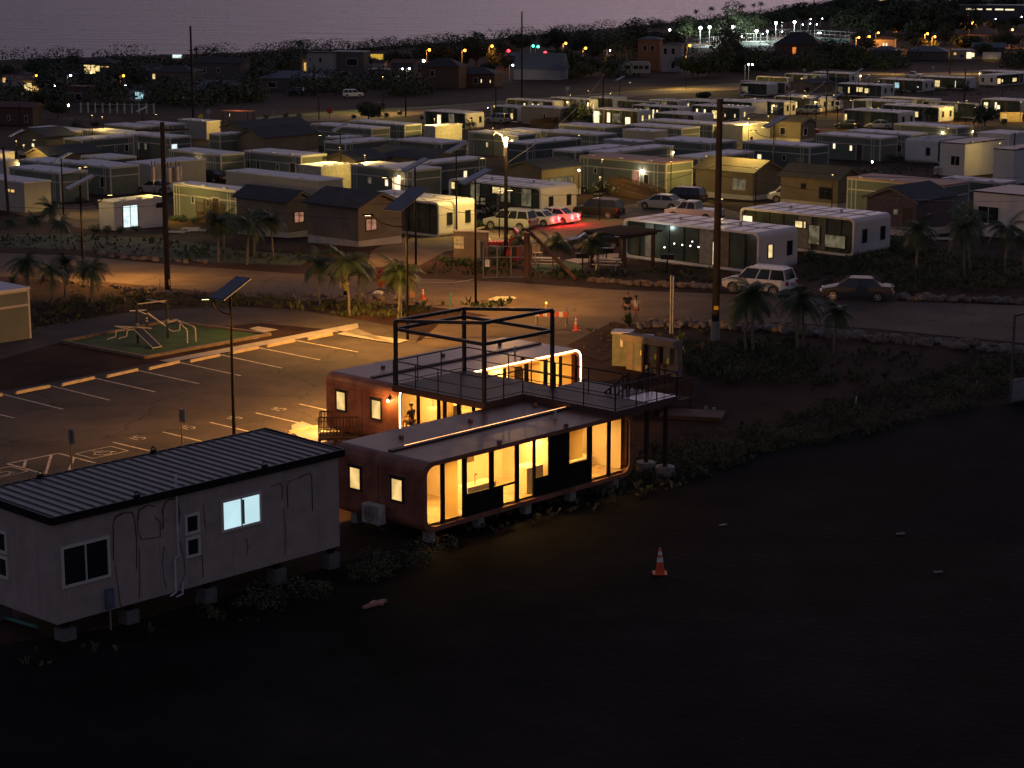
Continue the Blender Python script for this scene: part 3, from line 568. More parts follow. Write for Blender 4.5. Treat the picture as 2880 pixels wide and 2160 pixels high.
capx = [
 (R8, (1215, 387), 768, 1345, 'white capsule home with two dark end windows in the front right row', dict(e='dd', w=[(.93, .98, .8, 2.0, 'y'), (.30, .36, .9, 1.4, 'y')])),
 (R8, (1535, 347), 1078, 1653, 'white capsule home with warm end wall and palm before it', dict(e='dd', w=[(.48, .56, .8, 1.8, 'y'), (.36, .44, .8, 1.8, 'y')])),
 (R8, (1200, 302), 845, 1325, 'white capsule home with round-cornered dark frame behind the palm-fronted one', dict(e='--', w=strips((.2, .4, .55), 'y', .5, 1.5))),
 (R8, (1832, 315), 1398, 1858, 'white capsule home with open dark frame left of the brightly lit terrace', dict(e='--')),
 (R8, (1500, 282), 1070, 1560, 'white capsule roof just behind the open dark frames at the right', dict(e='--')),
 (R8, (590, 272), 220, 722, 'white capsule home with lamp-lit side behind two parked cars', dict(e='dd', w=strips((.1, .5, .8), 'y', .5, 1.8), porch=[('L', .1, 12)])),
 (R8, (300, 302), -60, 393, 'white capsule home with bright right end behind the brown cottage', dict(e='dd', w=strips((.25, .45, .62), 'y'), porch=[('L', .22, 12)])),
 (R8, (2190, 292), 1868, 2330, 'white capsule home with brightly lit porch end near the tan sign wall', dict(e='--', w=[(.82, .93, .2, 2.1, 'c'), (.52, .62, .9, 1.7, 'c'), (.6, .66, .6, 2.2, 'c')])),
 (R8, (1080, 170), 712, 1185, 'white capsule home with row of lit windows in the upper right', dict(e='dd', w=[(.86, .97, .7, 2, 'dim'), (.70, .74, .6, 2, 'y'), (.42, .56, 1.0, 2.1, 'y'), (.28, .38, .8, 1.9, 'y')])),
 (R8, (330, 108), 78, 362, 'white capsule home left of the dark-roofed cottage in the upper right', dict(e='--', g='g')),
 (R8, (310, 148), -45, 336, 'white capsule home with dim yellow windows before the dark-roofed cottage', dict(e='d-', w=[(.80, .88, .5, 1.5, 'y'), (.25, .42, .5, 1.6, 'dim')])),
 (R8, (590, 88), 303, 655, 'white capsule roof behind the dark-roofed cottage in the upper right', dict(e='--', w=[(.5, .56, 1, 1.8, 'y')])),
 (R8, (825, 76), 593, 1045, 'farthest white capsule home with lamp at its right end', dict(e='d-', LL=12, w=[], porch=[('R', .97, 12)])),
 (R8, (1410, 132), 1033, 1518, 'white capsule home with cold blue lights behind dark bushes', dict(e='dd', w=[(.84, .9, .9, 1.6, 'b'), (.52, .62, .6, 2.0, 'b'), (.10, .14, 1, 1.3, 'w')])),
 (R8, (1742, 112), 1360, 1835, 'white capsule home with lit door at its left half in the upper right', dict(e='d-', w=[(.55, .66, .3, 1.9, 'y'), (.2, .22, .3, 2, 'c')])),
 (R8, (2200, 66), 1805, 2330, 'farthest white capsule home at the right edge with a lamp at its left corner', dict(e='--', porch=[('L', .98, 12)])),
 (R7, (800, 245), 446, 868, 'yellow-lit white capsule home above the planter garden', dict(e='y-', w=[(.60, .75, .3, .9, 'y'), (.05, .1, .9, 1.8, 'c')], porch=[('L', .55, 18), ('L', .05, 14)])),
 (R7, (1372, 268), 1028, 1405, 'white capsule home with patio furniture right of the yellow-lit one', dict(e='--')),
 (R7, (1000, 232), 790, 1120, 'white capsule roof in the row behind the patio furniture home', dict(e='--')),
 (R7, (1560, 314), 1158, 1664, 'white capsule home with a row of seven bright slim windows', dict(e='y-', w=strips((.90, .80, .64, .52, .44)) + [(.22, .33, .8, 1.7, 'c')])),
 (R7, (1215, 345), 820, 1332, 'brightly lit white capsule home behind the planter garden palms', dict(e='yy', w=[(.86, .99, .2, 2.3, 'c'), (.62, .70, .4, 2.2, 'c'), (.40, .58, .5, 2.1, 'dim'), (.18, .30, .2, 1.6, 'c')], porch=[('L', .9, 20)])),
 (R7, (1700, 378), 1345, 1890, 'low dark capsule home with pale roof behind the long grey modular roof', dict(e='--')),
 (R7, (1560, 258), 1305, 1680, 'white capsule home with one white lit pane in the far middle row', dict(e='--', w=[(.35, .52, .7, 1.6, 'c')])),
 (R7, (2095, 316), 1668, 2225, 'white capsule home with orange-framed lit living room right of centre', dict(e='y-', w=strips((.86, .70), 'c') + [(.42, .58, .5, 2.0, 'y'), (.3, .33, .9, 1.5, 'c'), (.1, .13, .9, 1.6, 'c')])),
 (R7, (1850, 262), 1562, 1990, 'white capsule home between the single-pane and living-room homes', dict(e='--', w=strips((.7, .3)))),
 (R7, (2200, 268), 1840, 2330, 'white capsule home with five slim lit windows near the tallest pole', dict(e='--', w=strips((.55, .45, .33, .22, .1)))),
 (R7, (2330, 110), 2090, 2420, 'far white capsule home with lit white furniture inside left end', dict(e='--', w=[(.70, .95, .6, 1.9, 'dim')])),
 (R7, (175, 310), -60, 235, 'white capsule home with orange window beside the far tree', dict(e='o-', w=[(.2, .3, .5, 1.6, 'y')], LR=4)),
]
for RR, c, l, r, lab, kw in capx:
    kw.setdefault('mr', 5.2); kw.setdefault('ml', 13); S('C', RR, c, l, r, lab, **kw)
S('C', R8, (1995, 90), 1850, 2330, 'white capsule home with two dark windows in its left end wall, upper right', glz='R', e='dd', w=[(.05, .17, .5, 1.9, 'y'), (.2, .26, .8, 1.6, 'y'), (.6, .75, .7, 1.7, 'y')], ml=5)
S('G', R8, (520, 158), 328, 690, 'dark-roofed brown cottage among the capsule homes, upper right', ridge='R', rise=.8, w=[('L', .12, .3, .9, 1.8, 'd')], LL=6)
S('C', A4, (340, 290), -620, 615, 'white capsule home with pale lit window behind the gazebo and fairy lights', h=2.9, e='yd', w=[(.30, .34, .2, 1.9, 'c'), (.10, .104, .6, 2.2, 'c')])
S('C', A4, (1015, 190), 205, 1272, 'white capsule home with yellow kitchen light above the parked white wagon', h=2.9, e='dd', w=[(.895, .985, 1.4, 2.3, 'c'), (.895, .985, .5, 1.2, 'dim'), (.45, .52, 1.75, 2.3, 'y'), (.42, .445, 1.75, 2.3, 'y'), (.30, .40, .6, 2.1, 'dim'), (.08, .26, .5, 1.5, 'dim')])
S('B', A1, (-150, 690), -420, 250, 'grey-green modular home cut by the left edge beside the palms', h=3.0)
# ================================================================ the two copper-coloured lit homes
m_cop = mat('copper_brown_panel', (.28, .105, .065), .5, .28, 1.3, .12, spec=.35, col2=(.36, .15, .095))
m_coproof = mat('wet_brown_roof', (.15, .062, .036), .36, .4, .45, .2, spec=.12, bscale=1.6)
m_seam = mat('dark_seam', (.04, .018, .014), .6)
m_cream = mat('cream_interior', (.72, .60, .42), .8, .05, 1)
m_floor = mat('interior_floor', (.45, .33, .20), .6, .2, 2)
m_led = emit('led_strip', (1, .52, .22), 14)
m_ledd = emit('led_strip_dim', (1, .42, .14), 6, .4, 1.5)
m_ceil = emit('ceiling_glow', (1, .55, .15), 5)
m_pic = mat('dark_picture', (.10, .06, .03), .5)
g_ = bpy.data.materials.new('clear_glass'); g_.use_nodes = True; t = g_.node_tree; t.nodes.clear()
o_ = t.nodes.new('ShaderNodeOutputMaterial'); mx = t.nodes.new('ShaderNodeMixShader'); tr = t.nodes.new('ShaderNodeBsdfTransparent'); gl = t.nodes.new('ShaderNodeBsdfGlossy'); gl.inputs['Roughness'].default_value = .05
tr.inputs[0].default_value = (.93, .93, .90, 1); lw = t.nodes.new('ShaderNodeLayerWeight'); lw.inputs[0].default_value = .12
t.links.new(lw.outputs['Fresnel'], mx.inputs[0]); t.links.new(tr.outputs[0], mx.inputs[1]); t.links.new(gl.outputs[0], mx.inputs[2]); t.links.new(mx.outputs[0], o_.inputs[0])
m_glass = g_

bl = bpy.data.materials.new('cream_blind'); bl.use_nodes = True; t = bl.node_tree; t.nodes.clear(); o_ = t.nodes.new('ShaderNodeOutputMaterial'); mx = t.nodes.new('ShaderNodeMixShader'); mx.inputs[0].default_value = .7
d1 = t.nodes.new('ShaderNodeBsdfDiffuse'); d1.inputs[0].default_value = (.7, .6, .42, 1); d2 = t.nodes.new('ShaderNodeBsdfTranslucent'); d2.inputs[0].default_value = (.92, .82, .55, 1)
t.links.new(d1.outputs[0], mx.inputs[1]); t.links.new(d2.outputs[0], mx.inputs[2]); t.links.new(mx.outputs[0], o_.inputs[0]); m_blind = bl
def copper_home(pos, label, W, L, panels, ledring, ledroof, glow, blinds=()):
    H = 2.7; r = .42
    root = empty('copper_capsule_home', pos, AZ, label, 'capsule home', 'copper-brown capsule homes with warm lit glazing')
    b, fn, inn = shell(L, W, H, r, .0, 'R', .18, .12)
    sh = b.build('shell', m_cop, root, norm=True); sh.data.materials.append(m_coproof)
    for p in sh.data.polygons:
        if abs(p.center.z - H) < .02 and p.normal.z > .9: p.material_index = 1
    # inside
    rm = MB(); rm.quad((.22, W - .16, .22), (L - .22, W - .16, .22), (L - .22, W - .16, H - .22), (.22, W - .16, H - .22))
    rm.quad((.22, .45, .22), (.22, W - .16, .22), (.22, W - .16, H - .22), (.22, .45, H - .22)); rm.quad((L - .22, .45, .22), (L - .22, W - .16, .22), (L - .22, W - .16, H - .22), (L - .22, .45, H - .22))
    rm.quad((.22, .32, H - .21), (L - .22, .32, H - .21), (L - .22, W - .16, H - .21), (.22, W - .16, H - .21))
    rm.box(L * .30, L * .31, 1.6, W - .2, .22, H - .22); rm.box(L * .62, L * .63, .5, W - .2, .22, H - .22); rm.box(L * .31, L * .62, W * .62, W * .63, .22, H - .22)
    rm.build('interior_wall', m_cream, root)
    MB().quad((.22, .32, .215), (L - .22, .32, .215), (L - .22, W - .16, .215), (.22, W - .16, .215)).build('interior_floor', m_floor, root)
    for k, x in enumerate((.12, .38, .55, .78)):
        MB().box(L * x, L * x + 1.3 * glow[k], 1.1, 1.5, H - .27, H - .235).build('ceiling_light', m_ceil, root)
        al = bpy.data.lights.new('ceiling_lamp', 'AREA'); al.shape = 'RECTANGLE'; al.size = 1.2; al.size_y = .5; al.energy = 135 * glow[k]; al.color = (1, .55, .14)
        ao = bpy.data.objects.new('ceiling_lamp', al); C.objects.link(ao); ao.parent = root; ao.location = (L * x + .65, 1.3, H - .30)
    # kitchen counter, tap, cabinet
    cb = MB(); cb.box(L * .24, L * .37, .55, 1.15, .22, 1.12); cb.build('kitchen_counter', m_cream, root)
    MB().path([(L * .29, .75, 1.12), (L * .29, .75, 1.5), (L * .29, .70, 1.56), (L * .29, .62, 1.5)], .02).build('kitchen_tap', m_blackst, root)
    MB().box(L * .52, L * .60, .6, 1.3, .22, 1.25).build('cupboard', m_cream, root)
    MB().box(L * .05, L * .05 + 1.5, 2.6, 3.4, .22, .62).box(L * .05, L * .05 + 1.5, 3.3, 3.5, .22, 1.05).build('sofa', m_pic, root); MB().box(L * .84, L * .84 + 1.4, 1.6, 3.4, .22, .65).build('bed', m_cream, root); MB().box(L * .31, L * .42, 2.3, 2.62, 1.5, 2.2).build('wall_cupboard', m_pic, root)
    MB().box(.6, 1.2, W - .34, W - .17, 1.85, 2.15).build('indoor_air_unit', m_conc, root); MB().box(L * .66, L * .70, .5, .56, 1.45, 2.3).build('picture', m_pic, root)
    # glazing side: mullions, panels and panes
    mu = MB(); ends = []
    for (a, c, kind) in panels: ends += [(a * L, c * L)]
    prev = .20
    for (a, c) in ends:
        if a > prev + .01: mu.box(prev, a, .09, .15, .18, H - .18)
        prev = max(prev, c)
    if prev < L - .2: mu.box(prev, L - .2, .09, .15, .18, H - .18)
    mu.box(.17, L - .17, .10, .14, H - .205, H - .17); mu.box(.17, L - .17, .10, .14, .17, .205)
    mu.build('mullion', m_black, root)
    for k, (a, c, kind) in enumerate(panels):
        if k in blinds: MB().box(a * L + .02, c * L - .02, .34, .35, .24 if kind != 'w' else 1.2, H - .24).build('roller_blind', m_blind, root)
    for (a, c, kind) in panels:
        a *= L; c *= L; z0, z1 = .2, H - .2
        if kind in 'fFr':
            o = MB(); o.quad((a, .12, z0), (c, .12, z0), (c, .12, z1), (a, .12, z1)); o.build('window_pane', m_glass, root)
            if kind == 'F': MB().box(a, c, .10, .115, z0, .95).build('black_infill', m_black, root)
        elif kind in 'uUw':
            zs = 1.05 if kind != 'w' else 1.15
            MB().quad((a, .12, zs), (c, .12, zs), (c, .12, z1 - .06), (a, .12, z1 - .06)).build('window_pane', m_glass, root)
            if kind == 'U':
                MB().box(a, a + (c - a) * .45, .10, .16, z0, zs).build('black_infill', m_black, root); MB().quad((a + (c - a) * .45, .12, z0), (c, .12, z0), (c, .12, zs - .08), (a + (c - a) * .45, .12, zs - .08)).build('window_pane', m_glass, root); MB().box(a + (c - a) * .45, c, .105, .15, zs - .08, zs).build('transom', m_black, root)
            else: MB().box(a, c, .10, .16, z0, zs).build('black_infill', m_black, root)
        else: MB().box(a, c, .095, .155, z0, z1).build('black_panel', m_black, root)
    # end wall windows and seams
    for (y, z0, z1) in ((1.05, 1.0, 1.95), (3.35, 1.05, 2.0)):
        o = win(root, 'L', y, y + .70, z0, z1, 'd', m_dframe, 0, .07, 'window', .0); p = o.children[0]
        p.data.materials.clear(); p.data.materials.append(LIT['y'] if 0 else emit('copper_window', (1, .66, .24), 1.05, .35, 1.6))
        MB().box(-.075, .0, y - .04, y + .74, z1 + .0, z1 + .05).build('window_hood', m_dframe, o)
    s = MB()
    s.box(-.004, .006, W * .5 - .015, W * .5 + .015, r * .7, H - r * .9)
    for z in (.62, 2.15): s.box(-.003, .003, .05, W - .05, z, z + .012)
    s.build('panel_seam', m_seam, root)
    ridge = MB(); ridge.box(.55, L - .5, W * .5 - .22, W * .5 + .02, H + .003, H + .055); ridge.build('roof_ridge_cap', m_seam, root)
    a, c, mt = ledroof
    MB().box(L * a, L * c, W * .5 + .025, W * .5 + .06, H + .01, H + .055).build('roof_led_strip', mt, root)
    for k in range(5): MB().cbox((L * (.2 + .16 * k), .25 if k % 2 else W * .75, H + .05), .14, .14, .12).build('roof_bracket', m_cop, root)
    MB().tube((L * .74, W * .3, H), (L * .74, W * .3, H + .35), .04).build('vent_pipe', m_wframe, root)
    if ledring:
        pts = rrect(L - .10, H - .10, r, .05, 6); pts = [(x + .05, z) for x, z in pts]; n = len(pts); q = MB(); rd = MB()
        for k in range(n):
            x0, z0 = pts[k]; x1, z1 = pts[(k + 1) % n]
            if z0 < .3 and z1 < .3: continue
            q.tube((x0, -.012, z0), (x1, -.012, z1), .035, n=6)
        q.build('face_led_strip', m_led, root)
    pr = MB()
    for k in range(5):
        x = .7 + (L - 1.4) * k / 4
        for y in (.45, W - .5):
            o = MB().box(x - .17, x + .17, y - .17, y + .17, -pos[2] - .1, .02).build('concrete_pier', m_conc, root)
    return root
# panel boundaries measured along the face (0..1)
pa = lambda x: (lambda t: t * .894 / (1 - t * .106))((x - 690) / 1200)
PAN = [(pa(700), pa(800), 'r'), (pa(822), pa(925), 'f'), (pa(950), pa(1080), 'u'), (pa(1105), pa(1228), 'U'), (pa(1250), pa(1330), 'f'), (pa(1345), pa(1420), 'F'), (pa(1425), pa(1532), 'x'), (pa(1538), pa(1642), 'w'), (pa(1668), pa(1757), 'f'), (pa(1775), pa(1868), 'r')]
homeA = copper_home((-3.28, 74.5, .5), 'front copper-brown capsule home with big amber windows and roof light line', 4.9, 12.2, PAN, False, (.12, .90, m_ledd), (1.25, .9, .9, .75), (1, 7))
homeB = copper_home((-4.95, 88.45, .5), 'rear copper-brown capsule home outlined by a glowing strip under the steel deck', 4.7, 12.2, [(.02, .10, 'r'), (.115, .205, 'f'), (.22, .31, 'f'), (.325, .39, 'f'), (.405, .46, 'f'), (.475, .56, 'f'), (.575, .68, 'f'), (.70, .79, 'f'), (.81, .88, 'f'), (.895, .975, 'r')], True, (.10, .45, m_seam), (1.3, 1.2, 1.2, 1.3), (2, 7, 9))
# the lit strip washes the gap between the homes and the lot
def area(parent, loc, e, col, sx, sy, rot):
    al = bpy.data.lights.new('strip_glow', 'AREA'); al.shape = 'RECTANGLE'; al.size = sx; al.size_y = sy; al.energy = e; al.color = col
    ao = bpy.data.objects.new('strip_glow', al); C.objects.link(ao); ao.parent = parent; ao.location = loc; ao.rotation_euler = rot
area(homeB, (6.1, -.06, 2.6), 60, (1, .55, .2), 11, .06, (R(90) - R(40), 0, 0))
# outdoor lamps on the far (lot) side of both homes, which light the bays orange
def wall_lamp(parent, loc, e, out=(-1, 0), spot=None):
    o = MB().cbox(loc, .14, .14, .1).build('wall_lamp', m_dframe, parent)
    MB().ball((loc[0] + out[0] * .05, loc[1] + out[1] * .05, loc[2] - .09), .06, nu=8, nv=5).build('bulb', m_lampy, o)
    point(parent, (loc[0] + out[0] * .35, loc[1] + out[1] * .35, loc[2] - .15), e, (1, .47, .10), .1)
wall_lamp(homeB, (1.5, 4.78, 2.35), 1300, (0, 1)); wall_lamp(homeB, (6.5, 4.78, 2.35), 9000, (0, 1)); wall_lamp(homeB, (10.8, 4.78, 2.35), 500, (0, 1))
wall_lamp(homeA, (1.2, 4.98, 2.3), 420, (0, 1)); wall_lamp(homeB, (-.08, .55, 2.1), 55, (-1, 0))

# air conditioner on a bracket at the front home's end wall
def aircon(M4, label, sc=1.0):
    root = empty('air_conditioner', M4, AZ, label, 'air conditioner', 'outdoor air conditioner units')
    root.scale = (sc, sc, sc)
    MB().box(-.42, -.06, 0, .92, 0, .72).build('housing', mat('ac_white', (.55, .52, .48), .5), root)
    b = MB(); n = 20
    for rr in (.29, .22, .15, .08):
        for i in range(n):
            a0 = 2 * math.pi * i / n; a1 = 2 * math.pi * (i + 1) / n
            b.tube((-.435, .52 + rr * math.cos(a0), .36 + rr * math.sin(a0)), (-.435, .52 + rr * math.cos(a1), .36 + rr * math.sin(a1)), .008, n=4, cap=False)
    for i in range(8):
        a = math.pi * i / 4; b.tube((-.435, .52, .36), (-.435, .52 + .3 * math.cos(a), .36 + .3 * math.sin(a)), .007, n=4)
    b.build('fan_grille', mat('ac_grey', (.2, .19, .18), .6), root)
    MB().box(-.424, -.42, .05, .99 - .1, .02, .7).build('front_panel', mat('ac_pale', (.42, .40, .37), .5), root)
    MB().box(-.45, .0, .08, .13, -.05, 0).box(-.45, .0, .79, .84, -.05, 0).tube((-.4, .1, -.05), (0, .1, -.35), .018).tube((-.4, .81, -.05), (0, .81, -.35), .018).build('bracket', m_galv, root)
    return root
def loc_of(root, x, y, z):
    c, s = math.cos(AZ), math.sin(AZ); l = root.location
    return (l.x + c * x - s * y, l.y + s * x + c * y, l.z + z)
aircon(loc_of(homeA, 0, 1.75 + .25, .05), 'white air conditioner on the end wall of the front copper home', 1.0)

# ================================================================ the raised steel deck between them
DK = (-1.15, 83.98, 0); deck = empty('steel_deck', DK, AZ, 'raised steel roof deck with open pergola frame between the copper homes', 'deck')
ZD = 3.45
MB().box(0, 4.5, 0, 5.5, ZD - .28, ZD - .04).box(2.4, 6.5, -5.1, .0, ZD - .28, ZD - .04).build('deck_frame', mat('brown_steel', (.085, .045, .035), .5), deck)
b = MB()
for i in range(30): b.box(.02, 4.48, .02 + i * .182, .02 + i * .182 + .165, ZD - .037, ZD)
for i in range(27): b.box(2.42, 6.48 if i > 0 else 6.48, -5.08 + i * .188, -5.08 + i * .188 + .17, ZD - .037, ZD)
b.build('deck_boards', mat('deck_boards', (.048, .032, .027), .6, .3, .6, .2), deck)
MB().box(4.6, 6.45, -5.06, -3.7, ZD + .002, ZD + .02).build('steel_landing', mat('blue_steel', (.12, .14, .20), .35, metal=.3), deck)
sq = .068
def post(b, x, y, z0, z1, w=sq): b.box(x - w, x + w, y - w, y + w, z0, z1)
for (x, y, zt) in ((.1, .1, 6.8), (.1, 5.35, 6.25), (4.35, .1, 6.8), (4.35, 5.35, 6.25)):
    b = MB(); post(b, x, y, ZD - .3, zt); b.build('pergola_post', m_blackst, deck)
b = MB(); sb = lambda p, q, w=.05, h=.07: b.cbox(((p[0] + q[0]) / 2, (p[1] + q[1]) / 2, (p[2] + q[2]) / 2), (Vector(q) - Vector(p)).length, w * 2, h * 2, math.atan2(q[1] - p[1], q[0] - p[0]), 0, 0, -math.atan2(q[2] - p[2], math.hypot(q[0] - p[0], q[1] - p[1])))
c4 = [(.1, .1), (4.35, .1), (4.35, 5.35), (.1, 5.35)]
for i in range(4):
    p, q = c4[i], c4[(i + 1) % 4]; zt = lambda c: 6.8 if c[1] < 1 else 6.25
    sb((*p, 5.9), (*q, 5.9), .05, .07); sb((*p, zt(p)), (*q, zt(q)))
b.build('pergola_beam', m_blackst, deck)
def rail(pts, posts=1.5, h=1.05, slats=0, zf=None, name='railing', mt=None, parent=None):
    b = MB()
    for (x0, y0), (x1, y1) in zip(pts, pts[1:]):
        z0 = zf(x0, y0) if zf else ZD; z1 = zf(x1, y1) if zf else ZD
        L = math.hypot(x1 - x0, y1 - y0); n = max(1, round(L / posts))
        b.tube((x0, y0, z0 + h), (x1, y1, z1 + h), .032, n=6); b.tube((x0, y0, z0 + h * .52), (x1, y1, z1 + h * .52), .02, n=6); b.tube((x0, y0, z0 + .1), (x1, y1, z1 + .1), .02, n=6)
        for k in range(n + 1):
            t = k / n; x = x0 + (x1 - x0) * t; y = y0 + (y1 - y0) * t; z = z0 + (z1 - z0) * t; b.tube((x, y, z), (x, y, z + h), .03, n=6)
        if slats:
            m = int(L / slats)
            for k in range(m):
                t = (k + .5) / m; x = x0 + (x1 - x0) * t; y = y0 + (y1 - y0) * t; z = z0 + (z1 - z0) * t; b.box(x - .02, x + .02, y - .02, y + .02, z + .08, z + h - .03)
    return b.build(name, mt or m_blackst, parent or deck)
rail([(.05, .05), (.05, 5.45), (4.45, 5.45), (4.45, .05)]); rail([(.05, .05), (2.42, .05), (2.42, -5.05), (6.45, -5.05)]); rail([(6.45, -5.05), (6.45, -3.7)], .8); rail([(4.45, .0), (4.62, -3.6)])
for x, y in ((6.4, -5.0), (6.4, -3.6), (2.6, -4.9), (.2, .2), (4.3, .2)):
    pass
for x, y in ((6.68, -3.55), (6.62, -4.62)):
    x -= .35; b = MB(); post(b, x, y, 0, ZD - .28, .07); b.build('support_post', m_blackst, deck)
    MB().tube((x, y, -.05), (x, y, .38), .42, .42, 20).build('concrete_footing', m_conc, deck)
for x, y in ((.3, .2), (.3, 2.6), (4.2, .1)):
    b = MB(); post(b, x, y, 0, ZD - .28, .06); b.build('support_post', m_blackst, deck)
# stairs from the landing
b = MB(); ns = 16
for k in range(ns):
    z = ZD - (k + 1) * ZD / (ns + 1); y = -3.6 + k * .26; b.box(5.05, 6.25, y, y + .27, z - .03, z)
b.build('stair_tread', mat('stair_steel', (.16, .16, .19), .35, metal=.3), deck)
zf = lambda x, y: max(0, ZD - (y + 3.65) * ZD / (ns * .26 + .26))
rail([(5.0, -3.65), (5.0, .6)], 1.2, zf=zf, slats=.22, name='stair_railing'); rail([(6.3, -3.65), (6.3, .6)], 1.2, zf=zf, slats=.22, name='stair_railing')
# timber access ramps
def ramp(p, rz, L, wd, z0, z1, label):
    root = empty('access_ramp', (p[0], p[1], T(p[1])), rz, label, 'ramp', 'timber access ramps')
    MB().add([(0, 0, z0), (L, 0, z1), (L, wd, z1), (0, wd, z0), (0, 0, z0 - .12), (L, 0, z1 - .12), (L, wd, z1 - .12), (0, wd, z0 - .12)], []) if 0 else None
    b = MB(); b.add([(0, 0, z0), (L, 0, z1), (L, wd, z1), (0, wd, z0), (0, 0, z0 - .12), (L, 0, z1 - .12), (L, wd, z1 - .12), (0, wd, z0 - .12)], [(0, 1, 2, 3), (4, 5, 6, 7), (0, 1, 5, 4), (1, 2, 6, 5), (2, 3, 7, 6), (3, 0, 4, 7)])
    b.build('walking_surface', m_wood, root); zq = lambda x, y: z0 + (z1 - z0) * x / L
    for y in (0, wd): rail([(0, y), (L, y)], 1.3, .95, .14, zq, 'railing', m_wood, root)
    b = MB()
    for k in range(4):
        for y in (.05, wd - .05): b.box(L * k / 3 - .05, L * k / 3 + .05, y - .05, y + .05, -.1, zq(L * k / 3, 0) - .05)
    b.build('post', m_wood, root); return root
p = U(*A6(1860, 690), zabs=.1); ramp((p.x, p.y), AZ - R(0), 4.6, 1.3, .5, .5, 'slatted timber ramp under the steel landing')
p = U(*A6(290, 800), zabs=0); ramp((p.x, p.y), AZ - R(5), 3.6, 1.2, .15, .55, 'timber ramp with slatted rail between the two copper homes')
p = U(*A6(95, 850), zabs=0); ramp((p.x, p.y), AZ - R(45), 2.2, 1.2, .5, .5, 'short slatted timber landing behind the white container roof')
p = U(*A6(2100, 670), zabs=0); tag(MB().cbox((p.x + .9, p.y, .12), 3.0, 1.6, .2, AZ - R(60)).build('timber_platform', m_wood), 'low timber platform on the dirt beside the slatted ramp', 'platform')

# ================================================================ white container cabin in front
pos = U(*A7(357, 1278), h=.62); cr = empty('container_cabin', (pos.x, pos.y, T(pos.y)), AZ, 'white container cabin with ribbed metal roof in the left foreground', 'container cabin')
zb = pos.z - T(pos.y); Lc, Wc, Hc = 12.1, 4.0, 3.48
m_cont = mat('stained_white_panel', (.37, .30, .26), .75, .13, 1.4, .08)
b = MB(); b.prism([(0, 0, zb), (0, Wc, zb), (0, Wc, zb + Hc + .06), (0, 0, zb + Hc)], (Lc, 0, 0)); b.build('wall', m_cont, cr)
m_rib = mat('grey_metal_roof', (.18, .155, .155), .42, .2, .5, .05, metal=.3)
sl_ = .28 / Wc; b = MB(); b.prism([(-.12, -.12, zb + Hc - .02), (-.12, Wc + .12, zb + Hc + .08), (-.12, Wc + .12, zb + Hc + .14), (-.12, -.12, zb + Hc + .04)], (Lc + .24, 0, 0))
for k in range(31):
    x = .05 + k * .4; b.prism([(x - .035, -.11, zb + Hc + .035), (x + .035, -.11, zb + Hc + .035), (x + .02, -.11, zb + Hc + .085), (x - .02, -.11, zb + Hc + .085)], (0, Wc + .22, .10), 1)
b.build('roof', [m_rib, mat('dark_rib', (.085, .07, .07), .6)], cr)
b = MB(); b.box(-.16, Lc + .16, -.18, -.12, zb + Hc - .17, zb + Hc + .09); b.prism([(-.18, -.12, zb + Hc - .17), (-.18, Wc + .16, zb + Hc - .07), (-.18, Wc + .16, zb + Hc + .20), (-.18, -.12, zb + Hc + .09)], (.06, 0, 0)); b.prism([(Lc + .12, -.12, zb + Hc - .17), (Lc + .12, Wc + .16, zb + Hc - .07), (Lc + .12, Wc + .16, zb + Hc + .20), (Lc + .12, -.12, zb + Hc + .09)], (.06, 0, 0)); b.box(-.16, Lc + .16, Wc + .12, Wc + .18, zb + Hc - .07, zb + Hc + .18)
b.build('fascia', m_black, cr)
for x, y in ((3.2, -.1), (8.6, -.1), (2.4, Wc + .1), (7.1, Wc + .1)):
    zz = zb + Hc + .08 + (.10 if y > 1 else 0); b = MB(); b.box(x - .12, x + .12, y - .03, y + .03, zz, zz + .10)
    for i in range(8):
        a0 = math.pi * i / 8 * 1.0; a1 = math.pi * (i + 1) / 8
        b.tube((x + .07 * math.cos(a0), y, zz + .12 + .09 * math.sin(a0)), (x + .07 * math.cos(a1), y, zz + .12 + .09 * math.sin(a1)), .022, n=5)
    b.build('lifting_lug', m_black, cr)
def fr(xz): return (xz - 357) / (2095 - 357)
def tw(x):   # image fraction to distance along the long wall
    t = fr(x); return Lc * t * .885 / (1 - t * .115)
ks = 3.48 / 2.92
cw = [(395, 690, .95 * ks, 2.1 * ks, 'd', 1), (1372, 1618, 1.35 * ks, 2.3 * ks, 'w', 1)]
for a, c, z0, z1, lit, sp in cw: win(cr, 'R', tw(a), tw(c), zb + z0, zb + z1, 'd' if lit == 'd' else 'd', m_wframe, sp, .09)
o = cr.children[-1].children[0]; o.data.materials.clear(); o.data.materials.append(emit('cold_room_window', (.62, .90, .98), .95, .12, .8))
MB().box(tw(1500), tw(1510), -.075, -.03, zb + 1.75, zb + 2.6).build('curtain', m_galv, o)
win(cr, 'R', tw(1150), tw(1240), zb + 1.85, zb + 2.55, 'd', m_wframe, 0, .09); win(cr, 'R', tw(1150), tw(1240), zb + 1.05, zb + 1.75, 'd', m_wframe, 0, .09)
win(cr, 'L', 2.55, 3.15, zb + 1.8, zb + 2.55, 'd', m_wframe, 0, .09); win(cr, 'L', 2.55, 3.15, zb + .95, zb + 1.7, 'd', m_wframe, 0, .09)
point(cr, (tw(1500), 1.8, zb + 2.5), 12, (.7, .93, 1), .2)
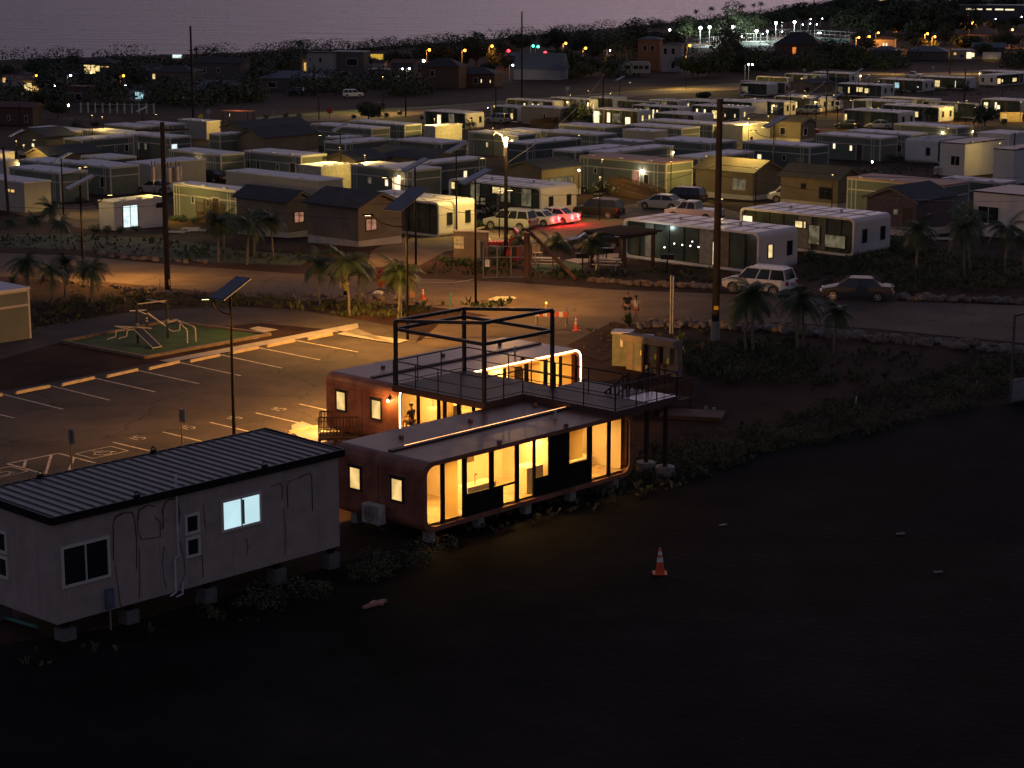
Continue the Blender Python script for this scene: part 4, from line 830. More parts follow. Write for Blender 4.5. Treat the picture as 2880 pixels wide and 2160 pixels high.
# sealed joints, rusty sealant trails and pipes
b = MB()
for x in (.4, 2.0, 3.3, 4.1, 5.3, 7.2, 9.6, 11.1): b.box(x, x + .012, -.004, .002, zb, zb + Hc - .2)
for y in (.9, 2.1, 3.2): b.box(-.004, .002, y, y + .012, zb, zb + Hc)
b.build('wall_joint', mat('joint_grey', (.25, .23, .23), .8), cr)
def trail(pts, w_=.024):
    b = MB(); pp = []
    for (x, z) in pts: pp.append((tw(x) + rnd.uniform(-.02, .02), -.012, zb + z * ks))
    for i in range(len(pp) - 1): b.tube(pp[i], pp[i + 1], w_ * rnd.uniform(.6, 1.4), w_ * rnd.uniform(.5, 1.5), 5)
    b.build('sealant_stain', mat('rust_sealant', (.10, .05, .035), .9, .5, 6), cr)
arch = lambda a, c, z0, zt, z1: [(a, z0), (a + 4, (z0 + zt) / 2), (a + 2, zt - .25), (a + 18, zt - .06), ((a + c) / 2, zt), (c - 15, zt - .03), (c, zt - .2), (c + 4, (zt + z1) / 2), (c, z1)]
trail(arch(715, 850, 1.4, 2.62, .95)); trail([(868, 2.35), (880, 2.6), (930, 2.68), (975, 2.6)]); trail([(868, 2.35), (866, 2.0), (890, 1.75), (960, 1.72), (1000, 1.7), (1005, 2.1), (975, 2.3)], .014); trail(arch(1020, 1118, 1.9, 2.70, 1.9)); trail([(1020, 1.4), (1010, .9), (1015, .45), (1030, .2)], .012); trail([(1118, 1.4), (1140, .9), (1145, .5), (1110, .1)], .012)
trail([(1268, 2.3), (1270, 1.9), (1280, 1.5)], .012); trail([(1230, .85), (1250, .85), (1252, .2)], .012); trail([(1680, 2.36), (1740, 2.38), (1752, 2.3), (1748, 1.9)], .014); trail([(1780, 1.6), (1778, 2.2), (1790, 2.36), (1850, 2.42), (1920, 2.48), (1930, 2.4), (1932, 1.3)], .016)
trail([(1752, 1.6), (1760, .9), (1755, .2)], .010); trail([(1525, 1.0), (1530, .75), (1525, .5)], .01); trail([(720, 1.2), (735, .6), (745, .05), (760, -.0)], .013); trail([(868, 1.5), (865, .7), (862, .1)], .01)
MB().path([(tw(1097), -.10, zb + Hc + .55), (tw(1097), -.10, zb + 1.25), (tw(1075), -.10, zb + 1.2), (tw(1075), -.10, zb + .02), (tw(1040), -.10, zb - .05)], .035).path([(tw(1115), -.10, zb + .3), (tw(1115), -.10, zb - .1), (tw(1070), -.15, zb - .12)], .03).build('drain_pipe', mat('pvc_white', (.55, .55, .6), .4), cr)
MB().box(tw(650), tw(695), -.14, 0, zb + .1, zb + .75).build('meter_box', mat('blue_grey_box', (.10, .12, .17), .5), cr)
MB().tube((tw(672), -.08, zb + .1), (tw(672), -.08, -.1), .03).build('conduit', m_galv, cr)
for x in (425, 815, 1295, 1725, 2075):
    X = min(tw(x), Lc - .3); o = MB().box(X - .25, X + .25, -.05, .45, -.15, zb - .22).build('concrete_block', mat('block_grey', (.14, .125, .115), .9, .2, 3, .2), cr)
    MB().box(X - .1, X + .1, .05, .3, zb - .22, zb - .0).build('steel_shoe', m_black, o)
for x in (.4, 6, 11.5):
    MB().box(x - .25, x + .25, Wc - .5, Wc, -.4, zb).build('concrete_block', mat('block_grey', (.25, .235, .22)), cr)
p = U(*A7(-30, 1225)); q = U(*A7(240, 1305)); tag(MB().tube((p.x, p.y, p.z + .06), (q.x, q.y, q.z + .06), .07).build('plastic_pipe', mat('teal_pvc', (.05, .16, .14), .4)), 'teal plastic pipe lying beside the container cabin', 'pipe')
# ================================================================ poles and lamps
LK = 7.5
m_panel = mat('solar_panel', (.03, .035, .06), .22, .2, 2, spec=.6)
m_lpole = mat('dark_lamp_pole', (.012, .009, .008), .8, .2, 2, spec=.1)
def hgt(base, top_px_y):
    return (base[0] and 0) or 0
def pole_geo(bp, tp):
    p = U(*bp); s = scale_at(p); return p, (bp[1] - tp[1]) / s / .972
def solar_lamp(bp, tp, label, e=0, arm=1, az=R(-62), armaz=R(10), col=YEL, tilt=R(24), psz=1.0, al=1.0):
    p, h = pole_geo(bp, tp); root = empty('solar_street_lamp', p, 0, label, 'street lamp', 'solar-powered street lamps')
    MB().tube((0, 0, -.1), (0, 0, h), .085, .055, 10).build('pole', m_lpole, root)
    b = MB(); Rm = Matrix.Rotation(az, 3, 'Z') @ Matrix.Rotation(tilt, 3, 'X')
    b.cbox((0, 0, 0), .95 * psz, 2.0 * psz, .06)
    b.v = [tuple(Rm @ Vector(v) + Vector((0, 0, h + .12))) for v in b.v]; o = b.build('solar_panel', m_panel, root)
    b = MB()
    b.cbox((0, 0, -.035), 1.0 * psz, 2.05 * psz, .03); b.v = [tuple(Rm @ Vector(v) + Vector((0, 0, h + .12))) for v in b.v]; b.build('panel_frame', m_galv, o)
    d = Vector((math.cos(armaz), math.sin(armaz), 0)) * arm; hz = h - .75 - .75 * al
    pts = [Vector((0, 0, hz)) + d * (1.9 * al * math.sin(t)) + Vector((0, 0, .75 * (1 - math.cos(t)))) for t in [R(a) for a in (0, 25, 50, 75, 90)]]
    b = MB(); b.path(pts, .035, 6); b.build('arm', m_lpole, root)
    q = pts[-1] + d * .3; b = MB(); b.cbox(q, .6, .22, .07, armaz if arm > 0 else armaz); hd = b.build('lamp_head', m_lpole, root)
    MB().cbox(q - Vector((0, 0, .045)), .3, .14, .02, armaz).build('led_lens', emit('led_lens', (1, .72, .3), 7) if e else m_galv, hd)
    if e: point(root, q - Vector((0, 0, .12)), e * LK, col, .15, 150)
    return root
solar_lamp(A5(1620, 850), A1(1985, 690), 'near solar street lamp with dark tilted panel in the parking lot', 150, -1, R(-38), R(8), psz=.92, al=.42, col=ROAD)
solar_lamp(A1(725, 585), R5(700, 690), 'solar street lamp at the far road edge beside the lit small cabin', 620, .9, col=ROAD)
solar_lamp(R5(152, 500), R5(135, 245), 'solar street lamp near the glowing left-edge annex', 160)
solar_lamp(R5(550, 935), R5(533, 465), 'solar street lamp in front of the tall-window modular home', 90)
solar_lamp(R6(797, 768), R6(790, 262), 'solar street lamp beside the glowing cream cabin', 520, -1, armaz=R(5))
solar_lamp(R6(1795, 1182), R6(1795, 450), 'solar street lamp at the end of the yellow-lit capsule home', 380)
solar_lamp(A2(1443, 455), R6(1435, 600), 'solar street lamp between the brown cottage and the capsule home', 330, -1, armaz=R(5), col=ROAD)
solar_lamp(A2(1960, 790), R6(1960, 710), 'tall solar street lamp by the sign wall and road', 600, col=ROAD)
solar_lamp(A2(1372, 1090), R6(1370, 905), 'solar street lamp with broad dark panel behind the leaning orange sign', 1000, -1, R(-38), R(8), psz=1.3, col=ROAD)
solar_lamp(R8(205, 1062), R8(220, 490), 'solar street lamp between the two olive-roofed cottages', 420, -1, armaz=R(5), psz=1.3)
solar_lamp(R8(550, 532), R8(565, 285), 'solar street lamp by the brown cottage with pale rake', 130)
solar_lamp(R8(344, 480), R8(350, 245), 'solar street lamp behind the brown cottage roof', 90)
solar_lamp(R8(890, 285), R8(890, 65), 'solar street lamp among the upper capsule homes', 110)
solar_lamp(R8(968, 325), R8(975, 115), 'solar street lamp near the blue-lit capsule home', 110)
solar_lamp(R3(930, 900), R3(932, 690), 'thin solar street lamp behind the brightly lit capsule home', 120)
solar_lamp(R1(1235, 960), R1(1235, 770), 'solar street lamp in the far left modular rows', 90)
solar_lamp(R8(722, 520), R8(725, 262), 'solar street lamp right of the parked light van', 90)
solar_lamp(R3(2008, 900), R3(2010, 820), 'short solar street lamp among the slim-window capsule homes', 60)
# small pole lamps; yellow ones with the default globe are added to brighten surroundings
def bollard(px, label, e, col=YEL, h=3.6, cold=0, hh=.05, grp='small pole lamps between the homes'):
    p = U(*px); root = empty('pole_lamp', p, 0, label, 'lamp', grp)
    MB().tube((0, 0, -.1), (0, 0, h), .045, .035, 8).build('pole', m_lpole, root)
    MB().ball((0, 0, h + hh), hh, nu=10, nv=6).build('globe', m_lampw if cold else emit('globe_soft', (1, .7, .3), 4), root)
    point(root, (0, 0, h + hh), e * (1 if cold else 5), col, max(.1, hh)); return root
def added_lamp(key, face, t, dist, e, label, h=4.0, col=YEL):
    """added pole lamp to brighten one wall of the home whose label contains key"""
    root, LL, LR = [v for k, v in HOME.items() if key in k][0]; L = LL if face == 'L' else LR; lx, ly = (L * t, -dist) if face == 'R' else (-dist, L * t)
    c, s_ = math.cos(AZ), math.sin(AZ); x = root.location.x + c * lx - s_ * ly; y = root.location.y + s_ * lx + c * ly
    o = empty('pole_lamp', (x, y, T(y)), 0, label, 'lamp', 'small pole lamps between the homes')
    MB().tube((0, 0, -.1), (0, 0, h), .05, .035, 8).build('pole', m_lpole, o); MB().cbox((0, 0, h + .05), .3, .16, .08).build('lamp_head', m_lpole, o); MB().cbox((0, 0, h), .2, .1, .02).build('led_lens', emit('led_lens', (1, .72, .3), 7), o)
    point(o, (0, 0, h - .1), e, col, .12)
for a in [('bright yellow-green end wall in the middle', 'R', .6, 4, 1500, 'added pole lamp before the bright yellow-green end wall in the middle left'), ('small cabin with glowing cream', 'R', .7, 3.5, 1100, 'added pole lamp before the glowing cream cabin wall'), ('long white capsule home with yellow-lit end', 'R', .7, 4, 700, 'added pole lamp before the yellow-lit capsule end wall'),
          ('bright cream cabin with plain walls', 'R', .5, 4.5, 2400, 'added pole lamp before the bright cream cabin'), ('yellow-green lit end wall next to', 'R', .5, 4.5, 1500, 'added pole lamp before the far yellow-green end wall'), ('yellow-lit long side', 'L', .6, 5, 1500, 'added pole lamp before the yellow-lit long wall'), ('lit green end wall', 'R', .4, 4, 1300, 'added pole lamp before the lit green end wall of the rust-roofed home'),
          ('brightest yellow-green end wall', 'R', .5, 5, 2200, 'added pole lamp before the brightest end wall right of centre'), ('olive-lit end wall', 'R', .7, 5, 700, 'added pole lamp before the olive-lit end wall'), ('cream cabin with lit wall behind the tallest', 'R', .4, 4, 1100, 'added pole lamp before the cream cabin near the tallest pole'),
          ('black flat roof, sliding window', 'R', .2, 3.5, 420, 'added pole lamp before the lit right wall of the black-roofed cabin'), ('bright right wall near the far left road', 'R', .5, 4, 1300, 'added pole lamp before the wedge-roofed cabin'), ('far white capsule home with warm lit end', 'R', .6, 4, 1100, 'added pole lamp before the far warm capsule end'), ('behind the planter garden palms', 'L', .7, 4, 700, 'added pole lamp beside the planter garden'),
          ('yellow cottage with black roof', 'R', .6, 5, 1100, 'added pole lamp before the yellow cottage strip window'), ('white capsule home with warm end wall', 'R', .5, 4, 1100, 'added pole lamp before the warm capsule end wall on the right'), ('brown cottage with pale rake', 'L', .3, 4, 500, 'added pole lamp before the brown cottage with pale rake'), ('white capsule home with bright right end', 'R', .5, 4, 900, 'added pole lamp before the bright capsule end by the brown cottage'),
          ('brightly lit yellow end at the left edge', 'R', .6, 3.5, 900, 'added pole lamp before the lit white home at the left edge'), ('lit porch, timber deck', 'L', .2, 3, 260, 'added pole lamp at the timber deck'), ('lit clerestory panes', 'R', .5, 5, 700, 'added pole lamp before the clerestory capsule end wall'), ('small white cabin with glowing roof', 'L', .5, 2.6, 420, 'added tall pole lamp over the small white cabin roof', 5.5), ('yellow-lit roof shows', 'L', .5, 2.5, 500, 'added tall pole lamp over the yellow-lit far left roof', 5.5), ('glowing pale roof corner', 'L', .6, 2.5, 600, 'added tall pole lamp at the glowing roof corner', 5.5),
          ('yellow lit strip behind', 'R', .8, 2.5, 500, 'added tall pole lamp at the far left lit roof strip', 5.0), ('yellow-lit white capsule home above', 'R', .5, 4, 900, 'added pole lamp at the end of the far yellow-lit capsule'), ('lamps along its side', 'R', .5, 3, 400, 'added pole lamp at the end of the far capsule with side lamps'), ('olive-roofed cottage with curtained', 'L', .8, 6, 420, 'added pole lamp before the curtained olive-roofed cottage'), ('olive-roofed cottage with open black', 'L', .8, 6, 340, 'added pole lamp before the olive-roofed cottage with black window'), ('kitchen light above', 'L', .96, 3, 260, 'added pole lamp at the left end of the kitchen-lit capsule'), ('two-slim-window home', 'R', .3, 5, 200, 'added pole lamp behind the two-slim-window home'), ('cream bands', 'L', .9, 4, 320, 'added pole lamp at the cream-banded wall on the right')]: added_lamp(*a)
for px, lab, e, kw in [
    (R8(1000, 840), 'lone white globe lamp among the dark weeds on the right', 25, dict(cold=1, h=.8, col=COLD, hh=.12)),
    (R7(700, 1080), 'white globe lamp at the end of the capsule home by the flower bushes', 60, dict(cold=1, h=2.6, col=COLD, hh=.1)),
    (R4(1760, 640), 'added pole lamp at the far road on the right', 500, dict(h=5)),
    (R2(1100, 800), 'added pole lamp by the far road behind the modular homes', 1300, dict(h=7)),
    (R3(1500, 770), 'added pole lamp on the far road behind the capsule roofs', 2200, dict(h=8)),
    (R4(1100, 640), 'added pole lamp at the far road near the farthest capsules', 1000, dict(h=7)),
    (R8(690, 400), 'added pole lamp beside the light van', 240, {}),
    (R8(2180, 470), 'added pole lamp before the tan sign wall', 180, {}),
    (R6(2065, 200), 'pole lamp with white globe near the far capsule end', 50, dict(cold=1, h=2.6, col=COLD)),
    (R7(780, 330), 'added pole lamp beside the planter garden', 180, {}),
    (R8(690, 400), 'added pole lamp beside the light van', 240, {}),
    (R8(1680, 470), 'added pole lamp beside the warm capsule end wall', 160, {}),
    (R8(2180, 470), 'added pole lamp before the tan sign wall', 180, {}),
    (R4(1760, 640), 'added pole lamp at the far road on the right', 300, dict(h=5)),
    (R2(1100, 800), 'added pole lamp by the far road behind the modular homes', 900, dict(h=7)),
    (R3(1500, 770), 'added pole lamp on the far road behind the capsule roofs', 1500, dict(h=8)),
    (R4(1100, 640), 'added pole lamp at the far road near the farthest capsules', 700, dict(h=7)),
    (R5(150, 520), 'added pole lamp at the left-edge annex', 160, dict(h=3.2)),
    (R8(460, 360), 'added pole lamp behind the brown cottage, lighting two cars', 160, {}),
    (R7(700, 800), 'added pole lamp in the gap before the rust-roofed home', 0.1, {}),
    (R4(200, 470), 'white lamp in the far bushes below the black hip roof', 60, dict(cold=1, h=2, col=COLD, hh=.3)),
    (R1(595, 830), 'white lamp glaring in the dark bush at the upper left', 60, dict(cold=1, h=2, col=COLD, hh=.26)),
    (R3(1605, 610), 'white lamp glaring in the far hedge', 80, dict(cold=1, h=2.4, col=COLD, hh=.35)),
    (R1(1090, 700), 'white lamp beside the small blue-windowed far house', 40, dict(cold=1, h=3.5, col=COLD, hh=.18)),
    (R1(475, 660), 'small white lamp left of the pink far shed', 30, dict(cold=1, h=2.5, col=COLD, hh=.2)),
    (R1(162, 690), 'small white lamp at the far left below the lit house', 30, dict(cold=1, h=2.5, col=COLD, hh=.18)),
    (R1(790, 500), 'bright yellow lamp under the far house with long lit windows', 60, dict(h=1.5, hh=.28)),
    (R2(1450, 440), 'glaring white lamp beside the big far hip-roofed house', 120, dict(cold=1, h=3, col=COLD, hh=.4))]: bollard(px, lab, e, **kw)
# the bright lamp on the wooden pole in the middle
def utility_pole(bp, tp, label, arms=0, r=.15, armlen=2.4, lean=0):
    p, h = pole_geo(bp, tp); root = empty('utility_pole', p, 0, label, 'utility pole', 'dark wooden utility poles')
    MB().tube((0, 0, -.3), (lean, 0, h), r, r * .72, 12).build('pole', m_pole, root)
    for k in range(arms):
        z = h - .5 - k * .9; x = lean * z / h; o = MB().cbox((x, -.12, z), armlen, .1, .12, R(12)).build('crossarm', m_pole, root)
        for q in (-.45, -.2, .2, .45): MB().tube((x + q * armlen, -.12 + q * armlen * .2, z + .06), (x + q * armlen, -.12 + q * armlen * .2, z + .2), .05, .035, 6).build('insulator', m_galv, o)
    return root, p, h
P1, p1, h1 = utility_pole(A1(1450, 665), R5(1435, 180), 'thick wooden pole with transformer cans beside the small lit cabin', 1, .20, 3.4)
for k, (dx, dz) in enumerate(((-.62, 2.9), (.42, 2.95), (.95, 2.9))):
    z = h1 - dz - .9
    o = MB().tube((dx, -.32, z), (dx, -.32, z + .95), .27, .27, 14).tube((dx, -.32, z + .95), (dx, -.32, z + 1.02), .27, .15, 14).build('transformer', m_galv, P1, smooth=False)
    MB().tube((dx - .1, -.32, z + 1.0), (dx - .1, -.32, z + 1.3), .03).tube((dx + .1, -.32, z + 1.0), (dx + .1, -.32, z + 1.3), .03).build('bushing', m_dframe, o)
MB().path([(.2, -.2, h1 - 3.9), (.5, -.3, h1 - 4.5), (.3, -.25, h1 - 5.1), (.15, -.2, h1 - 4.9)], .03).build('cable_loop', m_dframe, P1)
MB().box(.12, .19, -.22, -.16, .35, .75).build('marker', mat('yellow_marker', (.8, .55, .05)), P1)
P5, p5, h5 = utility_pole(A4(28, 1045), R7(1912, 325), 'tall black utility pole with yellow band and pale foot right of centre', 0, .23)
MB().tube((0, 0, -.1), (0, 0, 1.1), .27, .26, 14).build('sleeve', m_conc, P5); MB().cbox((-.0, -.26, 1.9), .25, .03, .22).build('band', mat('yellow_marker', (.8, .55, .05)), P5)
MB().tube((0, 0, h5 - .02), (0, 0, h5 + .12), .2, .2, 12).cbox((.15, -.2, h5 - .9), .2, .2, .5).build('pole_top', m_dframe, P5)
utility_pole(R1(1670, 850), R1(1652, 75), 'tall black pole against the sea at the left', 0, .24)
utility_pole(R3(85, 840), R3(83, 130), 'tall black pole against the sea in the middle', 0, .22)
utility_pole(R3(785, 1010), R3(800, 600), 'dark pole in front of the brightly lit capsule home', 1, .16, 1.8)
utility_pole(R4(380, 615), R4(395, 15), 'tall black pole in front of the floodlit court', 0, .25)
P7, p7, h7 = utility_pole(A3(378, 575), R7(68, 690), 'wooden pole carrying the bright street lamp in the middle', 0, .17)
MB().path([(0, 0, h7 - .2), (-.3, 0, h7 + .9), (-.75, 0, h7 + 1.15), (-.95, 0, h7 + .9)], .03).build('lamp_arm', m_galv, P7)
MB().tube((0, 0, h7 + .1), (0, 0, h7 + .75), .07, .16, 10).build('lamp_globe', m_lampy, P7); point(P7, (0, -.3, h7 + .9), 2600, WARM, .2)
utility_pole(R4(500, 1010), R4(500, 560), 'dark pole with a meter box beside the dark-roofed cottage', 2, .17, 2.2)
utility_pole(R4(1570, 645), R4(1572, 380), 'far dark pole standing at the right end of the far road', 1, .2, 2)
utility_pole(R4(1690, 975), R4(1692, 610), 'dark pole in front of the round-framed capsule homes at the right', 0, .15)
utility_pole(R5(75, 935), R5(48, 370), 'leaning dark pole at the left edge by the beige cabin', 0, .15, lean=-.2)
utility_pole(R1(176, 915), R1(172, 730), 'short dark pole behind the left-edge cottage roof', 0, .15)
utility_pole(R2(1295, 825), R2(1293, 430), 'dark pole with crossarm before the far hip-roofed house', 2, .17, 2.8)
utility_pole(R2(545, 850), R2(540, 660), 'thin dark pole at the left end of the far road', 0, .12)
utility_pole(R4(2020, 960), R4(2018, 780), 'thin dark pole before the lit terrace at the right', 0, .12)
utility_pole(R8(2122, 920), R8(2130, 560), 'pale conduit pole between the right-edge white cabins', 0, .10)
utility_pole(R1(887, 760), R1(880, 400), 'thin dark pole before the far lit house', 0, .16)
for k, (bp, tp) in enumerate([(R1(1703, 400), R1(1703, 235)), (R1(1415, 400), R1(1415, 295)), (R1(813, 330), R1(813, 272)), (R1(5, 430), R1(5, 360)), (R2(505, 640), R2(500, 380)), (R2(290, 340), R2(290, 250)), (R2(1383, 470), R2(1380, 225)), (R2(2072, 860), R2(2070, 560))]):
    utility_pole(bp, tp, ['far crossarm pole against the sea left of the big round tree', 'thin far pole left of the crossarm pole', 'tiny far pole on top of the left tree line', 'far pole at the left picture edge', 'far pole before the white two-storey house', 'tiny far pole right of the dark round trees', 'far pole left of the glaring white lamp', 'dark pole left of the far capsule with orange window'][k], 1 if k in (0, 2) else 0, .16, 1.6)
# wires
def wire(a, b_, sag, label, r=.018):
    a = Vector(a); b_ = Vector(b_); pts = [a.lerp(b_, i / 14) - Vector((0, 0, sag * 4 * (i / 14) * (1 - i / 14))) for i in range(15)]
    tag(MB().path(pts, r, 4).build('power_cable', m_dframe), label, 'cable', 'overhead cables')
top5 = p5 + Vector((0, 0, h5 - 3.6)); q8 = p1 + Vector((.2, 0, h1 - 3.9))
wire(q8, p7 + Vector((0, 0, h7 - 3.2)), 1.2, 'overhead cable from the transformer pole to the bright lamp pole')
wire(q8 + Vector((0, 0, -.5)), p7 + Vector((0, 0, h7 - 4.2)), 1.5, 'lower overhead cable from the transformer pole to the bright lamp pole')
wire(p7 + Vector((0, 0, h7 - 3.2)), top5, .9, 'overhead cable from the bright lamp pole to the yellow-banded pole')
e8 = U(2960, 300, zabs=9); wire(top5, (46, 150, 6.5), .8, 'overhead cable from the yellow-banded pole out to the right edge')
wire(top5 + Vector((0, 0, -.6)), (44, 150, 4.6), 1.0, 'lower overhead cable from the yellow-banded pole to the right edge')
wire(top5 + Vector((0, 0, 2.4)), U(*R4(500, 700), zabs=6), .8, 'overhead cable from the yellow-banded pole to the pole by the dark-roofed cottage')
wire(U(*R4(500, 700), zabs=6), U(*R4(1690, 700), zabs=3), 1.2, 'overhead cable across the upper right capsule homes')
wire(p7 + Vector((0, 0, h7 - 1.2)), U(*R3(800, 640), zabs=3.5), 1.0, 'overhead cable from the bright lamp pole to the capsule-front pole')
wire(p7 + Vector((0, 0, h7 - 5)), loc_of(HOME['long white capsule home with yellow-lit end wall behind the twin brown cottages'][0], 1, 3, 2.95), .5, 'service cable sagging to the yellow-lit capsule roof')
wire(top5 + Vector((0, 0, -1.2)), loc_of(HOME['white capsule home with pale lit window behind the gazebo and fairy lights'][0], 1, 4, 2.95), .5, 'service cable sagging to the gazebo-side capsule roof')
wire(p1 + Vector((0, 0, h1 - 5.4)), (-45, 150, 4.6), .6, 'overhead cable from the transformer pole to the left edge')

# ================================================================ cars
m_tyre = mat('tyre_rubber', (.018, .018, .018), .8); m_rim = mat('alloy_rim', (.55, .53, .5), .35, metal=.6); m_cglass = mat('car_glass', (.012, .013, .015), .08, .2, 1, spec=.6)
def paint(n, c): return mat('car_paint_' + n, c, .45, .05, .5, coat=0 if n == 'grey' else .1, spec=.15 if n in ('grey', 'black') else .35)
PW = paint('white', (.80, .76, .70)); PG = paint('grey', (.075, .068, .064)); PK = paint('black', (.022, .022, .025)); PS = paint('silver', (.36, .35, .34)); PR = paint('pickup_white', (.58, .57, .55))
TYPES = {  # L, W, belt, roof z, body stations (x/L, zlow, zup, w), cabin bottom x0,x1 top x0,x1 (as fraction of L, 0 = rear)
 'sedan': (4.6, 1.78, .93, 1.45, [(0, .42, .78, .80), (.02, .30, .96, .90), (.10, .22, 1.00, .97), (.30, .20, .95, 1), (.70, .20, .92, 1), (.74, .2, .93, 1), (.92, .24, .76, .94), (.985, .28, .66, .86), (1, .36, .58, .74)], (.13, .76), (.27, .60)),
 'suv': (4.7, 1.86, 1.08, 1.78, [(0, .48, .95, .88), (.015, .38, 1.10, .95), (.10, .30, 1.10, 1), (.30, .28, 1.08, 1), (.70, .28, 1.06, 1), (.74, .28, 1.08, 1), (.92, .32, .96, .95), (.985, .38, .86, .88), (1, .45, .75, .78)], (.02, .75), (.07, .62)),
 'pickup': (5.3, 1.9, 1.08, 1.75, [(0, .5, 1.05, .92), (.01, .42, 1.10, .96), (.10, .35, 1.10, 1), (.30, .34, 1.10, 1), (.70, .32, 1.08, 1), (.76, .32, 1.10, 1), (.92, .36, .98, .95), (.985, .42, .88, .88), (1, .5, .76, .78)], (.40, .76), (.43, .66)),
 'van': (4.9, 1.9, 1.10, 1.92, [(0, .45, 1.05, .90), (.015, .34, 1.15, .96), (.2, .3, 1.12, 1), (.75, .3, 1.1, 1), (.80, .3, 1.08, 1), (.95, .34, .90, .93), (1, .45, .75, .80)], (.015, .84), (.05, .66))}
def car(px, hd, typ, pm, label, brake=0, roofrail=0, sc=1.0, hub='rear', wheelpx=None):
    L, W, belt, rz, stn, (cb0, cb1), (ctp0, ctp1) = TYPES[typ]; w2 = W / 2; rw = .34 if typ != 'sedan' else .31
    xr, xf = L * .19, L * .81
    p = U(*px)      # pixel of the near-side rear (or front) wheel contact; near side = car's left
    c_, s_ = math.cos(hd), math.sin(hd); ox = xr if hub == 'rear' else xf; oy = w2 - .1
    base = Vector((p.x - (c_ * ox - s_ * oy), p.y - (s_ * ox + c_ * oy), 0)); base.z = T(base.y + s_ * L / 2) + .02
    root = empty('parked_car', base, hd, label, 'car', 'parked cars'); root.scale = (sc, sc, sc)
    sec = []
    for (fx, zl, zu, k) in stn:
        ww = w2 * k; x = fx * L; sec.append([(x, -ww * .94, zl), (x, -ww, zl + .16), (x, -ww, zl + (zu - zl) * .55), (x, -ww * .97, zu - .09), (x, -ww * .86, zu), (x, ww * .86, zu), (x, ww * .97, zu - .09), (x, ww, zl + (zu - zl) * .55), (x, ww, zl + .16), (x, ww * .94, zl)])
    b = MB(); n = len(sec[0]); vs = [v for s in sec for v in s]; fs = []
    for i in range(len(sec) - 1):
        for k in range(n): fs.append((i * n + k, i * n + (k + 1) % n, (i + 1) * n + (k + 1) % n, (i + 1) * n + k))
    fs += [tuple(range(n)), tuple(range(len(vs) - n, len(vs)))]; b.add(vs, fs)
    # roof skin and pillars
    wb, wt = w2 * .88, w2 * .70; zb = belt - .03
    A = [(cb0 * L, zb), (ctp0 * L, rz - .05), ((ctp0 * .8 + ctp1 * .2) * L, rz), (ctp1 * L - .15, rz), (ctp1 * L, rz - .04), (cb1 * L, zb)]
    roof = [(x, -wt, z) for x, z in A[1:5]] + [(x, wt, z) for x, z in A[1:5]]
    b.add(roof, [(0, 1, 5, 4), (1, 2, 6, 5), (2, 3, 7, 6)])
    for sy in (-1, 1):
        q = lambda x, z, k: (x, sy * (wb + (wt - wb) * k) * 1.012, z)
        for (x0, x1) in ((cb0, ctp0), (cb1, ctp1)): b.tube(q(x0 * L, zb, 0), q(x1 * L, rz - .04, 1), .045, n=6)
        for f in ((.34, .62) if typ in ('suv', 'van') else (.50,)):
            xb = (cb0 + (cb1 - cb0) * f) * L; xt = (ctp0 + (ctp1 - ctp0) * f) * L; b.tube(q(xb, zb, 0), q(xt, rz - .03, 1), .04, n=6)
        b.tube(q(ctp0 * L, rz - .04, 1), q(ctp1 * L, rz - .04, 1), .04, n=6)
        if roofrail: b.tube((ctp0 * L + .2, sy * wt * .9, rz + .06), (ctp1 * L - .2, sy * wt * .9, rz + .06), .025, n=5)
    body = b.build('body', pm, root, norm=True)
    g = MB(); vs = []
    for (x, z) in A: 
        k = (z - zb) / (rz - zb); vs += [(x, -(wb + (wt - wb) * k), z - .008), (x, (wb + (wt - wb) * k), z - .008)]
    m_ = len(A); fs = [(2 * i, 2 * i + 2, 2 * i + 3, 2 * i + 1) for i in range(m_ - 1)] + [tuple(range(0, 2 * m_, 2)), tuple(range(1, 2 * m_, 2))[::-1]]
    g.add(vs, fs); g.build('windows', m_cglass, root, norm=True)
    for x in (xr, xf):
        for sy in (-1, 1):
            y = sy * (w2 - .11); wh = MB().tube((x, y - .11, rw), (x, y + .115 * sy + (0 if sy > 0 else 0), rw), rw, rw, 18).build('wheel', m_tyre, root)
            r = MB(); yo = y + sy * .118
            r.tube((x, yo - .01, rw), (x, yo + .004, rw), rw * .16, n=8)
            for k in range(6):
                a = math.pi * k / 3; r.tube((x, yo, rw), (x + rw * .62 * math.cos(a), yo, rw + rw * .62 * math.sin(a)), .035, n=4)
            for k in range(14):
                a0 = 2 * math.pi * k / 14; a1 = 2 * math.pi * (k + 1) / 14; r.tube((x + rw * .66 * math.cos(a0), yo, rw + rw * .66 * math.sin(a0)), (x + rw * .66 * math.cos(a1), yo, rw + rw * .66 * math.sin(a1)), .022, n=4, cap=False)
            r.build('rim', m_rim, wh)
            MB().tube((x, sy * (w2 - .05), rw + .03), (x, sy * (w2 + .003), rw + .03), rw + .07, rw + .07, 18).build('wheel_arch', m_dframe, root) if 1 else None
    mb = emit('brake_light', (1, .03, .04), 16) if brake else mat('tail_lamp_red', (.35, .015, .01), .3)
    zt = belt - .18
    for sy in (-1, 1):
        MB().cbox((.03, sy * w2 * .78, zt), .10, .30, .16 if typ == 'sedan' else .26).build('taillight', mb, root)
        MB().cbox((L - .12, sy * w2 * .70, stn[-2][2] - .06), .14, .34, .14).build('headlight', mat('headlamp_glass', (.5, .5, .48), .15), root)
    MB().cbox((.0, 0, zt - .12), .06, .42, .16).build('licence_plate', m_conc, root)
    MB().cbox((.0, 0, .42), .16, W * .86, .16).build('bumper', pm if typ == 'sedan' else m_dframe, root)
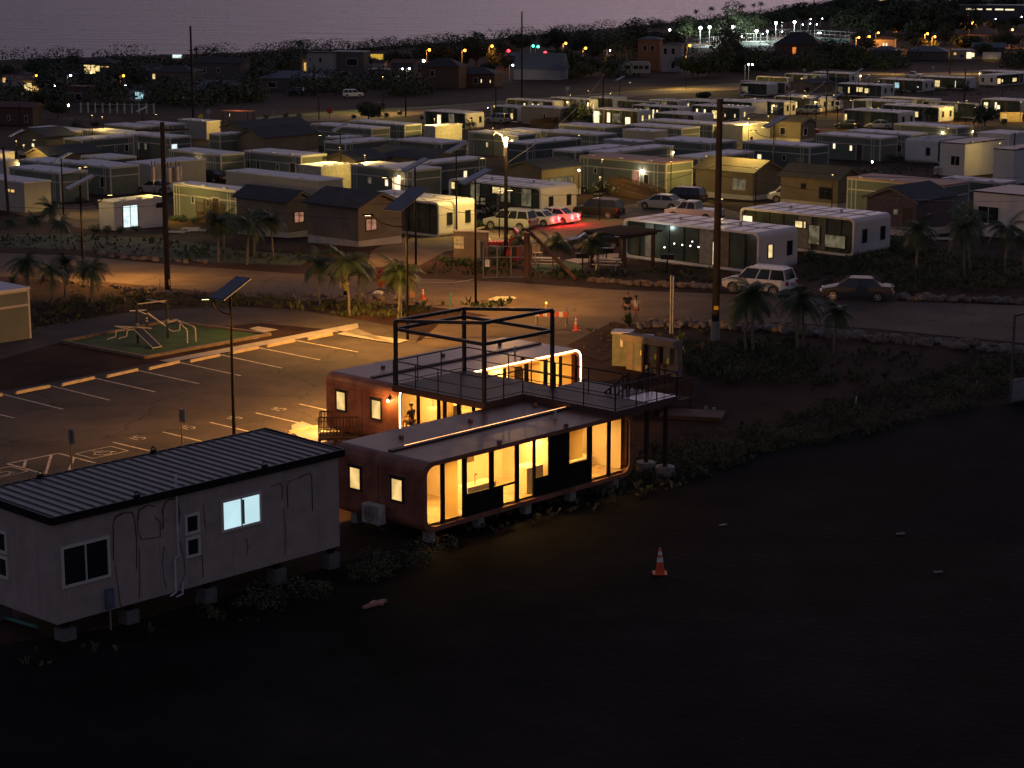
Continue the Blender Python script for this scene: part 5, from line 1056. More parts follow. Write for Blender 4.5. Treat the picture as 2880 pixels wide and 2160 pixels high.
    if brake:
        for sy in (-1, 1): point(root, (-.22, sy * w2 * .72, zt), brake, (1, .03, .03), .08)
    return root
HV = AZ + R(90)
fw = U(*A4(185, 718)); rwq = U(*A4(442, 742)); hd1 = math.atan2(fw.y - rwq.y, fw.x - rwq.x)
car(A4(442, 742), hd1, 'suv', PW, 'white wagon with roof rails parked at the far edge of the road', roofrail=1)
fw = U(*A4(893, 768)); rwq = U(*A4(1178, 779)); hd2 = math.atan2(fw.y - rwq.y, fw.x - rwq.x)
car(A4(1178, 779), hd2, 'sedan', PG, 'grey sedan parked at the far edge of the road behind the white wagon')
HP = R(150)
car(A3(500, 335), HP, 'suv', PS, 'silver wagon facing away beside the lamp pole, its rear lit red', roofrail=1)
car(A3(700, 300), HP, 'sedan', PW, 'small white sedan between the silver wagon and the braking sedan', sc=.95, brake=110)
car(A3(868, 282), HP, 'sedan', PW, 'white sedan with glowing red brake lights', brake=200)
car(A3(1262, 232), HP, 'suv', PK, 'black wagon with silver wheels right of the braking sedan', roofrail=1)
car(A3(1808, 158), HP, 'sedan', PS, 'beige-grey sedan parked before the timber ramp')
car(A3(1985, 118), HP, 'suv', PK, 'black wagon half hidden behind the beige-grey sedan')
car(R7(1800, 1300), HP, 'pickup', PR, 'white pickup seen above the gazebo-side capsule roof')
car(A3(1300, 497), R(185), 'sedan', PK, 'black sedan with a silver wheel behind the gazebo', hub='rear')
car(R8(480, 1110), R(170), 'van', PW, 'white van whose lit roof shows behind the kitchen-lit capsule')
car(R8(545, 400), R(150), 'suv', PS, 'silver wagon behind the brown cottage with pale rake')
car(R8(710, 372), R(150), 'van', PW, 'pale van with orange reflection beside the tall pole')
car(R8(870, 520), R(160), 'sedan', PK, 'dark sedan behind the modular home with the white-framed window')
car(R8(1120, 520), R(165), 'sedan', PS, 'silver sedan roof right of the dark one')
car(R8(1370, 112), R(150), 'pickup', PW, 'white pickup with lit side in the far street')
car(R6(2180, 210), R(140), 'suv', PS, 'silver wagon beside the far warm capsule')
car(R5(1850, 660), R(150), 'sedan', PK, 'dark sedan between the beige cabin and the yellow-lit home')
car(R5(1720, 650), R(150), 'sedan', PS, 'silver sedan left of the dark one behind the yellow-lit home')
car(R5(1400, 760), R(150), 'sedan', PS, 'silver sedan behind the glowing roof of the small cabin')
car(R2(380, 640), R(170), 'suv', PK, 'far dark wagon on the dry field edge')
car(R2(780, 655), R(10), 'suv', PW, 'far white wagon with its lamps on at the dry field', brake=0)
car(R1(1560, 690), R(175), 'pickup', PW, 'far white pickup among the upper-left fence posts')
car(R7(2080, 430), R(160), 'pickup', PR, 'white pickup behind the tallest pole')
# ================================================================ vegetation builders
m_leaf = mat('dark_leaf', (.030, .042, .018), .7, .45, .6, col2=(.06, .075, .03)); m_leaf2 = mat('bush_leaf', (.035, .065, .018), .6, .4, 1.5, col2=(.08, .12, .035))
m_bark = mat('bark', (.09, .065, .045), .9, .3, 3); m_palmt = mat('palm_trunk', (.20, .17, .12), .85, .3, 4, .3); m_frond = mat('palm_frond', (.030, .055, .018), .55, .35, 1.5, col2=(.075, .105, .035))
m_shaft = mat('palm_crownshaft', (.10, .16, .05), .5)
def leafcloud(b, c, rx, ry, rz, n, sz, r):
    for _ in range(n):
        while 1:
            v = Vector((r.uniform(-1, 1), r.uniform(-1, 1), r.uniform(-1, 1)))
            if .25 < v.length < 1: break
        v = v.normalized() * (v.length ** .45); p = Vector((c[0] + v.x * rx, c[1] + v.y * ry, c[2] + v.z * rz))
        nrm = (v + Vector((r.uniform(-.8, .8), r.uniform(-.8, .8), r.uniform(-.2, 1)))).normalized(); a = nrm.orthogonal().normalized(); d = nrm.cross(a); t = r.uniform(0, 6.28)
        a, d = a * math.cos(t) + d * math.sin(t), d * math.cos(t) - a * math.sin(t); s = sz * r.uniform(.6, 1.4)
        b.add([p - a * s, p - d * s * .45, p + a * s, p + d * s * .45], [(0, 1, 2, 3)])
def make_tree(seed, flat=1.0, lobes=11, n=170, trunk=.30):
    """unit tree about 2 wide and 2 high: trunk with limbs, crown of leaf clumps in uneven lobes"""
    r = random.Random(seed); b = MB(); t = MB(); t.tube((0, 0, -.05), (.03, .02, trunk), .055, .04, 8)
    for k in range(lobes):
        a = 2 * math.pi * k / lobes + r.uniform(-.4, .4); d = r.uniform(.2, .72) if k else 0; z = trunk + r.uniform(.25, .95) * flat * (1 - .35 * d)
        c = (d * math.cos(a), d * math.sin(a), z); rr = r.uniform(.34, .52)
        leafcloud(b, c, rr, rr, rr * .8 * max(.75, flat), n, .075, r); t.path([(.03, .02, trunk * .8), (c[0] * .5, c[1] * .5, (c[2] + trunk) / 2), c], .03, 5, 0, .008)
    return b, t
TREES = []
for i, kw in enumerate([dict(), dict(lobes=11), dict(flat=.7, lobes=10), dict(flat=1.15, lobes=8), dict(flat=.5, lobes=12, trunk=.5)]):
    cb_, tb_ = make_tree(20 + i, **kw); TREES.append((cb_, tb_))
TREEOBJ = {}
NT = [0]
def tree(px, rpx, label, v=None, hs=1.0, grp='trees of the far town', name='broadleaf_tree', up=1.15, bush=0):
    """px = crown centre in the photo, rpx = crown radius in photo px; the tree stands below it"""
    v = NT[0] % 5 if v is None else v; NT[0] += 1
    base = U(px[0], px[1] + rpx * up); s = scale_at(base); r = rpx / s
    if v not in TREEOBJ:
        root = empty(name, base, 0, label, 'tree', grp); TREES[v][0].build('crown', m_leaf, root); TREES[v][1].build('trunk', m_bark, root); TREEOBJ[v] = root; o = root
    else: o = dup(TREEOBJ[v], base, 0, 1, label, grp)
    o.name = name; o.location = base; o.rotation_euler = (0, 0, rnd.uniform(0, 6.28)); k = r * 1.35; o.scale = (k, k, k * hs * up / 1.15); return o
def frond(b, az, el, L, droop, wd, nseg=7, m=0, twist=0):
    p = Vector((0, 0, 0)); d = Vector((math.cos(az) * math.cos(el), math.sin(az) * math.cos(el), math.sin(el))); side = Vector((-math.sin(az), math.cos(az), 0)); pts = [p.copy()]
    for i in range(nseg):
        d = (d + Vector((0, 0, -droop))).normalized(); p = p + d * L / nseg; pts.append(p.copy())
    for i in range(nseg):
        t = (i + .5) / nseg; ww = wd * math.sin(math.pi * min(1, .12 + .88 * t) ** .8) + .02; q, q2 = pts[i], pts[i + 1]; dn = (q2 - q); ax = dn.normalized()
        for sg in (-1, 1):
            for j in range(3):
                a0 = q + dn * (j * .333); a1 = q + dn * (j * .333 + .27); tip = (a0 + a1) / 2 + side * sg * ww + ax * ww * .45 - Vector((0, 0, ww * .45))
                b.add([a0, a1, tip], [(0, 1, 2)])
    b.path(pts, .012, 3, 0, .004)
def make_palm(seed, h, n=21, L=1.5, wd=.50, lean=0, coconut=0):
    r = random.Random(seed); b = MB()
    for i in range(n):
        az = 2 * math.pi * i / n + r.uniform(-.25, .25); el = r.uniform(-.1, 1.3); frond(b, az, el, L * r.uniform(.8, 1.15), r.uniform(.22, .34) if not coconut else .16, wd)
    b.v = [(x + lean, y, z + h) for x, y, z in b.v]
    t = MB(); pts = [(lean * (k / 6) ** 1.6, .04 * math.sin(k * 2), -.1 + (h + .05) * k / 6) for k in range(7)]; t.path(pts, .075 if not coconut else .16, 8, 0, .05 if not coconut else .09)
    s = MB(); s.tube((lean * .85, 0, h - .45), (lean, 0, h + .05), .06, .035, 8); return b, t, s
PALMS = [make_palm(1, 2.3), make_palm(2, 2.0, 19, 1.35), make_palm(3, 2.6, 22, 1.5), make_palm(4, 9, 20, 2.9, .95, 1.0, 1), make_palm(5, 9, 19, 2.7, .9, -.5, 1)]; PO = {}
def palm(cpx, bpx, label, v, grp='young palms along the road', name='palm_tree'):
    base = U(*bpx); s = scale_at(base); h = (bpx[1] - cpx[1]) / s / .97; ph = [2.3, 2.0, 2.6, 9, 9][v]
    if v not in PO:
        root = empty(name, base, 0, label, 'palm tree', grp); PALMS[v][0].build('crown', m_frond, root); PALMS[v][1].build('trunk', m_palmt, root); PALMS[v][2].build('crownshaft', m_shaft, root); PO[v] = root; o = root
    else: o = dup(PO[v], base, 0, 1, label, grp)
    k = h / ph; kx = max(.62, min(1.25, k)) if v < 3 else k; o.location = base; o.rotation_euler = (rnd.uniform(-.07, .07) if v < 3 else 0, rnd.uniform(-.07, .07) if v < 3 else 0, rnd.uniform(0, 6.28) if v < 3 else rnd.choice((0, .4, 3.0))); o.scale = (kx, kx, k); o.name = name; return o
near_palms = [
 (A1(250, 430), A1(262, 745), 'leftmost palm of the four by the left road edge', 0), (A1(410, 500), A1(450, 812), 'second palm of the left road group, leaning a little', 1), (A1(555, 430), A1(562, 720), 'third palm of the left road group, behind the others', 2),
 (A1(775, 480), A1(790, 800), 'right palm of the left road group, lit by the road lamp', 0), (A1(800, 470), A1(803, 735), 'slim palm behind the right one of the left group', 1),
 (A2(600, 440), A2(612, 810), 'palm with one brown hanging frond left of the yellow hydrant', 2), (A2(850, 430), A2(872, 885), 'palm right of the yellow hydrant', 0), (A2(945, 470), A2(945, 800), 'palm between hydrant and leaning orange sign', 1), (A2(1275, 520), A2(1290, 905), 'palm in front of the leaning orange sign', 2), (A2(1320, 520), A2(1318, 900), 'palm just right of the orange sign palm', 0),
 (A4(225, 800), A4(238, 1140), 'small palm left of the pair below the white wagon', 1), (A4(300, 720), A4(292, 1140), 'tall palm below the white wagon', 2), (A4(600, 770), A4(604, 1120), 'middle palm of the right roadside group', 0), (A4(650, 770), A4(652, 1090), 'palm crowding the middle one in the right roadside group', 1), (A4(880, 850), A4(860, 1145), 'right palm of the roadside group below the grey sedan', 2),
 (A4(1470, 270), A4(1450, 572), 'dark palm above the weeds right of the capsule homes', 0), (A4(1790, 260), A4(1790, 605), 'dark palm before the white cabin with wide dark window', 1), (A4(1850, 200), A4(1830, 560), 'taller dark palm behind that one before the white cabin', 2), (A4(2085, 270), A4(2075, 572), 'palm with arched fronds against the white wall at the right', 0), (A4(2200, 330), A4(2205, 560), 'palm cut by the right edge', 1),
 (R5(100, 990), R5(115, 1150), 'leafy palm at the left edge under the leaning pole', 0), (R5(300, 970), R5(305, 1130), 'leafy palm left of the street opening', 1), (R5(430, 880), R5(430, 1130), 'tall leafy palm in the left bed', 2), (R5(520, 1010), R5(530, 1220), 'lit leafy palm at the right end of the left bed', 0),
 (R5(1890, 1000), R5(1888, 1345), 'palm before the yellow-lit wall', 2), (R5(1940, 990), R5(1935, 1245), 'palm behind the one before the yellow-lit wall', 1), (R5(2135, 1010), R5(2135, 1365), 'palm at the left brown cottage corner', 0), (R6(40, 1030), R6(45, 1345), 'palm left of the left brown cottage window', 1), (R6(200, 1040), R6(210, 1362), 'palm before the left brown cottage skirting', 2),
 (A3(480, 400), A3(480, 640), 'palm behind the farm gate and lamp pole', 2), (A3(790, 440), A3(785, 680), 'palm behind the picnic table', 0), (A3(840, 450), A3(850, 692), 'palm right of the picnic table', 1), (A3(1090, 430), A3(1092, 682), 'palm left of the gazebo roof', 2), (A3(1150, 440), A3(1180, 685), 'palm at the gazebo corner', 0),
 (R2(1910, 1070 - 180), R2(1838, 1010), 'small palm right of the bright cream cabin', 0), (R8(800, 270), R8(800, 345), 'small palm lit behind the capsule homes', 1), (R8(1235, 300), R8(1235, 350), 'bright green palm behind the warm capsule roof', 2), (R8(1455, 380), R8(1455, 470), 'dark palm before the warm capsule end', 0), (R8(1850, 430), R8(1845, 560), 'leafy dark palm behind the pale flat-roofed home', 2),
 (R2(200, 850), R2(200, 895), 'palm at the left end of the far road', 0), (R2(262, 820), R2(262, 890), 'palm second from the left end of the far road', 1), (R2(90, 820), R2(90, 880), 'palm near the orange-topped shelter', 2), (R2(375, 810), R2(375, 880), 'palm beside the far white post', 0), (R2(1640, 800), R2(1640, 870), 'palm beside the far lit capsule door', 1), (R2(1440, 830), R2(1435, 880), 'dark palm left of the far lit capsule', 2), (R7(930, 270), R7(930, 300), 'small palm by the patio furniture', 0), (R7(800, 1130), R7(640, 1190), 'low fan palm beside the capsule end wall', 1)]
for c, bp, lab, v in near_palms: palm(c, bp, lab, v)
far_palms = [(R2(385, 190), R2(400, 330), 'tall leaning coconut palm alone against the sea', 3), (R2(640, 230), R2(650, 340), 'coconut palm in the tree right of the lone palm', 4), (R2(690, 250), R2(695, 350), 'smaller coconut palm right of that tree', 3), (R2(1895, 120), R2(1905, 260), 'left of two coconut palms over the middle trees', 4), (R2(1970, 130), R2(1965, 260), 'right of two coconut palms over the middle trees', 3),
 (R3(925, 240), R3(925, 330), 'coconut palm left of the shore trees in the middle', 4), (R3(1185, 195), R3(1190, 310), 'tallest of three coconut palms before the surf', 3), (R3(1270, 215), R3(1272, 310), 'middle of three coconut palms before the surf', 4), (R3(1365, 205), R3(1368, 310), 'right of three coconut palms before the surf', 3), (R3(1590, 110), R3(1595, 230), 'coconut palm over the trees left of the floodlights', 4), (R3(1700, 85), R3(1705, 220), 'coconut palm over the trees above the left floodlights', 3), (R3(1850, 110), R3(1850, 200), 'short coconut palm above the bright middle floodlight', 4), (R3(1980, 60), R3(1980, 180), 'coconut palm on the ridge line right of that one', 3), (R3(2080, 55), R3(2080, 160), 'coconut palm on the ridge line near the shore bend', 4), (R3(2132, 42), R3(2135, 170), 'spreading coconut palm at the shore bend', 3),
 (R3(380, 265), R3(380, 380), 'coconut palm over the trees left of the orange lamp', 4), (R3(660, 265), R3(660, 380), 'coconut palm in the trees right of the orange lamp', 3), (R3(560, 290), R3(560, 390), 'low coconut palm in the same trees', 4), (R3(880, 285), R3(882, 360), 'coconut palm at the beach gap', 3), (R3(820, 300), R3(822, 370), 'coconut palm left of the beach gap', 4),
 (R4(130, 60), R4(135, 170), 'coconut palm at the upper left of the floodlit trees', 3), (R4(560, 250), R4(562, 380), 'large dark coconut palm before the teal court', 4), (R4(515, 285), R4(515, 350), 'small lit coconut palm at the court edge', 3), (R4(680, 290), R4(682, 345), 'green-lit coconut palm right of the court', 4), (R4(20, 290), R4(10, 450), 'dark coconut palm left of the black hip roof', 3), (R4(105, 375), R4(105, 430), 'small palm at the black hip roof', 4),
 (R1(1860, 255), R1(1865, 380), 'coconut palm left of the big round tree', 4), (R1(1000, 300), R1(1000, 400), 'coconut palm in the left tree line', 3), (R1(1432, 355), R1(1435, 400), 'small coconut palm at the beach, left part', 4), (R4(1270, 580), R4(1270, 620), 'low palm before the far wall on the right', 3)]
for c, bp, lab, v in far_palms: palm(c, bp, lab, v, 'coconut palms of the far town', 'coconut_palm')
POS = lambda px: ['far left', 'left', 'left-middle', 'middle', 'right-middle', 'right', 'far right'][min(6, int(px / 2880 * 7))]
tl = [(R1, [(100, 440, 100), (300, 400, 80), (480, 385, 90), (660, 360, 105), (860, 365, 105), (1080, 370, 90), (420, 500, 110), (1000, 450, 90), (1240, 430, 60), (1360, 405, 60), (1520, 385, 60), (1640, 380, 50), (1970, 330, 150), (2195, 340, 75), (500, 730, 95), (580, 440, 80), (750, 560, 90), (1400, 470, 60), (1100, 560, 60), (830, 880, 40), (1550, 440, 60), (320, 660, 60)]),
 (R2, [(60, 330, 95), (230, 320, 80), (590, 290, 110), (1190, 310, 75), (1290, 320, 60), (1000, 320, 50), (1450, 265, 90), (1640, 235, 140), (1900, 230, 140), (2150, 240, 110), (1750, 300, 80), (2050, 320, 80), (80, 430, 80), (1340, 380, 60), (1560, 310, 60), (930, 330, 50), (340, 440, 60), (1400, 420, 40), (2000, 400, 60), (1230, 610, 45), (1360, 540, 45), (2150, 340, 70)]),
 (R3, [(60, 340, 110), (380, 330, 120), (600, 350, 110), (740, 370, 90), (1050, 310, 130), (1250, 320, 110), (900, 390, 110), (1500, 230, 120), (1650, 210, 130), (1900, 180, 140), (2100, 160, 130), (450, 510, 140), (330, 540, 100), (1560, 520, 130), (1800, 500, 140), (2000, 480, 130), (1120, 400, 90), (1390, 330, 90), (1780, 260, 80), (2040, 250, 90), (1700, 560, 80), (600, 600, 90), (860, 560, 60), (2150, 560, 70), (1460, 420, 70)]),
 (R4, [(60, 150, 100), (300, 100, 110), (500, 110, 90), (620, 90, 120), (800, 100, 140), (1000, 110, 150), (1200, 110, 160), (1400, 120, 160), (1600, 130, 150), (1760, 160, 100), (170, 120, 100), (700, 170, 120), (930, 190, 110), (1300, 200, 110), (510, 430, 100), (650, 430, 120), (780, 480, 100), (1100, 200, 90), (1700, 330, 110), (2180, 490, 80), (2000, 200, 90), (2140, 180, 60), (1450, 40, 140), (1150, 20, 140), (850, 20, 140), (650, 30, 100), (1750, 20, 130), (2050, 10, 120), (1050, 320, 80), (1530, 290, 80), (1880, 410, 90), (100, 540, 60), (350, 540, 60), (1250, 300, 70), (1500, 200, 100), (2100, 330, 80)])]
LM = [(R1(110, 480), 'far left hip-roofed house'), (R1(270, 560), 'bright yellow-lit house'), (R1(820, 430), 'house with long yellow windows'), (R1(690, 640), 'pinkish shed'), (R1(1195, 650), 'small blue-windowed house'), (R1(1480, 530), 'pale-eaved hip-roofed house'), (R1(1880, 460), 'grey two-storey house'), (R1(1660, 300), 'tall pole against the sea'), (R1(595, 800), 'glaring white bush lamp'),
      (R2(250, 500), 'blue-grey hip roof'), (R2(380, 200), 'lone leaning coconut palm'), (R2(560, 430), 'white two-storey house'), (R2(800, 420), 'grey balcony house'), (R2(1045, 360), 'small yellow board'), (R2(1265, 430), 'pink monopitch roof'), (R2(1450, 410), 'glaring white lamp'), (R2(1475, 265), 'first orange beach lamp'), (R2(1780, 270), 'second orange beach lamp'), (R2(2015, 240), 'third orange beach lamp'), (R2(1590, 480), 'big hip-roofed house'), (R2(2158, 265), 'red traffic light'),
      (R3(180, 405), 'green traffic lights'), (R3(440, 395), 'orange lamp by the lit tree'), (R3(700, 440), 'upper orange-lit tree'), (R3(690, 560), 'lower yellow-lit tree'), (R3(215, 620), 'large blue-grey roof'), (R3(1180, 500), 'orange-walled house'), (R3(1375, 520), 'white-walled two-storey house'), (R3(1070, 610), 'travel trailer'), (R3(1270, 200), 'three surf-side palms'), (R3(1360, 265), 'leftmost floodlight'), (R3(1660, 245), 'twin floodlights'), (R3(1903, 237), 'floodlight over the glowing tree'), (R3(2110, 272), 'floodlight by the tall palm'), (R3(1605, 600), 'glaring hedge lamp'), (R3(2060, 60), 'ridge-line palms'),
      (R4(65, 205), 'left floodlight of the right court'), (R4(225, 197), 'right floodlight of the right court'), (R4(395, 100), 'tall pole before the court'), (R4(250, 400), 'black hip roof'), (R4(560, 260), 'dark palm before the teal court'), (R4(680, 290), 'green-lit palm'), (R4(850, 370), 'small orange-lit tree'), (R4(1000, 400), 'house with two small lit windows'), (R4(1100, 275), 'tiny lit kiosk'), (R4(1360, 350), 'orange-glowing tree'), (R4(2015, 330), 'orange-glowing flat tree'), (R4(1720, 210), 'orange-lit roadside building'), (R4(1940, 80), 'large lit hall'), (R4(960, 10), 'warm lights at the top edge'), (R4(1680, 490), 'white veranda house'), (R4(1930, 510), 'orange-lit tent roof'), (R4(1370, 490), 'dark right-town roof')]
used = set()
def place_word(px, q):
    dx, dy = px[0] - q[0], px[1] - q[1]; a = abs(dx); near = 'just ' if math.hypot(dx, dy) < 28 else 'well ' if math.hypot(dx, dy) > 75 else ''
    if abs(dy) > a * 1.6: return near + ('below' if dy > 0 else 'above')
    if a > abs(dy) * 1.6: return near + ('right of' if dx > 0 else 'left of')
    return near + ('below and right of' if dx > 0 and dy > 0 else 'below and left of' if dy > 0 else 'above and right of' if dx > 0 else 'above and left of')
for RR, lst in tl:
    for i, (x, y, r) in enumerate(lst):
        px = RR(x, y); sz = 'broad' if r > 105 else 'rounded' if r > 75 else 'small'; lab = None
        for q, nm in sorted(LM, key=lambda t: math.hypot(t[0][0] - px[0], t[0][1] - px[1])):
            lab = 'dark %s tree %s the %s' % (sz, place_word(px, q), nm)
            if lab not in used: break
        used.add(lab); tree(px, r / Z3, lab)
# the wood behind and between those trees reads as one dark mass
wr = random.Random(77); wb = MB()
for RR, P_, n in [(R4, [(0, 90), (300, 40), (900, 30), (1500, 60), (1700, 130), (1750, 210), (1150, 260), (800, 240), (450, 160), (0, 190)], 190), (R3, [(1420, 260), (1550, 180), (2212, 130), (2212, 230), (1700, 250), (1440, 330)], 90), (R3, [(0, 340), (700, 330), (1400, 300), (1400, 390), (800, 440), (300, 440), (0, 420)], 110), (R2, [(1380, 280), (2212, 260), (2212, 350), (1400, 350)], 60),
                  (R1, [(0, 420), (500, 370), (1100, 360), (1250, 400), (1250, 500), (600, 520), (0, 520)], 90), (R1, [(1250, 410), (2212, 350), (2212, 430), (1250, 450)], 50), (R2, [(0, 320), (300, 300), (700, 320), (1400, 320), (1400, 370), (0, 430)], 50), (R3, [(300, 470), (600, 470), (650, 620), (330, 640)], 26), (R3, [(1500, 480), (2212, 470), (2212, 570), (1500, 590)], 60), (R4, [(0, 470), (1500, 470), (2212, 460), (2212, 560), (0, 560)], 90), (R4, [(450, 380), (880, 440), (880, 500), (440, 500)], 30), (R1, [(0, 560), (600, 560), (1000, 600), (1600, 620), (2212, 600), (2212, 680), (1300, 700), (600, 690), (0, 680)], 46), (R2, [(0, 420), (400, 400), (1300, 520), (1500, 560), (1400, 600), (600, 600), (0, 600)], 40), (R3, [(450, 620), (900, 640), (900, 560), (700, 480), (1000, 470), (1100, 560)], 30)]:
    x0 = min(p[0] for p in P_); x1 = max(p[0] for p in P_); y0 = min(p[1] for p in P_); y1 = max(p[1] for p in P_); k = 0
    while k < n:
        x, y = wr.uniform(x0, x1), wr.uniform(y0, y1); c = False; j = len(P_) - 1
        for i in range(len(P_)):
            if (P_[i][1] > y) != (P_[j][1] > y) and x < (P_[j][0] - P_[i][0]) * (y - P_[i][1]) / (P_[j][1] - P_[i][1]) + P_[i][0]: c = not c
            j = i
        if not c: continue
        q0 = RR(x, y)
        if any(abs(q0[0] - q[0]) < 52 and -34 < q0[1] - q[1] < 34 for q, nm in LM if any(t in nm for t in ('house', 'shed', 'roof', 'hall', 'building', 'trailer', 'board', 'lamp', 'light', 'kiosk', 'tree', 'palm'))): k += .25; continue
        k += 1; px = RR(x, y + 45); b0 = U(*px); rr = wr.uniform(2.2, 4.6); leafcloud(wb, (b0.x, b0.y, b0.z + rr * .55), rr * 1.25, rr, rr * .8, 150, .48, wr)
for k in range(170):
    t_ = wr.random() * 5.0; i = int(t_) + 1; a, c = SHORE[i], SHORE[i + 1]; f_ = t_ - int(t_); X = a[0] + (c[0] - a[0]) * f_ + wr.uniform(0, 10); Yy = a[1] + (c[1] - a[1]) * f_ - wr.uniform(6, 26); rr = wr.uniform(2.2, 4.4)
    leafcloud(wb, (X, Yy, T(Yy) + rr * .5), rr * 1.5, rr, rr * .85, 170, .42, wr)
tag(wb.build('far_wood', m_leaf), 'dark mass of trees and shrubs between the far houses', 'wood', kind='stuff')
for px, r, lab, v in [(R2(975, 745), 36, 'flat-crowned dark tree with bare trunk on the dry field', 4), (R3(1900, 400), 42, 'flat-crowned dark tree in front of the floodlit court', 4), (R7(690, 345), 34, 'dark tree beside the yellow-lit planter garden', 1), (R5(1265, 880), 22, 'small leafy tree before the lit glass door', 3), (R3(1650, 805), 18, 'low dark tree before the far lit verge', 2), (R8(1900, 390), 30, 'leafy tree left of the tan sign wall', 0), (R2(60, 700), 0, '', 0), (R1(670, 920), 20, 'small tree before the far left modular roofs', 3)]:
    if r: tree(px, r, lab, v, 1, 'trees inside the settlement', up=1.2)
lit_trees = [(R3(700, 440), 20, 'orange-lit tree right of the far orange street lamp'), (R3(690, 560), 28, 'yellow-lit tree behind the far parking lights'), (R3(1320, 350), 26, 'tree lit from the left court floodlight'), (R3(1880, 290), 32, 'large pale tree glowing under the middle floodlight'), (R4(855, 370), 22, 'small orange-lit tree right of the court'), (R4(790, 305), 22, 'yellow-green lit tree at the court corner'), (R4(1360, 350), 30, 'round orange-glowing tree in the right town'), (R4(2015, 330), 32, 'orange-glowing flat tree near the right edge'), (R3(1605, 600), 18, 'bush lit by the glaring hedge lamp')]
LT = [tree(px, r, lab, k % 4, 1, 'trees lit by street lamps', up=1.15) for k, (px, r, lab) in enumerate(lit_trees)]

# ================================================================ street lights of the far town
def far_lamp(px, hm, label, e, col, mlamp, rr=.35, off=(0, 0), grp='orange street lamps of the far town', single=1):
    s0 = scale_at(U(px[0], px[1] + 40)); base = U(px[0], px[1] + hm * s0 * .97); h = (CZ - base.z); 
    root = empty('street_lamp', base, 0, label, 'street lamp', grp)
    hh = hm; MB().tube((0, 0, -.2), (0, 0, hh), .14, .09, 6).build('pole', m_galv, root); MB().path([(0, 0, hh), (.4, -.3, hh + .3), (.9, -.6, hh + .3)], .07, 5).build('arm', m_galv, root)
    MB().ball((.9, -.7, hh + .15), rr, nu=10, nv=6).build('lamp_globe', mlamp, root)
    if e: point(root, (.9 + off[0], -1.4 + off[1], hh + .1), e * 2, col, rr)
    return root
for px, hm, lab, e in [(R2(1475, 265), 6, 'left of the orange street lamps over the middle beach road', 900), (R2(1780, 270), 6, 'second orange street lamp over the middle beach road', 900), (R2(2015, 240), 7, 'third orange street lamp over the middle beach road', 900), (R3(440, 395), 7, 'orange street lamp left of the orange-lit tree', 1500), (R3(612, 425), 5, 'small orange lamp at the orange-lit tree', 1600), (R3(1205, 392), 7, 'left lamp of the pair above the two-storey house', 900), (R3(1240, 383), 7, 'right lamp of the pair above the two-storey house', 900), (R3(1510, 402), 5, 'orange street lamp at the court approach', 900), (R4(1350, 300), 6, 'orange street lamp over the round orange-glowing tree', 5000), (R4(1412, 328), 6, 'orange street lamp at the right of the orange-glowing tree', 3500), (R4(2082, 270), 7, 'orange street lamp near the right edge', 5500), (R4(1735, 207), 5, 'orange lamp at the lit roadside building', 2500), (R4(758, 330), 5, 'orange lamp at the right court corner', 2600), (R4(850, 322), 5, 'orange lamp above the small orange-lit tree', 3200), (R4(930, 285), 4, 'orange lamp in the dark trees right of the court', 1200), (R2(820, 290), 5, 'pale orange street lamp right of the lone palm', 500), (R2(667, 288), 4, 'tiny orange lamp in the palm tree', 200), (R1(1765, 375), 4, 'orange-lit post against the sea at the left', 160), (R1(295, 475), 3, 'orange lamp on the far left house', 160), (R1(1045, 483), 4, 'orange lamp right of the house with long lit windows', 160)]:
    far_lamp(px, hm, lab, e, ORA, m_lampo, .42 if e >= 900 else .28)
for px, lab in [(R2(2158, 265), 'red traffic light at the beach road'), (R3(262, 468), 'small red traffic light near the shore')]: far_lamp(px, 5, lab, 160, (1, .03, .03), m_lampr, .5, grp='traffic lights')
for px, lab in [(R3(160, 405), 'left green traffic light near the shore'), (R3(202, 411), 'right green traffic light near the shore')]: far_lamp(px, 5, lab, 40, (.1, 1, .6), m_lampg, .4, grp='traffic lights')
for px, lab in [(R3(328, 468), 'left of two white car lamps near the shore'), (R3(360, 466), 'right of two white car lamps near the shore'), (R2(2190, 388), 'white lamp right of the hip-roofed houses'), (R3(820, 440), 'white lamp right of the orange-lit tree'), (R3(1335, 383), 'white lamp left of the court floodlights'), (R4(280, 213), 'white lamp behind the court'), (R4(100, 275), 'white lamp over the left court'), (R4(345, 205), 'lower left of four white lamps behind the pole'), (R4(350, 165), 'upper left of four white lamps behind the pole'), (R4(402, 212), 'lower right of four white lamps behind the pole'), (R4(450, 160), 'upper right of four white lamps behind the pole'), (R4(415, 285), 'left of a pair of white lamps at the court'), (R4(432, 285), 'right of a pair of white lamps at the court'), (R4(1557, 202), 'white lamp before the lit roadside building'), (R4(1945, 165), 'white lamp left of the large hall'), (R4(2170, 145), 'white lamp before the large hall'), (R3(2012, 566), 'left white lamp of the far driveway pair'), (R3(2043, 568), 'right white lamp of the far driveway pair'), (R1(825, 345), 'white lamp on the left tree line'), (R1(590, 480), 'small white lamp left of the long lit windows'), (R3(2145, 295), 'white lamp left of the tall court palm'), (R3(1963, 317), 'white lamp right of the glowing tree'), (R2(1240, 422), 'left of two small lamps left of the glaring lamp'), (R2(1298, 420), 'right of two small lamps left of the glaring lamp')]:
    far_lamp(px, 4, lab, 40, COLD, m_lampw, .24, grp='white lamps of the far town')
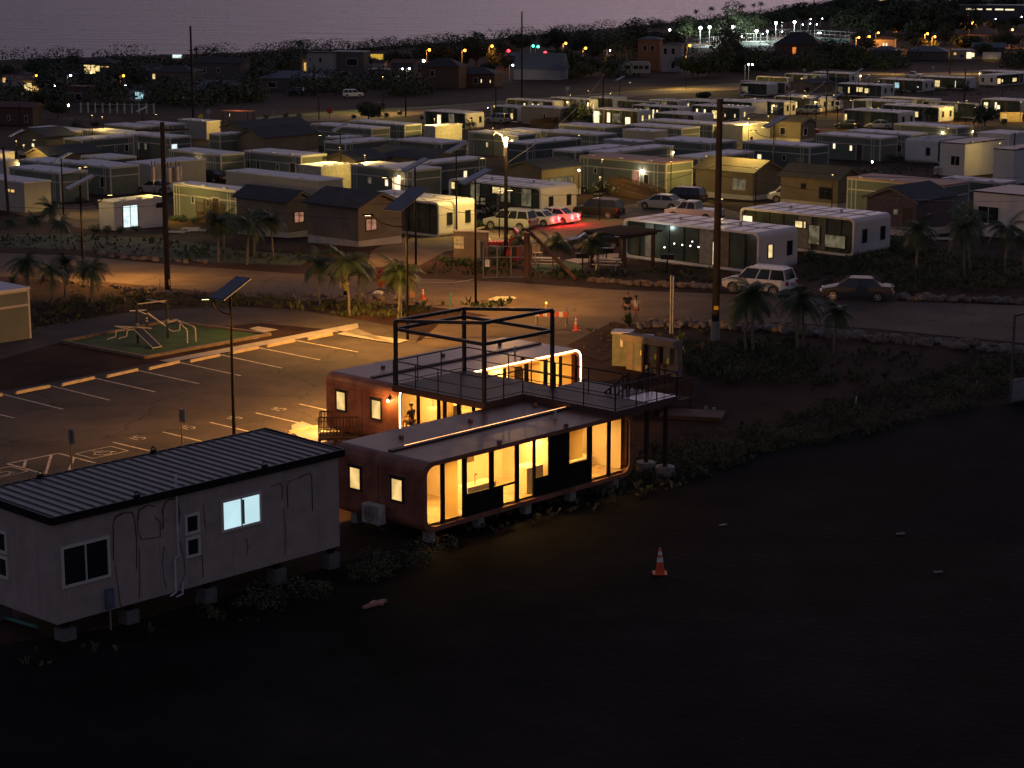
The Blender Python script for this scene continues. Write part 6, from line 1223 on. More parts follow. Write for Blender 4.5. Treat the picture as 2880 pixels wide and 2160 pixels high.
# floodlit sports court
court = [R3(1560, 415), R3(1700, 395), R3(1900, 362), R3(2212, 352), R4(400, 322), R4(760, 345), R4(640, 385), R4(400, 400), R4(0, 440), R3(1990, 432)]
psheet('sports_court', court, mat('court_surface', (.30, .36, .30), .8, .3, .05), .1)
psheet('court_playing_area', [R4(330, 335), R4(740, 350), R4(620, 375), R4(300, 372)], mat('court_teal', (.06, .34, .28), .8, .2, .05), .2)
fr_ = empty('court_fence', U(*R3(1700, 395)), 0, 'wire fence with pale posts round the floodlit court', 'fence'); ofs = fr_.location
b = MB(); cw_ = [U(*q) for q in court] + [U(*court[0])]
for i in range(len(cw_) - 1):
    a, c = cw_[i], cw_[i + 1]; n = max(1, int((c - a).length / 4))
    for k in range(n):
        p = a.lerp(c, k / n) - ofs; b.tube((p.x, p.y, p.z), (p.x, p.y, p.z + 3.2), .07, n=4)
    for z in (.1, 1.6, 3.2): b.tube(a - ofs + Vector((0, 0, z)), c - ofs + Vector((0, 0, z)), .06, n=4)
b.build('fence_frame', mat('fence_pale', (.6, .6, .58), .6), fr_)
for px, by, lab, e in [(R3(1360, 265), 400, 'leftmost court floodlight mast', 3000), (R3(1625, 247), 378, 'bright court floodlight mast left of its twin', 30000), (R3(1704, 242), 388, 'court floodlight mast right of its twin', 22000), (R3(1903, 237), 350, 'court floodlight mast above the glowing pale tree', 26000), (R3(2110, 272), 358, 'court floodlight mast left of the tall palm', 12000), (R4(65, 205), 326, 'court floodlight mast in the right court, left one', 26000), (R4(225, 197), 322, 'court floodlight mast in the right court, right one', 22000), (R4(120, 200), 250, 'low floodlight on the court building', 6000), (R3(2203, 275), 380, 'court floodlight mast beside the tall palm', 9000)]:
    base = U(px[0], by / Z3); h = (base.z * 0 + (by / Z3 - px[1])) / scale_at(base) / .98
    root = empty('floodlight_mast', base, 0, lab, 'floodlight', 'white floodlight masts of the sports court')
    MB().tube((0, 0, 0), (0, 0, h), .16, .10, 6).build('mast', m_galv, root); MB().cbox((0, 0, h - .1), .8, .2, .12).build('crossbar', m_galv, root)
    for x in (0,):
        MB().ball((x, -.25, h + .1), .62 if e > 10000 else .42, nu=12, nv=8).build('floodlight_head', m_lampw, root)
    point(root, (0, -2.5, h - .3), e * .35, (.85, 1, .92), .5)
# ================================================================ houses of the far town
m_h = {'w': mat('far_white_wall', (.27, .25, .27), .8), 'g': mat('far_grey_wall', (.085, .075, .08), .8), 'b': mat('far_brown_wall', (.09, .05, .04), .8), 'o': mat('far_orange_wall', (.22, .10, .055), .8), 't': mat('far_tan_wall', (.18, .13, .09), .8)}
m_r = {'b': mat('far_blue_roof', (.10, .11, .14), .7), 'k': mat('far_black_roof', (.03, .03, .033), .8), 'w': mat('far_pale_roof', (.34, .32, .34), .7), 'r': mat('far_red_roof', (.12, .055, .045), .8)}
def house(px, wpx, label, walls='w', roof='k', H=2.8, dep=.7, rise=.32, yaw=-15, style='hip', lit=(), e=0):
    """px = middle of the front wall's foot, wpx = width in photo px"""
    c = U(*px); s = scale_at(c); W = wpx / s; D = W * dep; root = empty('town_house', c, R(yaw), label, 'house', 'houses of the far town')
    MB().box(-W / 2, W / 2, 0, D, -1.5, H).build('wall', m_h[walls], root)
    rz = H + rise * min(W, D) / 2 * 1.2; b = MB(); o = .5; m = min(W, D) / 2
    if style == 'hip':
        x0, x1, y0, y1 = -W / 2 - o, W / 2 + o, -o, D + o; k = min((x1 - x0), (y1 - y0)) / 2
        a, c2 = ((x0 + k, (y0 + y1) / 2), (x1 - k, (y0 + y1) / 2)) if x1 - x0 > y1 - y0 else (((x0 + x1) / 2, y0 + k), ((x0 + x1) / 2, y1 - k))
        b.add([(x0, y0, H), (x1, y0, H), (x1, y1, H), (x0, y1, H), (*a, rz), (*c2, rz)], [(0, 1, 5, 4), (1, 2, 5), (2, 3, 4, 5), (3, 0, 4), (0, 3, 2, 1)] if x1 - x0 > y1 - y0 else [(0, 1, 4), (1, 2, 5, 4), (2, 3, 5), (3, 0, 4, 5), (0, 3, 2, 1)])
    elif style == 'flat': b.box(-W / 2 - .3, W / 2 + .3, -.3, D + .3, H, H + .25)
    else:
        b.prism([(-W / 2 - .4, -.4, H - .1), (-W / 2 - .4, D / 2, rz), (-W / 2 - .4, D + .4, H - .1)], (W + .8, 0, 0)) if style == 'gx' else b.prism([(-W / 2 - .4, -.4, H - .1), (0, -.4, rz), (W / 2 + .4, -.4, H - .1)], (0, D + .8, 0))
    b.build('roof', m_r[roof], root)
    for (t0, t1, z0, z1, l) in lit:
        f = MB(); f.box(-W / 2 + W * t0 - .08, -W / 2 + W * t1 + .08, -.05, .02, z0 - .08, z1 + .08); w_ = f.build('window', m_wframe if l in ('d',) else m_dframe, root)
        MB().box(-W / 2 + W * t0, -W / 2 + W * t1, -.09, -.045, z0, z1).build('pane', LIT[l], w_)
    if e: point(root, (0, -3, 2.2), e, YEL, .3)
    return root
HL = [
 (R1(110, 560), 75, 'far left house with dark hip roof and small warm window', dict(H=3, lit=[(.10, .22, .9, 2.1, 'a')])),
 (R1(270, 610), 50, 'far left house lit bright yellow under its eaves', dict(walls='t', roof='r', lit=[(.05, .55, .3, 2.1, 'y'), (.6, .95, .5, 1.6, 'a')], e=200, style='gx')),
 (R1(820, 490), 100, 'far house with a long band of bright yellow windows', dict(walls='g', H=4.2, lit=[(.18, .36, 1.3, 3.6, 'y'), (.38, .52, 1.3, 3.6, 'y'), (.53, .66, 1.9, 3.4, 'y'), (.68, .76, 2.9, 3.3, 'y'), (.78, .96, 3, 3.3, 'a')])),
 (R1(690, 690), 60, 'pinkish shed with arched dark doors in the upper left', dict(walls='b', roof='r', style='flat', H=3, lit=[(.08, .2, .5, 1.8, 'd'), (.3, .62, .2, 1.6, 'd')])),
 (R1(1195, 690), 55, 'small far house with blue-lit windows', dict(walls='w', style='gx', lit=[(.35, .55, .5, 2, 'b'), (.58, .8, .5, 2, 'b')], H=2.6)),
 (R1(1480, 600), 125, 'far hip-roofed house with pale eaves and one warm window', dict(walls='g', H=4.6, lit=[(.06, .12, 2.8, 4.0, 'y')])),
 (R1(1880, 560), 140, 'far two-storey grey house beside the tall pole', dict(walls='g', roof='k', H=6, style='gx', lit=[(.2, .26, 3.4, 4.6, 'd'), (.5, .56, 3.4, 4.6, 'd')], dep=.5)),
 (R1(1850, 650), 110, 'low far building with grey roof right of the tall pole', dict(walls='w', roof='b', style='gx', H=2.4)),
 (R1(1265, 520), 60, 'pale far house between trees at the upper left', dict(walls='w', H=4, style='gx')),
 (R1(120, 895), 120, 'brown building at the far left edge', dict(walls='b', roof='r', H=3.2, style='gx', dep=.5, lit=[(.35, .4, .8, 1.6, 'd'), (.8, .86, .6, 1.6, 'd')])),
 (R1(560, 560), 50, 'dark far house behind the left round trees', dict(walls='g', H=3)),
 (R2(270, 600), 165, 'far house with wide blue-grey hip roof', dict(walls='g', roof='b', H=3.0, dep=.6, lit=[(.15, .3, .8, 2, 'd')])),
 (R2(560, 500), 80, 'white two-storey far house left part, with lit corner', dict(walls='w', roof='k', style='flat', H=7.2, lit=[(.12, .16, 4.5, 6, 'd'), (.45, .55, 4.6, 6, 'd')], dep=.5)),
 (R2(430, 480), 22, 'tiny yellow-lit annex at the white two-storey far house', dict(walls='t', style='flat', H=5, lit=[(.3, .6, 1.5, 4, 'a')], e=100)),
 (R2(800, 500), 90, 'grey flat-roofed far house with recessed balcony', dict(walls='g', roof='w', style='flat', H=7.4, lit=[(.45, .8, 3.8, 5.6, 'd'), (.1, .42, .2, 2, 'd')], dep=.5)),
 (R2(1060, 440), 34, 'small pale far shed under the yellow sign', dict(walls='w', roof='k', style='gx', H=3)),
 (R2(1060, 515), 52, 'grey concrete shed in front of the pale far shed', dict(walls='g', roof='w', style='flat', H=3)),
 (R2(1265, 480), 65, 'far house with pinkish monopitch roof left of the glaring lamp', dict(walls='g', roof='r', style='gx', H=4)),
 (R2(1590, 580), 110, 'big far hip-roofed house with dark roof and pink walls', dict(walls='b', roof='k', H=5.4, rise=.5, lit=[(.25, .35, 3, 4.4, 'd')])),
 (R2(1880, 570), 120, 'lower wing of the big far hip-roofed house', dict(walls='b', roof='k', H=3.4, lit=[(.1, .2, 1, 2.3, 'd'), (.5, .6, 1, 2.3, 'd'), (.68, .70, 1.2, 2.0, 'c'), (.9, .915, 1.2, 1.9, 'c')])),
 (R3(10, 560), 70, 'blue-roofed far house left of the blue gable', dict(walls='g', roof='b', H=3)),
 (R3(215, 690), 135, 'far house with large blue-grey roof and pale gable', dict(walls='w', roof='b', H=3.0, style='gx', rise=.75)),
 (R3(1180, 610), 62, 'orange-walled half of the two-storey far house', dict(walls='o', roof='b', H=9.5, rise=.3, lit=[(.25, .4, 6, 7.6, 'd'), (.35, .5, 1, 2.6, 'd'), (.6, .75, 6, 7.6, 'd')])),
 (R3(1375, 620), 56, 'white-walled half of the two-storey far house', dict(walls='w', roof='k', H=8.2, rise=.2, lit=[(.1, .28, 5.2, 7, 'd'), (.5, .68, 5.2, 7, 'd'), (.5, .68, 1, 2.8, 'd')])),
 (R3(950, 610), 24, 'tiny white gabled shed beside the travel trailer', dict(walls='w', roof='w', H=2.4, style='gy')),
 (R3(900, 520), 70, 'grey-roofed far house behind the gabled shed', dict(walls='g', roof='w', H=3)),
 (R4(250, 480), 130, 'black hip-roofed far house with an orange doorway', dict(walls='b', roof='k', H=4.0, rise=.6, lit=[(.40, .48, .6, 3.0, 'o')])),
 (R4(1000, 430), 60, 'far house with two small lit windows right of the court', dict(walls='w', roof='k', H=4.0, lit=[(.44, .52, 1, 2.6, 'c'), (.58, .66, 1, 2.6, 'c')])),
 (R4(1010, 510), 85, 'dark-roofed far house with roof panels', dict(walls='g', roof='b', H=3)),
 (R4(1370, 520), 110, 'dark-roofed far house in the right town', dict(walls='g', roof='b', H=3)),
 (R4(1680, 515), 70, 'white far house with lit veranda in the right town', dict(walls='w', roof='w', H=3.2, style='flat', lit=[(.15, .25, 1.6, 2.4, 'a'), (.4, .55, .8, 1.8, 'd'), (.65, .85, .4, 2.6, 'c'), (.86, .96, 1, 2.4, 'c')])),
 (R4(1930, 530), 44, 'orange-lit tent roof in the right town', dict(walls='t', roof='w', H=.8, rise=1.0, style='gx', e=160)),
 (R4(1900, 480), 90, 'dark gabled far house near the right edge', dict(walls='g', roof='b', H=3, style='gx')),
 (R4(1720, 240), 55, 'low roadside building lit orange and yellow', dict(walls='t', roof='w', H=3.4, style='flat', lit=[(.0, .5, .4, 2.8, 'y'), (.5, .95, 1, 2.8, 'a')], e=500)),
 (R4(1100, 290), 20, 'tiny lit kiosk in the dark trees of the right town', dict(walls='t', roof='w', H=3.6, style='flat', lit=[(.3, .7, .6, 2.6, 'o')])),
 (R4(960, 12), 60, 'far building with warm lights at the top edge', dict(walls='t', roof='w', H=5, style='flat', lit=[(.0, .3, .5, 2.6, 'a'), (.4, .6, .5, 3, 'y'), (.65, .9, .5, 2.6, 'a')])),
 (R4(1940, 180), 185, 'large pale hall with five strips of light under its eaves, upper right', dict(walls='g', roof='w', H=8.4, style='flat', dep=.6, lit=[(.10, .22, 6.0, 6.8, 'c'), (.26, .34, 6.0, 6.7, 'c'), (.40, .48, 6.0, 6.7, 'c'), (.53, .65, 5.9, 6.7, 'c'), (.68, .81, 5.8, 6.6, 'c')])),
 (R4(1640, 90), 60, 'lower wing of the large pale hall', dict(walls='g', roof='w', H=6, style='flat')),
]
for px, wp, lab, kw in HL: house(px, wp, lab, **kw)
# travel trailer
c = U(*R3(1070, 655)); s = scale_at(c); root = empty('travel_trailer', c, R(-8), 'pale travel trailer parked before the two-storey far house', 'trailer')
L = 240 / Z3 / s; b = MB(); b.prism([(-L / 2, 0, .8), (-L / 2 + .1, 0, 3.6), (-L / 2 + .7, 0, 4.0), (L / 2 - .7, 0, 4.0), (L / 2, 0, 3.2), (L / 2, 0, .8)], (0, 3.0, 0)); b.build('body', m_h['w'], root)
for x in (-.28, -.0, .18, .38): MB().box(L * x - .6, L * x + .6, -.04, .02, 1.9, 2.9).build('window', m_gdark, root)
for x in (-.5, .8): MB().tube((x, .1, .4), (x, .4, .4), .45, n=12).build('wheel', m_tyre, root)
c = U(*R2(1045, 372)); root = empty('roadside_sign', c, R(-5), 'small yellow lit board above the far sheds', 'sign'); MB().tube((-1.6, 0, -.5), (-1.6, 0, 3.2), .1).tube((1.6, 0, -.5), (1.6, 0, 3.2), .1).build('post', m_galv, root); MB().box(-2.1, 2.1, -.1, .1, 1.6, 3.4).build('board', emit('yellow_board', (1, .62, .08), .6, .2, 1), root)
c = U(*R1(1538, 470)); root = empty('skylight_box', c, 0, 'small bright white box on the far hip roof', 'skylight'); MB().box(-1.5, 1.5, -.3, .3, 4.9, 6.2).build('frame', m_wframe, root); MB().box(-1.3, 1.3, -.36, -.28, 5.1, 6.0).build('pane', LIT['w'], root)
# orange-topped picnic shelter on the far verge
c = U(*R1(2060, 905)); root = empty('picnic_shelter', c, R(-20), 'small open shelter with orange-lit roof at the left end of the far road', 'shelter')
MB().box(-2.6, 2.6, -1.3, 1.3, 2.5, 2.65).build('roof', mat('orange_canvas', (.55, .16, .05), .7), root)
for x in (-2.4, 2.4):
    for y in (-1.1, 1.1): MB().box(x - .06, x + .06, y - .06, y + .06, 0, 2.5).build('post', m_wood, root)
point(root, (0, -.3, 3.4), 60, ORA, .1); MB().tube((0, -.3, 2.65), (0, -.3, 3.3), .03).build('lamp_stem', m_dframe, root)

# ================================================================ bushes, weeds, rocks
def make_bush(seed, fl=0, n=520):
    r = random.Random(seed); b = MB(); f = MB()
    for k in range(6):
        a = r.uniform(0, 6.28); d = r.uniform(0, .6); leafcloud(b, (d * math.cos(a), d * math.sin(a), r.uniform(.3, .55)), .42, .42, .36, n // 6, .085, r)
    st_ = MB()
    for k in range(5): a = k * 1.26; st_.tube((0, 0, -.1), (.4 * math.cos(a), .4 * math.sin(a), .5), .025, .012, 4)
    for _ in range(fl):
        a = r.uniform(0, 6.28); z = r.uniform(.3, .95); q = .75 * math.sqrt(max(.05, 1 - (z - .4) ** 2 * 2)); f.ball((q * math.cos(a), q * math.sin(a), z), .045, nu=5, nv=3)
    return b, st_, f
BUSH = [make_bush(50), make_bush(51), make_bush(52, 26)]; BO = {}
m_flow = mat('pale_flower', (.65, .55, .5), .7)
def bush(px, rpx, label, v=0, hs=1.0, grp='bushes in the settlement beds'):
    base = U(*px); r = rpx / scale_at(base)
    if v not in BO:
        root = empty('leafy_bush', base, 0, label, 'bush', grp); BUSH[v][0].build('foliage', m_leaf2, root); BUSH[v][1].build('stems', m_bark, root)
        if BUSH[v][2].v: BUSH[v][2].build('flowers', m_flow, root)
        BO[v] = root; o = root
    else: o = dup(BO[v], base, 0, 1, label, grp)
    o.location = base; o.rotation_euler = (0, 0, rnd.uniform(0, 6.28)); o.scale = (r, r, r * hs); return o
BL = [(A2(1680, 420), 22, 0, 'bush at the left end of the sign wall'), (A2(1760, 440), 26, 1, 'bush in front of the sign wall, left'), (A2(1860, 440), 24, 0, 'bush in front of the sign wall, middle'), (A2(1950, 440), 22, 1, 'bush in front of the sign wall, right'), (A2(2100, 360), 26, 0, 'bush behind the farm gate'), (A2(2180, 380), 22, 1, 'bush right of the farm gate bush'),
 (A2(1700, 150), 24, 1, 'green bush left under the yellow-lit end wall'), (A2(1800, 140), 26, 0, 'green bush under the yellow-lit end wall'), (A2(1890, 140), 26, 1, 'green bush in the middle of the bed by the silver wagon'), (A2(1980, 120), 28, 0, 'green bush beside the lamp in that bed'), (A2(2060, 100), 24, 1, 'green bush at the silver wagon'), (A2(1580, 160), 22, 0, 'bush at the left end of that bed'),
 (A3(250, 190), 28, 2, 'flowering bush behind the wooden lamp pole'), (A3(330, 150), 26, 2, 'flowering bush left of the silver wagon'), (A3(440, 150), 28, 2, 'flowering bush above the silver wagon'), (A3(540, 140), 26, 2, 'flowering bush before the dark glazing'), (A3(620, 150), 22, 0, 'bush at the capsule corner frame'), (R6(2080, 1000), 30, 2, 'flowering bush at the timber porch'),
 (R7(800, 1060), 26, 2, 'flowering bush left of the ramp'), (R7(880, 1040), 30, 2, 'flowering bush in front of the ramp'), (R7(960, 1040), 30, 2, 'flowering bush at the foot of the ramp'), (R7(1050, 1070), 28, 2, 'flowering bush right at the ramp foot'), (R7(1120, 1080), 22, 0, 'bush beside the ramp posts'), (R7(880, 1110), 22, 1, 'low bush behind the black wagon'),
 (R5(830, 1090), 24, 0, 'hedge bush at the left of the small cabin'), (R5(920, 1090), 24, 1, 'hedge bush below the small cabin corner'), (R5(1040, 1090), 22, 0, 'hedge bush right of the cabin corner'), (R5(1180, 1080), 20, 1, 'hedge bush below the cabin glass door'), (R5(1350, 1030), 28, 0, 'dark bush right of the cabin'), (R5(1390, 990), 26, 1, 'dark bush at the transformer pole'),
 (R5(1500, 990), 20, 0, 'lit bush right of the transformer pole'), (R5(1580, 1000), 24, 1, 'dark hedge bush below the ramp wall'), (R5(1680, 1010), 24, 0, 'dark hedge bush below the door ramp'), (R5(620, 800), 24, 1, 'dark bush at the banded corner'), (R5(700, 830), 22, 0, 'dark bush below the banded corner'), (R5(1050, 740), 24, 0, 'dark bush below the tall-window home'), (R5(1180, 720), 26, 1, 'dark bush right of the tall-window home'), (R5(1290, 700), 24, 0, 'dark bush at the blank beige cabin'),
 (R6(1530, 1100), 26, 1, 'reddish bush at the dark porch opening'), (R6(1440, 1120), 22, 0, 'bush with lit leaves beside the porch'), (R6(1360, 1130), 24, 2, 'pile of pale flowering bush at the brown cottage corner'),
 (A3(1500, 540), 32, 1, 'bright green bush lit by the gazebo lamp'), (A3(1580, 560), 34, 0, 'green bush behind the gazebo post'), (A3(1530, 450), 26, 1, 'white-lit bush top behind the gazebo'), (A3(1680, 560), 26, 0, 'dark bush right of the gazebo'), (A3(1800, 620), 26, 2, 'flowering bush under the fairy lights'), (A3(1920, 620), 24, 2, 'flowering bush right of the fairy lights'), (A3(2020, 600), 28, 0, 'dark bush at the deck rail'),
 (A4(120, 440), 34, 0, 'tall dark bush before the capsule glazing'), (A4(200, 480), 30, 1, 'dark bush under the capsule window frame'), (A4(480, 500), 30, 0, 'dark bush at the capsule end wall'), (A4(560, 470), 34, 1, 'dark bush between the two front capsules'), (A4(700, 480), 34, 0, 'dark bush below the patio'), (A4(820, 500), 30, 1, 'dark bush right of the patio'), (A4(1080, 440), 30, 0, 'dark bush below the kitchen-lit capsule corner'), (A4(1180, 380), 30, 1, 'dark bush at the capsule right corner'), (A4(1300, 380), 28, 0, 'dark bush near the chain fence'),
 (R7(620, 400), 20, 0, 'bush at the far tree foot'), (R7(800, 440), 22, 1, 'lit bush in the planter garden'), (R7(760, 430), 18, 0, 'yellow-lit bush left of the planter garden'), (R7(1000, 450), 24, 0, 'dark bush right in the planter garden'), (R7(1100, 440), 22, 1, 'dark bush at the right end of the planter garden'), (R6(1660, 320), 10, 0, 'small bush before the bright cream cabin'), (R6(1800, 320), 12, 1, 'second small bush before the bright cream cabin'),
 (R8(900, 440), 26, 0, 'dark bush before the front right capsule'), (R8(1000, 470), 28, 1, 'dark bush below the front right capsule'), (R8(1430, 450), 24, 0, 'dark bush at the palm by the warm end wall'), (R8(1700, 440), 24, 1, 'dark bush right of the warm end wall'), (R8(2050, 480), 20, 0, 'bush left of the tan sign wall'), (R8(1240, 240), 22, 1, 'dark bush below the blue-lit capsule'), (R8(1330, 230), 22, 0, 'dark bush right below the blue-lit capsule'), (R8(1620, 200), 20, 1, 'dark bush in the upper right weeds'), (R8(1750, 210), 20, 0, 'second dark bush in the upper right weeds'), (R8(60, 240), 20, 1, 'dark bush below the dim-windowed capsule'), (R8(200, 240), 22, 0, 'dark bush left of the dark-roofed cottage'),
 (R8(830, 740), 20, 0, 'dark bush at the two-slim-window home'), (R8(950, 770), 22, 1, 'dark bush right of the white chair'), (R8(1160, 780), 24, 0, 'dark bush at the banded dark corner'), (R8(1230, 780), 20, 1, 'dark bush before the white capsule'), (R8(1900, 860), 22, 0, 'dark bush at the lit cabin wall'), (R8(450, 590), 12, 1, 'bush between cottage and red box'), (R2(850, 840), 14, 0, 'lit bush at the far verge'), (R2(1050, 830), 16, 1, 'dark bush at the far road'), (R2(1130, 830), 16, 0, 'dark bush right at the far road'), (R2(1240, 810), 16, 1, 'dark bush near the crossarm pole')]
for px, r, v, lab in BL: bush(px, r, lab, v)

def inpoly(x, y, P_):
    c = False; j = len(P_) - 1
    for i in range(len(P_)):
        if (P_[i][1] > y) != (P_[j][1] > y) and x < (P_[j][0] - P_[i][0]) * (y - P_[i][1]) / (P_[j][1] - P_[i][1]) + P_[i][0]: c = not c
        j = i
    return c
def weeds(name, polys, dens, label, m, h=(.15, .5), wd=.035, seed=3, grass=0, kind='stuff'):
    r = random.Random(seed); b = MB()
    for P_, dn in polys:
        W_ = [tuple(U(*p)[:2]) for p in P_]; x0 = min(p[0] for p in W_); x1 = max(p[0] for p in W_); y0 = min(p[1] for p in W_); y1 = max(p[1] for p in W_)
        area_ = (x1 - x0) * (y1 - y0); n = int(area_ * dn * dens); cl = [(r.uniform(x0, x1), r.uniform(y0, y1), r.uniform(.5, 2.6)) for _ in range(max(4, int(area_ / 9)))]
        for _ in range(n):
            if r.random() < .8: c = r.choice(cl); x, y = r.gauss(c[0], c[2] * .6), r.gauss(c[1], c[2] * .6)
            else: x, y = r.uniform(x0, x1), r.uniform(y0, y1)
            if not inpoly(x, y, W_): continue
            z = T(y); hh = r.uniform(*h) * r.choice((.5, 1, 1, 1.5)); k = r.randint(4, 8)
            for _ in range(k):
                a = r.uniform(0, 6.28); l = hh * r.uniform(.5, 1); dx, dy = math.cos(a), math.sin(a); e = r.uniform(.15, .7); px_, py_ = -dy * wd * r.uniform(.7, 1.8), dx * wd * r.uniform(.7, 1.8)
                bx, by = x + dx * hh * .15, y + dy * hh * .15; tx, ty = x + dx * l * e, y + dy * l * e; mx_, my_ = (bx + tx) / 2, (by + ty) / 2
                b.add([(bx, by, z), (mx_ + px_, my_ + py_, z + l * .55), (tx, ty, z + l * (.9 if grass else .75)), (mx_ - px_, my_ - py_, z + l * .5)], [(0, 1, 2, 3)])
    o = b.build(name, m); tag(o, label, 'weeds', kind=kind); return o
m_weed = mat('weed_leaf', (.07, .075, .035), .8, .45, .7, col2=(.17, .15, .08)); m_lush = mat('lush_ground_cover', (.05, .07, .025), .8, .4, .8, col2=(.11, .13, .05)); m_yard = mat('dusty_weeds', (.10, .085, .05), .9, .4, .8)
weeds('weeds', [([A8(-900, 1000), A8(-500, 850), A8(0, 740), A8(400, 640), A8(900, 560), A8(1300, 430), A8(1700, 330), A8(2212, 200), A8(2212, 440), A8(1600, 600), A8(900, 760), A8(300, 960), A8(0, 1040), A8(-700, 1200)], 1.8), ([A7(0, 1500), A7(400, 1330), A7(900, 1230), A7(1400, 1090), A7(2000, 960), A7(2300, 900), A7(2900, 760), A7(2900, 900), A7(2000, 1200), A7(1000, 1380), A7(300, 1600)], .5)], 1.5, 'straggly low weeds along the edge of the black gravel yard', m_weed, (.15, .45), .04)
weeds('ground_cover', [([A8(380, 150), A8(560, 170), A8(900, 150), A8(1300, 190), A8(2212, 230), A8(2212, 330), A8(1400, 400), A8(900, 420), A8(640, 370), A8(400, 320)], 1.8), ([A4(700, 480), A4(1300, 400), A4(2212, 480), A4(2212, 690), A4(1400, 720), A4(1000, 640), A4(800, 560), A4(640, 600)], 1.3), ([A3(560, 700), A3(1100, 690), A3(1700, 690), A3(2212, 680), A3(2212, 780), A3(1500, 770), A3(1000, 760), A3(600, 760)], 2.0), ([A1(260, 880), A1(700, 760), A1(1300, 720), A1(2212, 720), A2(400, 760), A2(900, 780), A2(1400, 800), A2(2000, 760), A3(500, 950), A2(1900, 860), A2(1300, 930), A2(700, 880), A1(2212, 800), A1(1300, 830), A1(600, 950), A1(260, 1040)], 1.3), ([A2(1380, 450), A2(2000, 440), A3(560, 560), A3(560, 720), A3(180, 720), A2(1500, 520)], 1.6)], 1.6, 'lush dark ground cover in the planted strips beside the road', m_lush, (.2, .6), .06, 5)
weeds('verge_grass', [([A1(-100, 200), A1(700, 190), A1(1500, 240), A1(2212, 300), A2(500, 330), A2(900, 360), A2(500, 440), A1(1800, 430), A1(900, 350), A1(-100, 300)], 1.6), ([A4(1000, 200), A4(1500, 180), A4(1500, 330), A4(1100, 350)], .8), ([R8(780, 760), R8(1500, 780), R8(1900, 880), R8(1500, 900), R8(700, 860)], .6), ([R8(1350, 200), R8(2212, 150), R8(2212, 250), R8(1400, 260)], .4)], .9, 'rough grass on the bank between road and cottages', m_lush, (.12, .32), .05, 6, 1)
weeds('dry_weeds', [([A6(1560, 265), A6(1760, 150), A6(1800, 200), A6(1700, 330)], 1.5), ([A3(1000, 1210), A3(1400, 1120), A3(2200, 1100), A3(2200, 1290), A3(1500, 1290)], 1.2), ([A3(60, 940), A3(400, 960), A3(420, 1010), A3(40, 1000)], 1.0)], 1.6, 'dry weeds on the dirt beside the utility cabinets', m_yard, (.15, .4), .035, 8)
# scrub: small shrubs growing into each other
wr = random.Random(31); sb_ = MB()
for P_, n in [([A8(-60, 940), A8(400, 740), A8(900, 600), A8(1300, 440), A8(1700, 340), A8(2250, 220), A8(2250, 400), A8(1500, 620), A8(900, 740), A8(300, 930)], 300), ([A8(400, 150), A8(1000, 160), A8(1150, 260), A8(1000, 380), A8(640, 360), A8(400, 300)], 150), ([A4(560, 500), A4(1300, 380), A4(2212, 480), A4(2212, 700), A4(1400, 720), A4(640, 640)], 260), ([A1(260, 760), A1(1300, 690), A2(300, 740), A2(1300, 800), A2(1300, 900), A2(300, 830), A1(1300, 800), A1(260, 960)], 130), ([A7(1000, 1300), A7(2100, 960), A7(2900, 760), A7(2900, 830), A7(2100, 1080), A7(1300, 1290)], 34)]:
    W_ = [tuple(U(*p)[:2]) for p in P_]; x0 = min(p[0] for p in W_); x1 = max(p[0] for p in W_); y0 = min(p[1] for p in W_); y1 = max(p[1] for p in W_); k = 0
    while k < n:
        x, y = wr.uniform(x0, x1), wr.uniform(y0, y1)
        if not inpoly(x, y, W_): continue
        k += 1; r0 = wr.uniform(.16, .5) * wr.choice((.7, 1, 1.3)); leafcloud(sb_, (x, y, T(y) + r0 * .5), r0 * 1.1, r0, r0 * wr.uniform(.6, 1), int(60 + 130 * r0), .04 + .035 * r0, wr)
tag(sb_.build('scrub', mat('scrub_leaf', (.055, .065, .026), .9, .45, .5, col2=(.13, .12, .055))), 'low green scrub along the yard edge and the road bank', 'scrub', kind='stuff')
# agave-like plants
def spiky(px, r, label, sc=1):
    base = U(*px); root = empty('spiky_plant', base, 0, label, 'plant', 'spiky plants by the road'); b = MB(); rr = random.Random(int(px[0])); t = MB()
    for i in range(26):
        a = rr.uniform(0, 6.28); e = rr.uniform(.3, 1.4); l = r * rr.uniform(.7, 1.1); d = Vector((math.cos(a) * math.cos(e), math.sin(a) * math.cos(e), math.sin(e))); s = Vector((-math.sin(a), math.cos(a), 0)) * l * .09
        p1 = d * l * .55; p2 = d * l + Vector((0, 0, -l * .12)); b.add([-s * .5, p1 - s, p2, p1 + s, s * .5], [(0, 1, 2, 3, 4)])
    b.build('leaves', m_leaf2, root); t.tube((0, 0, -.1), (0, 0, .15), .08, .06, 6).build('stem', m_bark, root); return root
for px, r, lab in [(A3(1440, 1150), 1.0, 'spiky plant at the road edge in front of the walking couple'), (A3(350, 980), .7, 'spiky plant under the pergola corner at the road edge'), (A3(240, 1000), .6, 'small spiky plant left of that one'), (A2(2080, 830), .6, 'spiky plant beside the green marker post'), (A1(115, 600), .9, 'spiky plant above the left-edge modular roof'), (A2(440, 400), .8, 'light green plant at the bank foot')]: spiky(px, r, lab)
